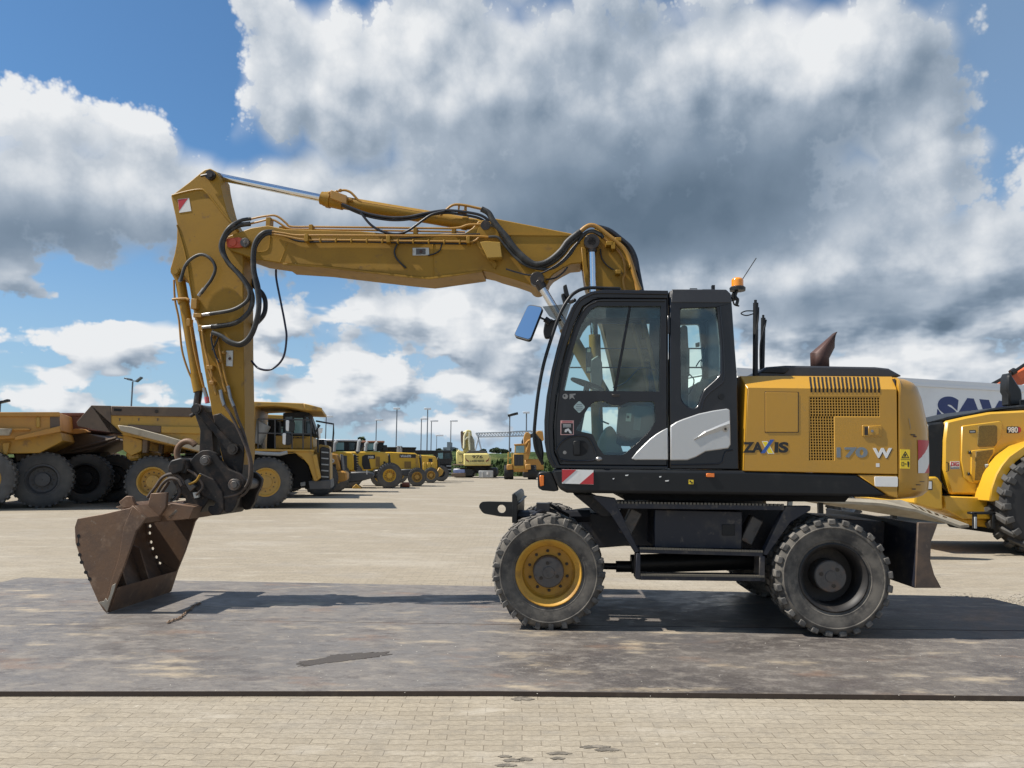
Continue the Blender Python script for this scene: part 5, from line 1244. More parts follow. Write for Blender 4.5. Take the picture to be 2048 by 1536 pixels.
# ------------------------------------------------------------------ materials of the yard
YB = M('machine_yellow', (.62, .36, .022), .42, 0, [((.45, .26, .05), 1.6, .45, .7, .5)], coat=.2)
YO = M('faded_yellow', (.44, .25, .038), .5, 0, [((.31, .195, .07), 1.1, .45, .7, .6), ((.17, .105, .055), 3, .54, .72, .65)])
YOR = M('orange_yellow', (.46, .225, .042), .5, 0, [((.35, .17, .055), 1.2, .45, .7, .6), ((.25, .14, .07), 4, .6, .75, .5)])
BEDB = M('bed_brown', (.120, .082, .056), .65, 0, [((.18, .13, .085), 1.3, .45, .7, .6), ((.08, .06, .045), 4, .5, .7, .6)])
BEDL = M('bed_dusty', (.40, .34, .25), .75, 0, [((.25, .20, .14), 2.5, .5, .7, .7)])
BEDR = M('bed_red', (.165, .065, .042), .6, 0, [((.11, .05, .038), 1.6, .45, .7, .6)])
PALEY = M('pale_yellow', (.66, .55, .19), .45, 0, [((.52, .44, .18), .8, .5, .75, .5)])
DGREY = M('dark_grey_cast', (.055, .055, .057), .55, 0, [((.10, .095, .09), 1.6, .5, .7, .6)])
LGREY = M('light_grey_paint', (.33, .34, .34), .5, 0, [((.26, .26, .25), 1.2, .5, .75, .5)])
WGLASS = M('cab_window', (.035, .055, .058), .08, 0, spec=.7)
TYB = M('yard_tyre', (.045, .045, .046), .8, 0, [((.13, .12, .105), .9, .35, .7, .8)], bump=(.1, 8))
GALV = M('galvanised', (.50, .53, .55), .5, .3)
POLE = M('lamp_pole', (.13, .15, .17), .5, .3)
LAMPW = M('lamp_head', (.62, .64, .66), .4)

def swheel(fr, px, py, d, r, w, rim=.52, mat=TYB, rmat=YB, n=30, far=False, flat=False):
    """wheel of a yard machine at pixel centre; r in metres, stands on the ground"""
    c = fr.P(px, py, d); c = Vector((c.x, d + w/2, r))
    e = bpy.data.objects.new('wheel', None); COL.objects.link(e); e.parent = fr.o; e.location = c
    ri = r*rim
    m = MB(); s = w/2
    prof = [(ri, -s*.85), (ri*1.06, -s*.95), (ri+(r-ri)*.5, -s), (ri+(r-ri)*.8, -s*.95), (r*.965, -s*.82), (r*.965, s*.82), (ri+(r-ri)*.8, s*.95), (ri+(r-ri)*.5, s), (ri*1.06, s*.95), (ri, s*.85), (ri, -s*.85)]
    m.lathe(prof, 36, cap=False)
    for k in range(n):
        for q in (-1, 1):
            a = 2*PI*(k + (.5 if q > 0 else 0))/n; en, tn = radial(a)
            m.obox(en*r*.965 + Vector((0, q*s*.55, 0)), tn, (0, 1, 0), en, r*.05, s*.42, r*.035)
    ty = m.build('tyre', mat, e)
    m = MB(); m.lathe([(ri*1.02, -s*.86), (ri*.92, -s*.9), (ri*.86, -s*.75), (ri*.8, -s*.25 if not flat else -s*.7), (ri*.45, -s*.2 if not flat else -s*.72), (ri*.43, -s*.62 if not flat else -s*.8), (.01, -s*.66 if not flat else -s*.82), (.01, s*.6), (ri, s*.6)], 28, cap=False)
    rm = m.build('rim', rmat, e)
    if r > .5:
        m = MB()
        for k in range(12):
            en, tn = radial(2*PI*k/12); m.lathe([(.001, -s*.34 if not flat else -s*.78), (.022, -s*.34 if not flat else -s*.78), (.022, -s*.1)], 6, c=en*ri*.62)
        m.build('wheel_nuts', GREASE, rm, split=False)
    return e
WHOLE.add('wheel_nuts')
def pr(fr, pts, d0, d1, name, mat, parent=None, bevel=.02, holes=(), dt=None):
    dd = d0 if dt is None else dt
    m = MB().prism(fr.X(pts, dd), d0, d1, [fr.X(h, dd) for h in holes])
    return m.build(name, mat, parent or fr, bevel=bevel)
def tb(fr, paths, r, name, mat, parent=None, n=8):
    m = MB()
    for p in paths: m.tube([fr.P(*q) for q in p], r, n)
    return m.build(name, mat, parent or fr)

# ------------------------------------------------------------------ rigid dump truck, side on
F = Frame('dump_truck', -8.34, 26.0, 0, 11.0, 'yellow rigid dump truck with brown rear bed, parked behind the excavator arm', 'dump truck', 'dump trucks parked along the left')
DT = F
bed = pr(F, [(153.3, 843.5), (182.6, 811), (222, 812), (383, 815.5), (505, 803), (559, 804.5), (607, 806.5), (644, 816.5), (643.5, 822), (612, 821), (575, 814), (548, 811.5), (510, 813), (506, 900), (398, 903), (234, 867), (155.3, 852)], 0, 3.8, 'dump_bed', YO)
pr(F, [(153, 844), (182.6, 810.5), (222, 811.5), (222, 866), (234, 867), (155.3, 852.5)], -.03, 0, 'bed_tail', BEDB, bed)
pr(F, [(222, 811.5), (384, 815), (384, 834), (222, 831)], -.06, 0, 'bed_rail', BEDB, bed)
pr(F, [(256, 849), (322, 852), (322, 866), (250, 860)], -.08, 0, 'bed_rib', BEDB, bed)
pr(F, [(322, 852), (404, 853.5), (404, 868), (322, 866)], -.08, 0, 'bed_rib', YO, bed)
pr(F, [(235, 850), (262, 853), (330, 871), (408, 894), (408, 905), (318, 882), (241, 862)], -.22, -.02, 'bed_ledge', BEDL, bed)
pr(F, [(228, 817), (243, 818), (243, 822.5), (228, 822)], -.075, -.06, 'bed_slot', DARK, bed, 0)
tb(F, [[(313, 823, -.1), (313, 823, 0)]], .06, 'bed_pin', GREASE, bed)
for k in range(3): pr(F, [(238+38*k, 836.5), (241+38*k, 836.5), (240+38*k, 842), (238.5+38*k, 842)], -.015, 0, 'bed_weld', BEDB, bed, 0)
pr(F, [(607, 806), (644.5, 816), (643.5, 822), (609, 820)], -.05, 0, 'canopy_lip', YO, bed)
pr(F, [(245, 868), (285, 880), (284, 902), (262, 912), (246, 900)], .3, .7, 'tail_bracket', YO)
pr(F, [(285, 872), (296, 874), (294, 906), (284, 906)], .2, .5, 'hoist_bracket', BEDB)
pr(F, [(248, 905), (280, 900), (282, 920), (256, 922)], .5, 3.2, 'rear_axle_case', YO, bevel=.08)
pr(F, [(262, 915), (505, 908), (620, 940), (620, 972), (500, 978), (264, 965)], 1.2, 2.7, 'chassis', BLKM)
pr(F, [(498, 912), (600, 906), (618, 935), (628, 975), (560, 978), (590, 950)], .9, 3.0, 'engine_bay', DARK)
swheel(F, 303.7, 959.7, 0.0, .86, .62, .56, rmat=YO); swheel(F, 303.7, 959.7, .68, .86, .6, .56, rmat=YO); swheel(F, 303.7, 959.7, 2.5, .86, .6, .56, rmat=YO); swheel(F, 303.7, 959.7, 3.15, .86, .6, .56, rmat=YO)
swheel(F, 531, 962, 0.0, .86, .62, .56, rmat=YO, flat=True); swheel(F, 531, 962, 3.1, .86, .62, .56, rmat=YO, flat=True)
pr(F, [(500, 897), (628, 899), (628, 904), (500, 902)], .1, 3.7, 'deck', YO)
tb(F, [[(505, 904, .15), (530, 907, .15), (560, 908, .15), (575, 904, .15)]], .07, 'mudguard', LGREY)
dk = pr(F, [(551, 871), (626, 873), (626, 898), (551, 897)], 1.0, 3.4, 'cab_base', YO)
cab = pr(F, [(566, 872), (566, 826), (606, 822.5), (618, 824), (628, 850), (635, 873)], 1.1, 3.0, 'cab', BLKM)
pr(F, [(571, 834), (585, 833), (586, 868), (571, 868)], 1.07, 1.1, 'side_window', WGLASS, cab, 0)
pr(F, [(588, 836), (606, 836), (608, 868), (588, 868)], 1.07, 1.1, 'side_window', M('bright_window', (.20, .33, .34), .1), cab, 0)
pr(F, [(609, 834), (617, 834), (624, 866), (610, 867)], 1.06, 1.1, 'door_window', WGLASS, cab, 0)
tb(F, [[(610, 833, 1.04), (619, 832, 1.04), (628, 868, 1.04), (611, 869, 1.04), (610, 833, 1.04)]], .03, 'door_frame', DGREY, cab)
text(F, 'lettering', 'KOMATSU', (586, 873.5, 612, 877), .985, BLACKV, dk, .02, ext=.01)
pr(F, [(536, 838), (552, 840), (553, 897), (533, 897)], 1.2, 3.0, 'air_box', DARK)
m = MB(); m.tube([F.P(506, 884, .7), F.P(526, 846, .7)], .30, 18); m.build('air_filter', LGREY, F, bevel=.02)
m = MB(); RD = .15
for x in (516, 550, 584, 606, 622): m.tube([F.P(x, 838 + (x-516)*.02, RD), F.P(x, 898, RD)], .022, 6)
for y in (838, 866): m.tube([F.P(516, y, RD), F.P(623, y+2, RD)], .022, 6)
m.build('railing', DGREY, F)
for a, b, c, d in ((571.5, 840, 590, 864), (565, 866, 583, 891)):
    o = pr(F, rpoly([(a, b), (c, b+2), (c-1, d), (a+1, d-2)], 6), .05, .15, 'mirror', BLACKV)
    pr(F, rpoly([(a, b), (a+7, b), (a+6, d-1), (a, d-3)], 3), .02, .05, 'mirror_back', WHITE, o)
tb(F, [[(632, 842, .3), (667, 848, .2), (667, 866, .2), (664, 905, .3)], [(636, 905, .3), (636, 848, .3)], [(630, 866, .3), (640, 850, .3)]], .03, 'mirror_frame', BLACKV)
pr(F, rpoly([(636, 856), (646, 856), (644, 866), (641, 866), (641, 878), (638, 878)], 2), .1, .16, 'lamp', WHITE)
hood = pr(F, [(618, 901), (640, 889), (657, 891), (660, 898), (661, 972), (622, 972), (628, 935)], .8, 3.0, 'hood', YO)
lad = pr(F, [(640, 896), (645, 893), (659, 897), (659, 973), (640, 972)], .45, .8, 'ladder', BLACKV)
m = MB()
for k in range(6): m.prism(F.X([(643, 903+12.2*k), (657, 904+12.2*k), (657, 906.5+12.2*k), (643, 905.5+12.2*k)], .4), .36, .44)
m.build('ladder_steps', LGREY, lad, split=True)
pr(F, [(586, 904), (626, 902), (641, 956), (634, 962), (628, 962), (617, 930), (604, 914)], .15, .5, 'front_strut', YO)
pr(F, [(624, 910), (633, 908), (642, 955), (636, 960)], .05, .2, 'strut_cover', YO)
pr(F, [(610, 898), (624, 915), (606, 919), (594, 910)], .4, 3.2, 'front_fender', YO)
pr(F, [(617, 962), (661, 960), (662, 978), (619, 979)], .25, 3.5, 'bumper', DGREY)
pr(F, [(600, 965), (611, 963), (611, 972), (601, 973)], .8, .85, 'number_plate', LGREY)

# ------------------------------------------------------------------ two more dump trucks seen from the tail
F = Frame('dump_truck', -15.2, 24.3, 0, 23, 'orange yellow dump truck with its tail beside the red one, at the picture edge', 'dump truck', 'dump trucks parked along the left')
bed = pr(F, [(-330, 825), (117, 824), (120, 862), (29, 877), (-330, 905)], 0, 3.9, 'dump_bed', YOR)
pr(F, [(-330, 824.5), (119, 824), (120, 833), (-330, 833)], -.08, .02, 'bed_rail', YOR, bed)
pr(F, [(29, 873), (120, 851.5), (121, 864), (29, 881)], -.12, 0, 'bed_ledge', YOR, bed)
pr(F, [(-60, 856), (60, 856), (60, 861), (-60, 862)], -.1, 0, 'bed_ledge', YOR, bed)
pr(F, [(-30, 856.5), (24, 857), (17, 871), (-30, 871)], -.22, 0, 'bed_box', BEDL, bed)
pr(F, [(72, 834), (80, 834), (80, 855), (72, 856)], -.05, 0, 'bed_rib', YO, bed)
pr(F, [(100, 832), (119, 830), (120, 853), (100, 857)], -.03, 0, 'bed_tail', BEDB, bed)
pr(F, [(-330, 896), (29, 877), (121, 864), (126, 882), (78, 906), (25, 907), (-330, 912)], .4, 3.4, 'bed_floor', YO)
pr(F, [(4, 886), (20, 884), (14, 910), (6, 908)], .25, .45, 'tail_bracket', YO)
pr(F, [(26, 905), (66, 906), (66, 925), (30, 925)], 1.0, 2.9, 'rear_axle_case', BEDB, bevel=.06)
pr(F, [(46, 925), (60, 924), (54, 968), (48, 968)], 1.15, 1.3, 'mud_flap', YO)
pr(F, [(-330, 912), (60, 915), (60, 970), (-330, 975)], 1.3, 2.6, 'chassis', BLKM)
TL = M('pale_tyre', (.12, .115, .107), .8, 0, [((.075, .07, .066), 1.6, .42, .66, .8)], bump=(.1, 8))  # paler rubber, used only on the outermost near tyres
for d in (0.0, .66, 2.55, 3.2): swheel(F, -37, 955, d, .92, .6, .55, mat=TYB if d else TL, rmat=YO)
for d in (.55, 1.2, 2.4): swheel(F, 84, 957, d, .90, .58, .55, mat=TYB, rmat=DGREY)
F = Frame('dump_truck', -14.6, 27.9, 0, 12, 'dark red dump truck wedged between an orange one and a brown tailed one', 'dump truck', 'dump trucks parked along the left')
bed = pr(F, [(-120, 827), (166, 826), (176, 860), (110, 872), (-120, 880)], 0, 3.9, 'dump_bed', BEDR)
pr(F, [(-120, 825.5), (168, 825.5), (168, 832), (-120, 832)], -.08, .02, 'bed_rail', BEDR, bed)
pr(F, rpoly([(128, 866), (150, 857), (168, 858), (178, 864), (150, 868)], 3), -.3, 0, 'bed_ledge', YOR, bed)
pr(F, [(60, 880), (170, 866), (212, 876), (236, 880), (180, 905), (80, 910)], .4, 3.5, 'bed_floor', BEDB)
tb(F, [[(140, 900, .3), (180, 890, .3), (232, 876, .3)], [(150, 904, .35), (190, 896, .35), (240, 880, .35)]], .05, 'hoist_pipe', BEDB)
pr(F, [(60, 905), (200, 905), (200, 965), (60, 968)], 1.3, 2.6, 'chassis', BLKM)
for d in (0.0, .62, 2.7, 3.32): swheel(F, 168, 957, d, .88, .56, .62, mat=TYB if d else TL, rmat=RIMD)
for d in (.9, 1.5): swheel(F, 226, 957, d, .88, .55, .6, mat=TYB, rmat=RIMD)
for d in (0.2, 2.7): swheel(F, -100, 957, d, .88, .56, .55, mat=TYB, rmat=RIMD)

# a further truck parked behind the first, seen between its wheels
b = copy_tree(DT.o); b.location = (-11.0, 33.0, 0); b.rotation_euler = (0, 0, R(11))
b['label'] = 'dump truck parked behind the brown tailed one, glimpsed under its bed and between its wheels'
b = copy_tree(DT.o); b.location = (-14.6, 35.5, 0); b.rotation_euler = (0, 0, R(11))
b['label'] = 'farthest dump truck, in shade beyond the red one, glimpsed past the big tyres'
# ------------------------------------------------------------------ row of wheel loaders, tails towards the lane
def loader(D, x0px, label, cat='wheel loader', name='wheel_loader', yaw=9, group='wheel loaders parked in the row behind the dump truck'):
    return Frame(name, (x0px-CX)/FPX*D, D, 0, yaw, label, cat, group)
RS = [.62]
# first, closest to the dump truck
F = loader(35.5, 660, 'orange yellow wheel loader squeezed against the dump truck front, round speed sticker on its tail')
h = pr(F, [(600, 905), (660, 905.5), (673, 908), (679, 925), (682, 941), (600, 945)], .55, 2.2, 'hood', YOR, bevel=.06)
pr(F, [(680, 908), (683, 909), (686, 941), (683, 941)], .6, 2.1, 'rear_grille', DGREY)
pr(F, [(664, 929), (672, 928), (672, 940), (663, 940)], .52, .55, 'vent_panel', BLACKV, h)
c = F.P(664.5, 921.5, .5); m = MB(); m.tube([(c.x, .52, c.z), (c.x, .56, c.z)], .095, 18); dsk = m.build('speed_disc', WHITE, h)
text(F, 'lettering', '40', (661.8, 919.7, 667.2, 923.4), .515, BLACKV, dsk, .02, ext=.005)
pr(F, [(656, 943), (690, 941.5), (694, 947), (694, 961), (660, 969), (656, 968)], .4, 2.3, 'counterweight', YOR, bevel=.08)
pr(F, [(600, 878), (648, 879), (652, 904), (600, 904)], .7, 2.0, 'cab', BLKM)
for d in (0.05, 2.1): swheel(F, 640, 965, d, .80, .6, .5, rmat=YOR)
for d in (0.05, 2.1): swheel(F, 540, 965, d, .80, .6, .5, rmat=YOR)
# second: white roofed cab with curved exhaust pipes
F = loader(40, 700, 'yellow wheel loader with white cab roof and long dark grey tail weight')
h = pr(F, [(600, 902), (671, 902.5), (703, 905), (707, 912), (708, 941), (600, 944)], .55, 2.1, 'hood', YB, bevel=.05)
pr(F, [(707, 908), (712, 910), (714, 941), (708, 941)], .6, 2.05, 'rear_grille', BLACKV)
m = MB()
for k in range(6): m.box(tuple(F.P(711, 938-5*k, .5) + Vector((0, .1, -.03))), tuple(F.P(717, 938-5*k, .5) + Vector((0, .2, .03))))
m.build('louvres', BLACKV, h)
pr(F, [(683, 911), (694, 911.5), (694, 937), (683, 937)], .53, .56, 'vent_panel', DGREY, h)
cabp = pr(F, [(640, 881), (716, 882), (712, 902), (640, 902)], .8, 2.0, 'cab', BLKM)
pr(F, [(672, 885), (688, 885), (688, 900), (672, 900)], .77, .8, 'cab_window', M('bright_window', (.2, .3, .3), .1), cabp, 0)
pr(F, [(698, 885), (710, 886), (708, 900), (698, 900)], .77, .8, 'cab_window', WGLASS, cabp, 0)
pr(F, [(636, 878), (718, 879), (720, 882.5), (636, 882)], .7, 2.1, 'cab_roof', LAMPW, cabp)
tb(F, [[(668, 903, .6), (669, 887, .6), (674, 882, .6)], [(716, 903, .6), (718, 884, .6), (722, 880, .6)]], .09, 'exhaust_pipe', LGREY)
tb(F, [[(712, 905, .7), (722, 896, .7), (726, 890, .7)]], .12, 'air_intake', BLACKV)
cwt = pr(F, [(694, 944), (735, 943), (748, 947), (746, 956), (720, 963), (694, 966)], .35, 2.3, 'counterweight', DGREY, bevel=.06)
pr(F, [(733, 940), (734.5, 940), (734.5, 949), (733, 949)], .3, .36, 'marker', WHITE, cwt, 0)
for d in (0.05, 2.1): swheel(F, 668, 965, d, .80, .6, .5)
for d in (0.05, 2.1): swheel(F, 580, 965, d, .80, .6, .5)
# third: black band with number
F = loader(46.5, 760, 'yellow wheel loader with orange cab roof and white round sign on its tail weight')
h = pr(F, [(640, 904), (741, 903), (771, 904), (775, 910), (777, 938), (640, 940)], .5, 2.1, 'hood', YB, bevel=.05)
pr(F, [(724, 913), (730, 909.5), (750, 909.5), (750, 917.5), (738, 918), (742, 938), (728, 939), (724, 930)], .47, .5, 'black_panel', BLACKV, h, 0)
text(F, 'lettering', '320', (736, 912, 747, 916.5), .455, WHITE, h, .02, ext=.01)
pr(F, [(751, 912.5), (759.5, 912.5), (759, 934), (751, 934)], .47, .5, 'vent_panel', YO, h, 0)
m = MB()
for k in range(5): m.prism(F.X([(752+1.7*k, 914), (752.7+1.7*k, 914), (752.6+1.7*k, 933), (752+1.7*k, 933)], .46), .455, .47)
m.build('louvres', BEDB, h)
pr(F, [(776, 907), (780, 909), (783, 938), (777, 938)], .55, 2.05, 'rear_grille', BLACKV)
pr(F, [(767, 923), (771, 923), (772, 935), (768, 935)], .47, .5, 'tail_light', BLACKV, h, 0)
cabp = pr(F, [(700, 884), (768, 884), (764, 902), (700, 902)], .8, 2.0, 'cab', BLKM)
pr(F, [(734, 887), (748, 887), (750, 900), (734, 900)], .77, .8, 'cab_window', MATS['bright_window'], cabp, 0)
pr(F, [(698, 881.5), (769, 881.5), (769, 884.5), (698, 884.5)], .7, 2.1, 'cab_roof', M('orange_roof', (.45, .22, .14), .5), cabp)
tb(F, [[(731, 902, .6), (732, 888, .6), (736, 884, .6)], [(750, 902, .6), (751, 888, .6), (755, 884, .6)]], .1, 'exhaust_pipe', LGREY)
pr(F, [(766, 890), (774, 890), (775, 902), (766, 902)], .8, 1.5, 'air_intake', BLACKV)
cwt = pr(F, [(748, 940), (785, 936.5), (796, 937), (796, 946), (782, 952), (760, 958), (748, 956)], .3, 2.3, 'counterweight', BLACKV, bevel=.06)
pr(F, [(786, 936), (796.5, 937), (796.5, 946), (787, 949)], .26, 2.34, 'weight_end', M('worn_red', (.36, .15, .10), .6), cwt)
c = F.P(761.5, 945, .25); m = MB(); m.tube([(c.x, .26, c.z), (c.x, .31, c.z)], .105, 18); dsk = m.build('round_sign', WHITE, cwt)
text(F, 'lettering', '40', (759, 943.2, 764, 946.8), .255, BLACKV, dsk, .02, ext=.005)
swheel(F, 779, 948, 0.05, .78, .62, .5); swheel(F, 779, 948, 2.0, .78, .62, .5); swheel(F, 700, 948, 0.05, .78, .62, .5); swheel(F, 700, 948, 2.0, .78, .62, .5)
pr(F, [(704, 975), (712, 968), (724, 978), (726, 984), (708, 982)], -.4, 1.5, 'bucket_tip', YO)
# fourth: the number band along the hood
F = loader(51, 820, 'yellow wheel loader with dark number band along its hood and low grey weight')
h = pr(F, [(700, 905), (782, 904), (830, 906), (838, 911), (841, 940), (790, 941), (700, 941)], .5, 2.1, 'hood', YB, bevel=.05)
pr(F, [(799, 908.3), (832, 909), (831.5, 915.8), (799, 915.3)], .47, .5, 'number_band', BLACKV, h, 0)
text(F, 'lettering', 'WA470', (801, 910, 822, 914.8), .455, WHITE, h, .02, ext=.01)
pr(F, [(809, 923), (822, 923), (822, 936), (809, 936)], .47, .5, 'vent_panel', M('mesh_dark_yellow', (.22, .13, .03), .6), h, 0)
pr(F, [(831, 917), (836, 917), (838, 938), (832, 938)], .48, .5, 'tail_panel', YO, h, 0)
pr(F, [(840, 909), (843, 911), (845, 941), (841, 940)], .55, 2.05, 'rear_grille', DGREY)
cabp = pr(F, [(760, 896), (832, 897), (830, 905), (760, 905)], .8, 2.0, 'cab', BLKM)
pr(F, [(756, 893.5), (833, 894.5), (833, 897), (756, 896.5)], .7, 2.1, 'cab_roof', BLACKV, cabp)
tb(F, [[(796, 905, .8), (796, 892, .8)], [(801, 905, .8), (801, 892, .8)]], .12, 'exhaust_pipe', LGREY)
pr(F, [(800, 939), (817, 938), (849, 940), (846, 947), (826, 951), (806, 952)], .3, 2.3, 'counterweight', DGREY, bevel=.05)
swheel(F, 834, 957, 0.05, .62, .55, .55, rmat=YO); swheel(F, 834, 957, 2.0, .62, .55, .55, rmat=YO); swheel(F, 760, 957, 0.05, .62, .55, .55); swheel(F, 760, 957, 2.0, .62, .55, .55)
# small red roller part lying by its wheel
F = Frame('red_cylinder', (813-CX)/FPX*49, 49, 0, 0, 'small rusty red drum lying on the paving between two loaders', 'drum')
m = MB(); m.tube([(-.18, .2, .16), (.28, .2, .16)], .16, 16); o = m.build('drum', M('rust_red', (.30, .09, .05), .6), F, bevel=.02)
m = MB(); m.tube([(.28, .2, .16), (.33, .2, .16)], .12, 14); m.build('drum_end', BEDL, F); m = MB(); m.box((-.3, .05, 0), (-.18, .35, .24)); m.build('drum_frame', BEDB, F, bevel=.02)
# fifth: last yellow machine of the row
F = loader(60, 860, 'last yellow wheel loader of the row, boxy tail beside the black tractor')
h = pr(F, [(790, 909), (843, 910), (870, 912), (874, 918), (876, 950), (848, 953), (842, 930)], .5, 2.0, 'hood', YB, bevel=.05)
pr(F, [(857, 917), (865, 917.5), (865, 924), (857, 924)], .47, .5, 'vent_panel', BLACKV, h, 0)
m = MB()
for k in range(3): m.prism(F.X([(846+8.5*k, 925), (853+8.5*k, 926), (853+8.5*k, 951), (846+8.5*k, 950)], .44), .42, .5)
m.build('side_door', YB, h, bevel=.02)
pr(F, [(875, 914), (879, 916), (880, 940), (876, 942)], .55, 1.95, 'rear_grille', BLACKV)
pr(F, [(872, 946), (878, 934), (888, 941), (884, 950), (874, 956)], .3, 2.2, 'counterweight', YO, bevel=.05)
pr(F, [(830, 900), (876, 901), (874, 909), (830, 909)], .8, 1.9, 'cab', BLKM)
for d in (0.05, 1.9): swheel(F, 862, 958, d, .6, .55, .55, rmat=YO)
for d in (0.05, 1.9): swheel(F, 800, 958, d, .6, .55, .55, rmat=YO)

# black tractor
F = Frame('tractor', (890-CX)/FPX*66, 66, 0, 6, 'black tractor with dark cab standing at the end of the loader row', 'tractor')
pr(F, [(866, 905), (903, 903), (906, 918), (901, 928), (868, 930)], .3, 1.9, 'cab', BLACKV)
pr(F, [(876, 906), (886, 905.5), (886, 917), (876, 918)], .27, .3, 'cab_window', MATS['bright_window'], None, 0)
pr(F, [(889, 907), (899, 906), (901, 917), (889, 918)], .27, .3, 'cab_window', WGLASS, None, 0)
pr(F, [(864, 901), (902, 900.5), (903, 903.5), (864, 905)], .2, 2.0, 'cab_roof', BLACKV)
pr(F, [(866, 928), (902, 926), (903, 946), (868, 948)], .4, 1.8, 'chassis', BLKM)
m = MB()
for k in range(4): m.prism(F.X([(893, 931+7*k), (903, 931+7*k), (903, 933+7*k), (893, 933+7*k)], .1), .1, .3)
m.build('ladder_steps', LGREY, F, split=True)
swheel(F, 882, 948, .0, .68, .5, .5, rmat=RIMD); swheel(F, 882, 948, 1.7, .68, .5, .5, rmat=RIMD); swheel(F, 850, 948, .0, .6, .45, .5, rmat=RIMD); swheel(F, 850, 948, 1.7, .6, .45, .5, rmat=RIMD)

# ------------------------------------------------------------------ pale crawler excavator seen from behind
F = Frame('crawler_excavator', (950-CX)/FPX*83, 83, 0, 0, 'pale yellow crawler excavator seen from behind with its boom folded up', 'excavator')
cwp = pr(F, rpoly([(927, 907), (976, 906.5), (981, 913), (981, 931), (927, 931.5)], 3), 0, 1.6, 'counterweight', PALEY, bevel=.12)
text(F, 'lettering', '976', (944.5, 911, 965.5, 916.5), -.02, BLACKV, cwp, .02, ext=.01)
text(F, 'lettering', 'LIEBHERR', (940, 920.3, 969, 924), -.02, BLACKV, cwp, .02, ext=.01)
for q, w in (([(930.5, 914.5), (933, 919), (938, 921.5), (938, 924), (932.5, 921.5)], BLACKV), ([(978.5, 914.5), (976, 919), (971.5, 921.5), (971.5, 924), (977, 921.5)], BLACKV)):
    pr(F, q, -.02, .0, 'tail_chevron', M('dark_red_mark', (.16, .02, .02), .5), cwp, 0)
sdp = pr(F, [(912.5, 903), (918, 900), (927, 907), (927, 930), (912.5, 929)], .3, 6.0, 'side_body', PALEY, bevel=.08)
tb(F, [[(917.5, 908, .27), (925, 908, .27), (926, 912, .27), (926, 922, .27), (924, 925, .27), (917.5, 925, .27)]], .03, 'door_outline', BLACKV, sdp)
tb(F, [[(914, 905, .4), (914.5, 900, .4), (918, 900, .4), (919, 904, .4)]], .06, 'handrail', PALEY)
pr(F, [(933, 905), (938, 901.5), (968, 901), (973, 905), (976, 907), (931, 907.5)], .4, 4, 'engine_cover', DGREY)
bo = pr(F, [(926, 905), (926, 878), (924, 866), (931, 861), (936, 859.5), (942, 861), (943, 870), (948, 880), (949, 896), (950, 905)], 5.0, 6.0, 'boom', PALEY, bevel=.06)
pr(F, [(936, 872), (943, 871), (948, 880), (950, 905), (937, 905)], 4.8, 5.0, 'arm', M('dusty_cream', (.42, .38, .26), .6, 0, [((.2, .17, .12), 1.2, .45, .7, .8)]), bo, bevel=.05)
pr(F, [(921, 864), (924, 861), (926, 866), (927, 900), (923, 896), (921.5, 880)], 4.7, 5.8, 'boom_link', BEDB, bo)
tb(F, [[(928, 897, 4.7), (929, 872, 4.7), (934, 862, 4.7)], [(940, 900, 4.7), (938, 880, 4.7), (939, 864, 4.7)], [(929, 880, 4.7), (936, 874, 4.7)]], .14, 'boom_pipe', M('cream_pipe', (.6, .56, .38), .5), bo)
pr(F, [(905, 936), (947, 936), (949, 944), (947, 954), (905, 954)], .5, 6.0, 'track', BLACKV, bevel=.15)
pr(F, [(974, 936), (994, 935), (996, 945), (995, 954), (974, 954)], .5, 6.0, 'track', BLACKV, bevel=.15)
pr(F, [(930, 931), (980, 931), (975, 946), (940, 946)], .8, 4, 'undercarriage', DARK)
tb(F, [[(905, 929.5, .2), (985, 930.5, .2)]], .07, 'walkway', BEDB)
F = Frame('grey_tank', (972-CX)/FPX*80, 80, 0, 0, 'light grey metal box standing behind the crawler excavator tail', 'box')
bx = pr(F, [(957.5, 941.5), (986, 941.5), (986, 955), (957.5, 955)], 0, 1.2, 'tank_body', LGREY, bevel=.03)
pr(F, [(973, 944), (976.5, 944), (976.5, 949), (973, 949)], -.02, 0, 'label_plate', WHITE, bx, 0)
tb(F, [[(964.5, 942, -.02), (964.5, 954.5, -.02)]], .02, 'strap', WHITE, bx)
F = Frame('timber_pallet', (917-CX)/FPX*80, 80, 0, 0, 'reddish timber skid with blue wrapped goods beside the crawler track', 'pallet')
pr(F, [(903, 946), (930, 946), (930, 953.5), (903, 953.5)], 0, 1.2, 'skid', BEDB, bevel=.03)
pr(F, [(907, 939), (929, 939.5), (929, 946), (907, 946)], .1, 1.1, 'wrapped_goods', M('blue_wrap', (.16, .20, .36), .5, 0, [((.5, .52, .58), 2.2, .5, .6, .8)]), bevel=.03)

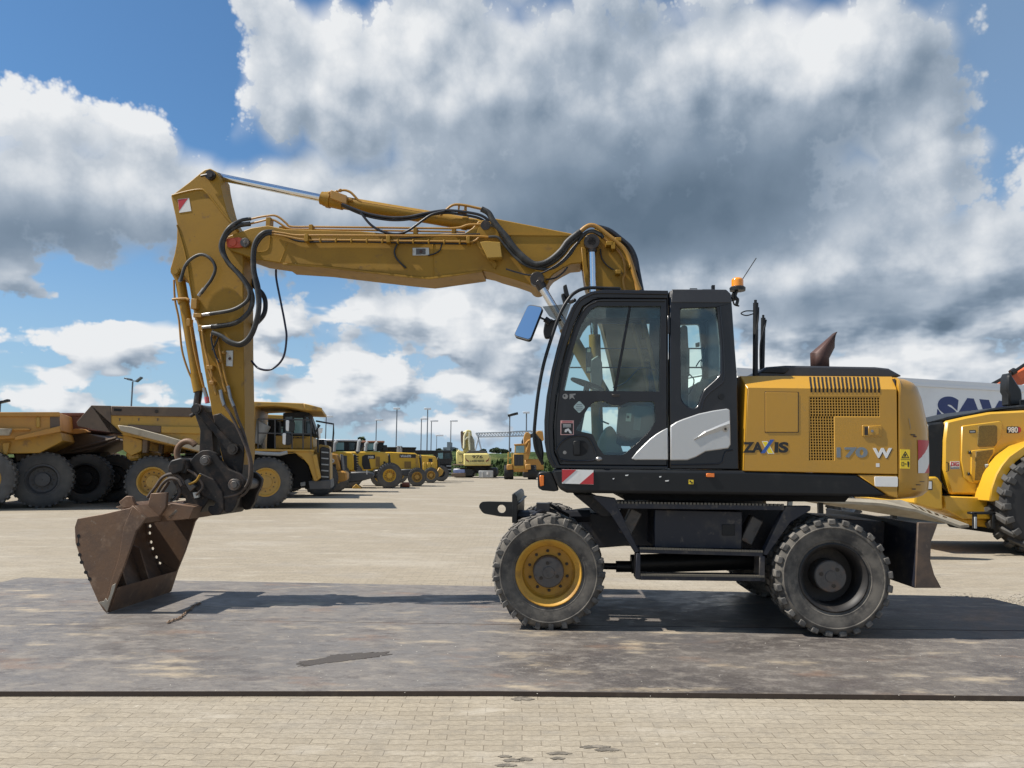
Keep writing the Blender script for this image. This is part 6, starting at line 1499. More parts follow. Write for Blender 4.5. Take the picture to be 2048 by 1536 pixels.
# ------------------------------------------------------------------ old loader seen from behind
F = Frame('old_loader', (1041-CX)/FPX*76, 76, 0, 0, 'old faded yellow wheeled machine with dark radiator, seen straight from behind', 'wheeled loader')
cb_ = pr(F, [(1029, 907), (1029.5, 889), (1051, 888), (1051.5, 907)], .6, 2.4, 'cab', YO, bevel=.05)
pr(F, [(1031, 905.5), (1031.5, 892), (1048.5, 891.5), (1048.5, 905.5)], .56, .6, 'rear_window', MATS['bright_window'], cb_, 0)
pr(F, [(1028, 888), (1052, 887), (1052, 890), (1028, 890)], .5, 2.5, 'cab_roof', YOR, cb_)
en = pr(F, [(1026, 907), (1049.5, 907), (1049.5, 938), (1026, 938)], .2, 3.0, 'engine_housing', YO, bevel=.05)
pr(F, [(1028.5, 909.5), (1047, 909.5), (1047, 931.5), (1028.5, 931.5)], .16, .2, 'radiator', BLACKV, en, 0)
m = MB()
for k in range(6): m.prism(F.X([(1030.5+3*k, 911), (1031.2+3*k, 911), (1031.2+3*k, 930), (1030.5+3*k, 930)], .15), .14, .16)
m.build('louvres', DGREY, en)
for a in (1013.5, 1050): pr(F, [(a, 929), (a+11.5, 928), (a+12, 939), (a, 940)], .1, 2.2, 'fender', YOR, bevel=.05)
pr(F, [(1020, 936), (1058, 936), (1056, 944), (1022, 944)], .3, 2.6, 'rear_frame', YOR, bevel=.05)
tb(F, [[(1016, 928, .3), (1016.5, 905, .3), (1024, 904, .3), (1024.5, 928, .3)], [(1016, 916, .3), (1024, 916, .3)], [(1021, 904, .3), (1021, 896, .3)]], .05, 'handrail', YO)
pr(F, rpoly([(1019.5, 896), (1023, 896), (1023, 903), (1019.5, 903)], 1), .2, .3, 'mirror', BLACKV, None, 0)
def rear_wheel(fr, px0, px1, r, d):
    a = fr.P(px0, 950, d).x; b = fr.P(px1, 950, d).x
    e = bpy.data.objects.new('wheel', None); COL.objects.link(e); e.parent = fr.o; e.location = ((a+b)/2, d+r, r); e.rotation_euler = (0, 0, R(90))
    m = MB(); w = abs(b-a)/2
    m.lathe([(r*.5, -w*.9), (r*.9, -w), (r*.97, -w*.8), (r*.97, w*.8), (r*.9, w), (r*.5, w*.9)], 30)
    for k in range(24):
        for q in (-1, 1):
            en_, tn = radial(2*PI*(k+(.5 if q > 0 else 0))/24); m.obox(en_*r*.97 + Vector((0, q*w*.5, 0)), tn, (0, 1, 0), en_, r*.05, w*.42, r*.03)
    m.build('tyre', M('dark_tyre', (.022, .022, .022), .8), e); m = MB(); m.lathe([(.01, -w*.95), (r*.5, -w*.92), (r*.5, w*.92), (.01, w*.95)], 20); m.build('rim', YO, e)
for d in (.2, 3.2):
    rear_wheel(F, 1008, 1027, .72, d); rear_wheel(F, 1056, 1073, .72, d)
F = Frame('yellow_digger', (1062-CX)/FPX*88, 88, 0, 0, 'orange yellow digger standing with raised boom beyond the old loader', 'excavator')
bo = pr(F, [(1047, 905), (1047, 875), (1050, 866), (1055, 864), (1061, 868), (1062, 890), (1061, 905), (1056, 920), (1050, 920)], 0, .8, 'boom', YOR, bevel=.05)
pr(F, [(1043, 882), (1046, 876), (1047, 900), (1043, 898)], .1, .6, 'boom_link', BLACKV, bo)
tb(F, [[(1050, 890, -.1), (1056, 882, -.1), (1060, 880, -.1)], [(1052, 905, -.1), (1058, 885, -.1)]], .12, 'boom_cylinder', YOR, bo)
pr(F, [(1050, 918), (1086, 918), (1088, 940), (1048, 940)], .5, 3.4, 'body', YOR, bevel=.08)
pr(F, [(1068, 866), (1078, 861), (1086, 864), (1088, 880), (1082, 884), (1074, 878), (1066, 884)], 0, .8, 'arm', YOR, bo, bevel=.05)
pr(F, [(1060, 868), (1068, 866), (1070, 872), (1062, 876)], .1, .7, 'arm_joint', BLACKV, bo)
pr(F, [(1046, 942), (1090, 942), (1090, 955), (1046, 955)], .2, 3.6, 'track', BLACKV, bevel=.1)
# ------------------------------------------------------------------ big wheel loader at the right
F = Frame('wheel_loader', 8.4, 13.9, 0, 0, 'large clean yellow wheel loader with black exhaust stack, parked in front of the white trailer', 'wheel loader')
HD = .55
YN = M('new_yellow', (.60, .335, .022), .33, 0, [((.50, .28, .03), .9, .4, .7, .5)], coat=.35)
body = pr(F, [(1893, 842), (1910, 838), (1932, 833), (1980, 824), (2048, 820.5), (2300, 818), (2300, 990), (1981, 990), (1902, 988.5), (1887, 938), (1888, 880)], HD, 2.7, 'hood', YN, bevel=.04)
pr(F, [(1852, 850), (1857, 846), (1891, 842), (1885, 958), (1902, 990), (1880, 968), (1852, 953)], HD+.04, 2.65, 'rear_frame', BLKM, bevel=.05)
pr(F, [(1851, 846), (1899, 833), (1950, 825), (1995, 815), (2048, 809), (2300, 805), (2300, 819), (2048, 821.5), (1980, 825), (1893, 842.5)], HD+.1, 2.6, 'top_cover', BLKM, bevel=.04)
pr(F, [(1924, 852), (1935, 850), (1998, 842), (2006, 845), (2003, 878), (1990, 895), (1978, 918), (1975, 958), (1962, 968), (1938, 965), (1928, 955), (1922, 920)], HD-.03, HD, 'side_recess', YN, body, bevel=.02)
mp = pr(F, rpoly([(1957, 852), (1962, 850.5), (1990, 849.5), (1995, 853), (1995, 886), (1990, 893), (1958, 894), (1955, 890)], 2), HD-.045, HD-.02, 'mesh_panel', M('mesh_panel_olive', (.20, .125, .022), .6, 0, [((.10, .065, .02), 60, .45, .55, .6)]), body, bevel=.008)
dp = pr(F, rpoly([(1943, 901), (1990, 896), (1991, 905), (1979, 922), (1975, 962), (1947, 964), (1942, 950)], 3), HD-.05, HD-.02, 'access_door', YN, body, bevel=.01)
pr(F, [(1952, 903), (1986, 899), (1986, 907), (1976, 922), (1972, 960), (1950, 961)], HD-.058, HD-.045, 'door_mesh', MATS['mesh_panel_olive'], dp, bevel=.006)
for q in ((1941, 905), (1939, 948)): pr(F, [(q[0]-2, q[1]-3), (q[0]+2, q[1]-3), (q[0]+2, q[1]+3), (q[0]-2, q[1]+3)], HD-.07, HD-.03, 'hinge', BLACKV, dp, .004)
tb(F, [[(1973, 929, HD-.07), (1973, 934, HD-.05)]], .03, 'lock', LGREY, dp)
pr(F, [(1939, 860.5), (1951.5, 860), (1951.5, 866), (1939, 866.5)], HD-.036, HD-.03, 'data_plate', BLACKV, body, 0)
pr(F, [(1940.5, 862), (1950, 861.6), (1950, 864.6), (1940.5, 865)], HD-.038, HD-.036, 'data_field', LGREY, body, 0)
text(F, 'lettering', '980', (2015.5, 854, 2035.5, 865.5), HD-.008, WHITE, body, .02, ext=.004)
pr(F, rpoly([(2013.5, 853), (2037, 853), (2042, 856), (2042, 863), (2037, 866.5), (2013.5, 866.5)], 2), HD-.004, HD, 'number_plate', BLACKV, body, 0)
pr(F, [(2037, 853.5), (2042, 856), (2042, 863), (2037, 866)], HD-.007, HD-.003, 'number_tail', RED, body, 0)
st = pr(F, [(1900.5, 923), (1919, 922.5), (1919.3, 938), (1901, 938.5)], HD-.008, HD, 'sticker', WHITE, body, 0)
text(F, 'lettering', 'DIG', (1902, 924, 1917.8, 932.5), HD-.012, RED, st, .03, ext=.003)
pr(F, [(1901.5, 935), (1918.8, 934.7), (1918.8, 937.7), (1901.5, 938)], HD-.012, HD-.008, 'sticker_base', GREYV, st, 0)
tb(F, [[(1893, 925, HD-.01), (1897, 926, HD-.01), (1897, 942, HD-.01), (1892, 943, HD-.01)]], .008, 'handle', BLACKV, body)
# exhaust stack with a slanted mouth
m = MB().prism(F.X([(2012, 812), (2012, 790), (2008, 783), (2009, 755), (2014, 744.5), (2022, 757), (2037, 780), (2039, 790), (2039, 811)], 1.5), 1.4, 1.66)
m.build('exhaust_stack', BLACKV, F, bevel=.03)
m = MB()
for k in range(4): m.tube([F.P(2040, 801+3.5*k, 1.2), F.P(2080, 800+3.5*k, 1.2)], .018, 6)
m.build('grab_rail', BLACKV, F, split=True)
# arch, wheel, lower side
arch_o = [(1979, 1003), (1983, 975), (1992, 949), (2003, 930), (2018, 912), (2048, 891), (2110, 872), (2300, 868)]
arch_i = [(2300, 885), (2110, 890), (2058, 905), (2032, 925), (2012, 955), (2002, 985), (1999, 1003)]
pr(F, arch_o + arch_i, .1, 1.0, 'fender', YN, bevel=.02)
pr(F, arch_i[::-1] + [(2300, 905), (2120, 908), (2070, 920), (2040, 945), (2022, 975), (2012, 1003)], .12, 1.0, 'fender_liner', BLKM, bevel=.01)
pr(F, [(1888, 992), (1983, 995), (1982, 1039), (1926, 1038), (1890, 1019)], HD-.1, 2.8, 'side_tank', YN, bevel=.02)
pr(F, [(1926, 1038), (1982, 1039), (1980, 1056), (1936, 1050)], HD+.05, 2.6, 'belly_pan', YN, bevel=.02)
pr(F, [(1886, 989), (2300, 990), (2300, 1100), (2010, 1070), (1984, 1040), (1984, 996), (1886, 992)], HD+.1, 2.5, 'chassis', DARK)
lw = pr(F, [(1830, 958), (1855, 954), (1875, 953), (1885, 967), (1887, 1021), (1860, 1017), (1830, 1008)], HD-.2, 2.9, 'counterweight', YN, bevel=.03)
pr(F, [(1857, 963), (1863.5, 963), (1863.5, 978), (1857, 978)], HD-.215, HD-.2, 'reflector', WHITE, lw, 0)
pr(F, [(1855.5, 961), (1865, 961), (1865, 980), (1855.5, 980)], HD-.206, HD-.2, 'reflector_frame', BLACKV, lw, 0)
m = MB()
for x in (1948, 1985): m.prism(F.X([(x, 1025), (x+7, 1025), (x+7, 1058), (x, 1058)], .15), .15, .22)
m.prism(F.X([(1943, 1024), (1992, 1024), (1992, 1029), (1943, 1029)], .15), .15, .3)
stp = m.build('step', BLKM, F, bevel=.01)
pr(F, [(1949.5, 1034), (1954, 1034), (1954, 1057), (1949.5, 1057)], .13, .15, 'step_tread', LGREY, stp, .004)
def big_wheel(px, d, r, w):
    c = F.P(px, 1000, d); e = bpy.data.objects.new('wheel', None); COL.objects.link(e); e.parent = F.o; e.location = (c.x, d+w/2, r)
    m = MB(); s = w/2; ri = r*.5
    m.lathe([(ri, -s*.85), (ri*1.06, -s*.95), (ri+(r-ri)*.5, -s), (ri+(r-ri)*.8, -s*.94), (r*.93, -s*.8), (r*.93, s*.8), (ri+(r-ri)*.8, s*.94), (ri+(r-ri)*.5, s), (ri, s*.85), (ri, -s*.85)], 48, cap=False)
    ty = m.build('tyre', M('new_tyre', (.020, .020, .021), .75, 0, [((.05, .048, .045), 3, .5, .7, .6)]), e)
    m = MB()
    for k in range(22):
        for q in (-1, 1):
            a = 2*PI*(k+(.5 if q > 0 else 0))/22; en, tn = radial(a)
            ax = (Vector((0, q, 0)) + tn*.4).normalized()
            m.obox(en*r*.955 + Vector((0, q*s*.5, 0)), ax, en.cross(ax), en, s*.46, r*.055, r*.045)
            en, tn = radial(a + .04); m.obox(en*r*.90 + Vector((0, q*s*.93, 0)), tn, en, (0, 1, 0), r*.06, r*.075, s*.09)
    m.build('tread', M('tread_grey', (.055, .053, .05), .7, 0, [((.12, .11, .10), 4, .45, .7, .7)]), ty, bevel=.012)
    m = MB(); m.lathe([(ri*1.02, -s*.86), (ri*.9, -s*.9), (ri*.85, -s*.4), (ri*.4, -s*.3), (.01, -s*.35), (.01, s*.5), (ri, s*.5)], 32, cap=False); m.build('rim', YN, e)
for d in (-.1, 2.35): big_wheel(2108, d, .92, .72)
for d in (-.1, 2.35): big_wheel(2470, d, .92, .72)

# ------------------------------------------------------------------ white box trailer with blue lettering
F = Frame('box_trailer', 5.9, 20.4, 0, 20, 'long white box trailer with dark blue lettering behind the large loader', 'trailer')
WP = M('trailer_white', (.78, .79, .79), .4, 0, [((.68, .68, .66), .7, .45, .75, .6)])
z0 = 1.15; tl = F.P(1474, 740.5, 0); tr = F.P(2048, 772.5, 0); LEN = tr.x + 2.5; zt = (tl.z + tr.z)/2
m = MB(); m.box((tl.x, 0, z0), (LEN, 2.5, zt)); bx = m.build('box', WP, F, bevel=.02)
m = MB(); m.box((tl.x-.03, -.035, zt-.17), (LEN+.03, 0, zt-.09)); m.box((tl.x-.03, -.02, zt-.09), (LEN+.03, 0, zt+.02)); m.box((tl.x-.03, -.02, zt+.02), (LEN+.03, 2.5, zt+.05)); m.build('top_rail', M('rail_aluminium', (.72, .73, .74), .4, .1), bx)
m = MB(); m.box((tl.x-.03, -.03, z0-.14), (LEN+.03, 0.05, z0+.06)); m.build('bottom_rail', GALV, bx)
text(F, 'lettering', 'SAW', ((1872, 850), (2052, 861), (1872, 791)), -.002, NAVYV, bx, .075, .10, ext=.006)
m = MB(); m.box((tl.x+.3, .5, .8), (LEN-.3, 2.0, z0)); m.build('trailer_frame', BLKM, F)
for px in (1700, 1893, 1980):
    c = F.P(px, 1050, .1)
    for d in (.08, 2.0): swheel(F, px, 1050, d, .5, .4, .55, mat=TYRE, rmat=LGREY)
m = MB(); m.box((LEN-1.2, .4, 0.0), (LEN-1.0, .6, z0)); m.box((LEN-1.2, 1.9, 0.0), (LEN-1.0, 2.1, z0)); m.build('landing_leg', GALV, F)

# ------------------------------------------------------------------ dusty loading ramp behind the excavator
F = Frame('loading_ramp', 6.6, 13.3, 0, 0, 'dusty beige loading ramp sticking out behind the excavator tail', 'ramp')
A = [F.P(a, b, d) for a, b, d in [(1560, 990.5, .5), (1700, 996.5, .5), (1766, 1000, .5), (1802, 999.5, .5), (1938, 1049, .2), (1920, 1051, 0), (1834, 1019, 0), (1764, 1006.5, 0), (1560, 995, 0)]]
n = len(A); m = MB()
m.add([tuple(p) for p in A] + [(p.x, p.y, p.z-.045) for p in A], [tuple(range(n)), tuple(range(2*n-1, n-1, -1))] + [(i, (i+1) % n, (i+1) % n+n, i+n) for i in range(n)])
dk = m.build('ramp_deck', CONC, F)
m = MB()
for k in range(5):
    p = A[4].lerp(A[3], .35+.14*k); q = A[5].lerp(A[6], .35+.14*k); u = (A[3]-A[4]).normalized()*.035
    m.add([tuple(p.lerp(q, .2)-u+Vector((0, 0, .004))), tuple(p.lerp(q, .8)-u+Vector((0, 0, .004))), tuple(p.lerp(q, .8)+u+Vector((0, 0, .004))), tuple(p.lerp(q, .2)+u+Vector((0, 0, .004)))], [(0, 1, 2, 3)])
m.build('louvres', GREASE, dk, flip=False)
for k, (px, py) in enumerate(((1640, 998), (1786, 1003))):
    p = F.P(px, py, .4); zr = p.z; m = MB(); m.box((p.x-.04, p.y-.04, 0), (p.x+.04, p.y+.04, zr-.05)); m.build('ramp_leg', BLKM, F)

# ------------------------------------------------------------------ orange boom that shows over the trailer
F = Frame('orange_digger', 21.5, 33, 0, 0, 'orange digger of which only the raised boom shows above the white trailer', 'excavator')
OR = M('digger_orange', (.50, .10, .025), .45, 0, [((.38, .09, .04), .8, .45, .7, .5)])
bo = pr(F, [(1990, 770), (2010, 757), (2048, 737), (2120, 700), (2200, 700), (2320, 800), (2310, 880), (2290, 880), (2190, 760), (2130, 745), (2048, 768), (2010, 785)], 0, .6, 'boom', OR, bevel=.04)
tb(F, [[(1985, 768, -.1), (2016, 751, -.1)], [(2012, 754, -.1), (2060, 722, -.1)]], .07, 'cylinder_rod', BLACKV, bo)
tb(F, [[(2022, 746, -.1), (2030, 741, -.1)]], .14, 'cylinder', BLACKV, bo)
pr(F, [(2200, 870), (2420, 870), (2420, 935), (2200, 935)], -1.2, 1.6, 'body', OR, bevel=.1)
pr(F, [(2190, 937), (2430, 937), (2430, 1006), (2190, 1006)], -1.2, 1.6, 'track', BLACKV, bevel=.15)
# ------------------------------------------------------------------ far side: grass bank, lamp posts, gantry, buildings, shrubs
def grass_mat():
    m = bpy.data.materials.new('bank_grass'); m.use_nodes = True; t = NT(m.node_tree); b = m.node_tree.nodes['Principled BSDF']
    tc = t.n('ShaderNodeTexCoord').outputs['Object']
    c = t.mix(t.ss(t.noise(t.vm('MULTIPLY', tc, (.35, 1, 1.6)), .5, 7, .65), .36, .66), (.034, .056, .020, 1), (.082, .112, .042, 1))
    c = t.mix(t.ss(t.noise(t.vm('MULTIPLY', tc, (.2, 1, 2)), .35, 5, .6), .55, .7, 0, .6), c, (.15, .16, .06, 1))
    t.put(b.inputs['Base Color'], c); b.inputs['Roughness'].default_value = .95; b.inputs['Specular IOR Level'].default_value = .1
    bp = t.n('ShaderNodeBump'); bp.inputs['Strength'].default_value = 1; bp.inputs['Distance'].default_value = .5
    t.put(bp.inputs['Height'], t.noise(tc, 1.4, 6, .7)); t.put(b.inputs['Normal'], bp.outputs[0])
    return m
GRASS = grass_mat()
m = MB(); NX, NY = 220, 14; vs = []; fs = []
for j in range(NY+1):
    for i in range(NX+1):
        x = -120 + 300*i/NX; y = 94 + 40*j/NY; u = min(1, j/3.2)
        z = 3.0*(u*u*(3-2*u)) + (random.random()-.5)*.22*(1 if j else 0) + .12*math.sin(x*.5)*(1 if j else 0) + (0 if j else -.05)
        vs.append((x, y + (random.random()-.5)*.6, z))
for j in range(NY):
    for i in range(NX):
        a = j*(NX+1)+i; fs.append((a, a+1, a+NX+2, a+NX+1))
m.add(vs, fs, True); tag(m.build('grass_bank', GRASS), 'green grass bank closing the far side of the yard', kind='structure')
# tufts on the bank edge
m = MB()
for k in range(1500):
    x = -18 + random.random()*30; y = 94.3 + random.random()*5; u = min(1, (y-94)/9.1); z = 3.0*(u*u*(3-2*u)); h = .25 + random.random()*.55; w = .12 + random.random()*.2; a = random.random()*PI
    dx, dy = math.cos(a)*w, math.sin(a)*w; lx = (random.random()-.5)*.3
    m.add([(x-dx, y-dy, z-.05), (x+dx, y+dy, z-.05), (x+lx, y, z+h)], [(0, 1, 2)])
tag(m.build('bank_weeds', GRASS, flip=False), 'tall weeds at the foot of the grass bank', kind='stuff')

def lamp(px, pytop, label, H=12.0, head='flat', thick=.11, mat=POLE, group='tall lamp posts around the yard'):
    d = ray(px, pytop); k = (H - CAM.z)/d.z; p = CAM + d*k
    F = Frame('lamp_post', p.x, p.y, 0, 0, label, 'lamp post', group)
    m = MB(); m.tube([(0, 0, 0), (0, 0, H*.5), (0, 0, H)], [thick*1.5, thick*1.15, thick], 8); m.build('pole', mat, F)
    s = p.y/110.0
    if head == 'flat':
        m = MB(); m.box((-.15*s, -.25, H-.10*s), (.95*s, .25, H+.12*s)); m.build('lamp_head', LAMPW, F, bevel=.03)
    elif head == 'dark':
        m = MB(); m.obox((.45*s, 0, H), (1, 0, .25), (0, 1, 0), (-.25, 0, 1), .75*s, .35*s, .17*s); m.build('lamp_head', BLACKV, F, bevel=.05)
    elif head == 'twin':
        m = MB(); m.tube([(-.7, 0, H+.25), (.5, 0, H)], .06, 6); m.build('cross_arm', mat, F)
        m = MB(); m.obox((.75, 0, H+.25), (1, 0, .9), (0, 1, 0), (-.9, 0, 1), .42, .3, .1); m.build('floodlight', mat, F, bevel=.03)
        m = MB(); m.obox((-.55, 0, H+.3), (1, 0, -.2), (0, 1, 0), (.2, 0, 1), .4, .3, .1); m.build('floodlight', mat, F, bevel=.03)
    elif head == 'box':
        m = MB(); m.box((-.5*s, -.3, H-.1*s), (.45*s, .3, H+.16*s)); m.build('lamp_head', LAMPW, F, bevel=.03)
lamp(265.5, 763, 'lamp post with two tilted floodlights above the dump truck bed', 11, 'twin', .09)
lamp(1.5, 803, 'lamp post just inside the picture edge over the orange dump bed', 11, 'dark', .1)
lamp(652.5, 833, 'lamp post rising beside the dump truck mirror frame', 11.5)
lamp(753, 840, 'lamp post above the orange cab roof of the third loader', 11.5)
lamp(794, 817.5, 'tall lamp post above the dark roof of the number band loader', 13, 'box')
lamp(843, 838, 'thin lamp post just left of the tallest post over the last loader', 12)
lamp(855.5, 818, 'tallest lamp post over the last yellow loader', 13, 'box')
lamp(863, 842, 'thin lamp post just right of the tallest post over the last loader', 12)
lamp(873.5, 871, 'small distant lamp post above the black tractor', 11, 'flat', .10)
lamp(902, 842, 'lamp post in front of the grey tower building', 12)
lamp(1019.5, 829, 'lamp post with dark tilted head beside the old loader', 12, 'dark', .13)
lamp(1053, 825.5, 'lamp post with pale head behind the raised yellow boom', 12.5, 'box', .13)

# gantry of lattice girders
Y = 165
F = Frame('gantry_crane', (1000-CX)/FPX*Y, Y, 0, 0, 'light grey lattice gantry spanning the sky behind the old loader', 'gantry')
def seg(m, a, b, r, d=0, d2=None): m.tube([F.P(a[0], a[1], d), F.P(b[0], b[1], d if d2 is None else d2)], r, 6)
m = MB(); n = 22
for d in (0, 1.6):
    seg(m, (952, 866), (1085, 861.5), .16, d); seg(m, (958, 873.5), (1085, 871), .16, d)
    for k in range(n):
        x0 = 957 + 128*k/n; x1 = 957 + 128*(k+1)/n; t0 = 865.8 - (x0-952)*.034; b1 = 873.5 - (x1-958)*.02
        seg(m, (x0, t0), (x1, b1), .07, d); seg(m, (x1, b1), (x1, t0), .07, d)
m.build('truss', GALV, F)
m = MB()
seg(m, (952, 866), (957, 874), .2); seg(m, (957, 874), (949.5, 905), .17); seg(m, (956, 874), (964, 905), .17); seg(m, (960, 866), (956, 874), .16)
m.build('gantry_leg', GALV, F, split=False)
m = MB(); seg(m, (1100, 864), (1100, 905), .2); m.build('gantry_leg', GALV, F)
F = Frame('grey_building', (897-CX)/FPX*150, 150, 0, 0, 'grey flat industrial building with a square tower in the far distance', 'building')
BG = M('far_cladding', (.16, .20, .22), .7, 0, [((.22, .26, .28), .25, .45, .6, .6, (1, 1, .3))])
w = pr(F, [(886, 894.5), (908, 894), (909, 935), (886, 935)], 0, 12, 'hall', BG, bevel=0); pr(F, [(894, 884), (900.5, 884), (900.5, 935), (894, 935)], -.5, 5, 'tower', BG, bevel=0)
m = MB()
for k in range(3): m.prism(F.X([(888+7*k, 898), (892+7*k, 898), (892+7*k, 900), (888+7*k, 900)], -.04), -.05, 0)
m.build('window', WGLASS, w)
LEAF = [M('leaf_dark', (.020, .036, .014), .8, 0, [((.045, .07, .022), .8, .4, .65, .8)]), M('leaf_mid', (.035, .058, .020), .8, 0, [((.06, .09, .03), .8, .4, .65, .8)])]
BARK = M('bark', (.06, .045, .03), .9)
def bush(px, py0, py1, wpx, D, label, k=0, name='shrub', cat='shrub', group='shrubs along the skyline'):
    x = (px-CX)/FPX*D; zt = CAM.z + (926+(px-1024)*.0095-py0)/FPX*D; r = wpx/FPX*D/2
    F = Frame(name, x, D, 0, 0, label, cat, group)
    zb = max(0, CAM.z + (926-py1)/FPX*D); m = MB()
    m.tube([(0, 0, 0), (0, 0, (zb+zt)/2)], [.25, .12], 7)
    for q in range(4):
        a = random.random()*6.28; m.tube([(0, 0, zb*.8), (math.cos(a)*r*.6, math.sin(a)*r*.6, zb+(zt-zb)*.7)], [.1, .03], 5)
    m.build('trunk', BARK, F, split=False)
    m = MB(); cl = [(random.uniform(-.7, .7)*r, random.uniform(-.7, .7)*r, zb + (zt-zb)*random.uniform(.25, .8), random.uniform(.25, .5)) for _ in range(14)]
    for _ in range(900):
        c = random.choice(cl); v = Vector((random.gauss(0, 1), random.gauss(0, 1), random.gauss(0, 1))).normalized()*(random.random()**.4)*c[3]
        p = Vector((c[0]+v.x*r, c[1]+v.y*r, min(zt, c[2]+v.z*(zt-zb)*.55)))
        s = .35; a = Vector((random.gauss(0, 1), random.gauss(0, 1), random.gauss(0, 1))).normalized(); b = a.orthogonal().normalized()
        m.add([p-a*s, p+b*s*.6, p+a*s, p-b*s*.6], [(0, 1, 2, 3)])
    m.build('crown', LEAF[k], F, flip=False, split=False)
bush(991, 896, 906, 22, 150, 'round dark shrub on the skyline between the crawler boom and the old loader', 0)
bush(1010, 899, 906, 16, 155, 'low flat shrub on the skyline just left of the old loader', 0)
bush(881, 897, 910, 12, 150, 'dark shrub at the left foot of the grey building', 0)
bush(912, 897, 908, 9, 150, 'dark shrub at the other foot of the grey building, by the crawler', 1)
bush(724.5, 874, 905, 13, 120, 'slim tree standing up between two loader cabs', 1, 'tree', 'tree', 'trees beyond the row')
bush(968, 898, 908, 12, 158, 'pale green shrub behind the crawler engine cover', 1)
def car(px, py, D, label, L=4.2, mat=WHITE):
    x = (px-CX)/FPX*D
    F = Frame('car', x, D, 1.75, 0, label, 'car', 'cars on the far road')
    m = MB().prism([(-L/2, .35), (-L/2, .9), (-L*.38, 1.0), (-L*.22, 1.5), (L*.2, 1.5), (L*.36, .98), (L/2, .85), (L/2, .35)], 0, 1.7); b = m.build('body', mat, F, bevel=.06)
    m = MB().prism([(-L*.34, 1.0), (-L*.21, 1.42), (L*.19, 1.42), (L*.31, 1.0)], -.01, 0); m.build('window', WGLASS, b)
    for q in (-.3, .3):
        for d in (-.02, 1.5):
            m = MB(); m.tube([(L*q, d, .32), (L*q, d+.2, .32)], .32, 14); m.build('wheel', TYB, F)
car(973, 901, 133, 'white car on the far road behind the crawler excavator'); car(983, 902.5, 128, 'second white car on the far road, nearer the round shrub')

# ------------------------------------------------------------------ small things on the plates and the paving
def stone(m, x, y, z, r):
    n = 6; vs = []
    for i, (rr, zz) in enumerate(((.75, -.3), (1, .15), (.6, .75))):
        for k in range(n):
            a = 2*PI*k/n + i*.4; q = rr*r*random.uniform(.75, 1.15); vs.append((x+q*math.cos(a), y+q*math.sin(a)*.8, z+r*.6*zz+r*.15))
    fs = [tuple(range(n-1, -1, -1)), tuple(2*n+k for k in range(n))] + [(i*n+k, i*n+(k+1) % n, (i+1)*n+(k+1) % n, (i+1)*n+k) for i in range(2) for k in range(n)]
    m.add(vs, fs)
STONE = M('gravel_stone', (.36, .32, .25), .9, 0, [((.22, .19, .16), 9, .4, .65, .8)])
m = MB()
for k in range(420):
    p = ground(random.uniform(1900, 2060), random.triangular(1186, 1216, 1200), 0)
    if p.y > 9.13 or p.x > 5.66: stone(m, p.x, p.y, 0, random.uniform(.006, .022))
for k in range(160):
    x = random.uniform(-3.6, 3.9); g_ = ground(1024 + x*297, 1384 if x < 1 else 1386, 0); x, y = g_.x, g_.y - abs(random.gauss(0, .018)) - .05
    stone(m, x, y, 0, random.uniform(.003, .009))
for k in range(150): stone(m, random.uniform(-3.4, 3.6), random.uniform(3.9, 5.0), 0, random.uniform(.0015, .005))
tag(m.build('gravel', STONE), 'loose grey gravel by the plate edges', kind='stuff')
m = MB()
for k in range(90): stone(m, random.uniform(-4.4, 4.4), random.uniform(5.25, 7.2), PZ, random.uniform(.002, .006))
tag(m.build('grit', M('pale_grit', (.6, .56, .48), .9)), 'pale grit scattered over the steel plates', kind='stuff')
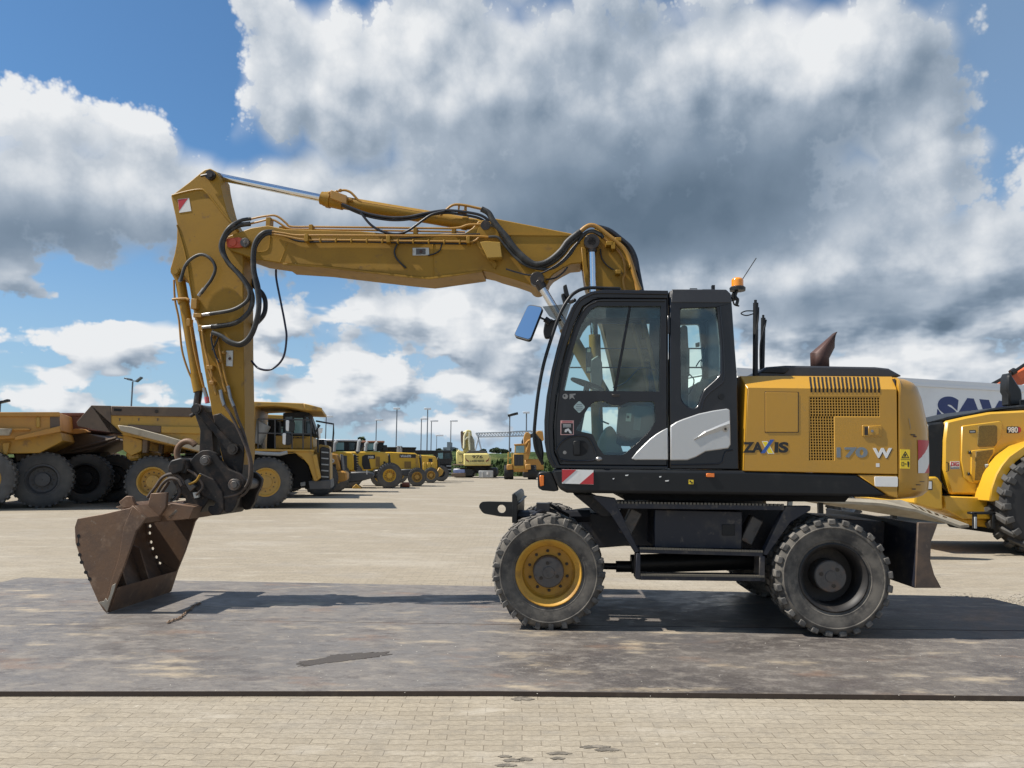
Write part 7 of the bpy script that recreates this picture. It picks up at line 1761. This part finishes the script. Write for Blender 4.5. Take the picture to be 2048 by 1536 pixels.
# rusty chain
pth = catmull([ground(a, b, PZ+.012) for a, b in [(402, 1206.5), (390, 1210), (381, 1218), (372, 1222), (366, 1230), (358, 1236), (346, 1240), (334, 1245)]], 6)
m = MB(); acc = 0; k = 0; CH = M('rusty_chain', (.19, .12, .075), .7, 0, [((.30, .21, .13), 20, .45, .7, .7)])
for i in range(len(pth)-1):
    a, b = pth[i], pth[i+1]; t = (b-a).normalized(); up = Vector((0, 0, 1)) if i % 2 else t.cross(Vector((0, 0, 1))).normalized()
    mid = (a+b)/2 + t.cross(Vector((0, 0, 1)))*random.uniform(-.012, .012); L = (b-a).length*.72; sd_ = t.cross(up) if i % 2 else Vector((0, 0, 1))
    w = .011; loop = [mid + t*L*math.cos(q) + (t.cross(Vector((0, 0, 1))).normalized() if i % 2 else Vector((0, 0, 1)))*w*math.sin(q)*(.6 if not i % 2 else 1) for q in [2*PI*j/12 for j in range(13)]]
    m.tube(loop, .0045, 6)
tag(m.build('rusty_chain', CH), 'rusty chain lying on the steel plate beside the bucket', 'chain')
# oil puddle and wet marks
OIL = M('oil_film', (.068, .058, .050), .6, 0, [((.075, .065, .055), 9, .5, .7, .7)], spec=.3)
WET = M('wet_paving', (.11, .095, .075), .75, 0, [((.22, .19, .15), 16, .42, .62, .9)])
def patch(name, pts, z, mat, label, rough=.25):
    P = [ground(a, b, z) for a, b in pts]; P = catmull(P + [P[0]], 6)[:-1]; c = sum(P, Vector())/len(P)
    P = [p + (p-c)*random.uniform(-rough, rough)*.6 for p in P]; n = len(P); m = MB()
    m.add([tuple(p) for p in P] + [(p.x, p.y, z-.002) for p in P], [tuple(range(n)), tuple(range(2*n-1, n-1, -1))] + [(i, (i+1) % n, (i+1) % n+n, i+n) for i in range(n)])
    tag(m.build(name, mat), label, kind='structure')
patch('oil_puddle', [(588, 1330), (612, 1321), (640, 1317), (668, 1309), (700, 1307), (742, 1305), (772, 1304.5), (768, 1311), (735, 1316), (700, 1320), (650, 1326), (612, 1331)], PZ+.0025, OIL, 'dark oil puddle on the steel plate')
for q in ((1045, 1397, 22, 4), (1025, 1520, 18, 3.5), (1050, 1518, 16, 4), (1012, 1530, 22, 3), (1118, 1506, 25, 3), (1115, 1516, 14, 3), (1190, 1493, 30, 3.4), (1215, 1499, 26, 3.6), (1010, 1512, 14, 2.4)):
    a, b, w, h = q; patch('wet_mark', [(a-w, b), (a-w*.5, b-h*.7), (a, b-h), (a+w*.6, b-h*.6), (a+w, b+h*.1), (a+w*.5, b+h*.8), (a, b+h*.6), (a-w*.6, b+h*.9)], .0035, WET, 'dark wet mark on the paving')
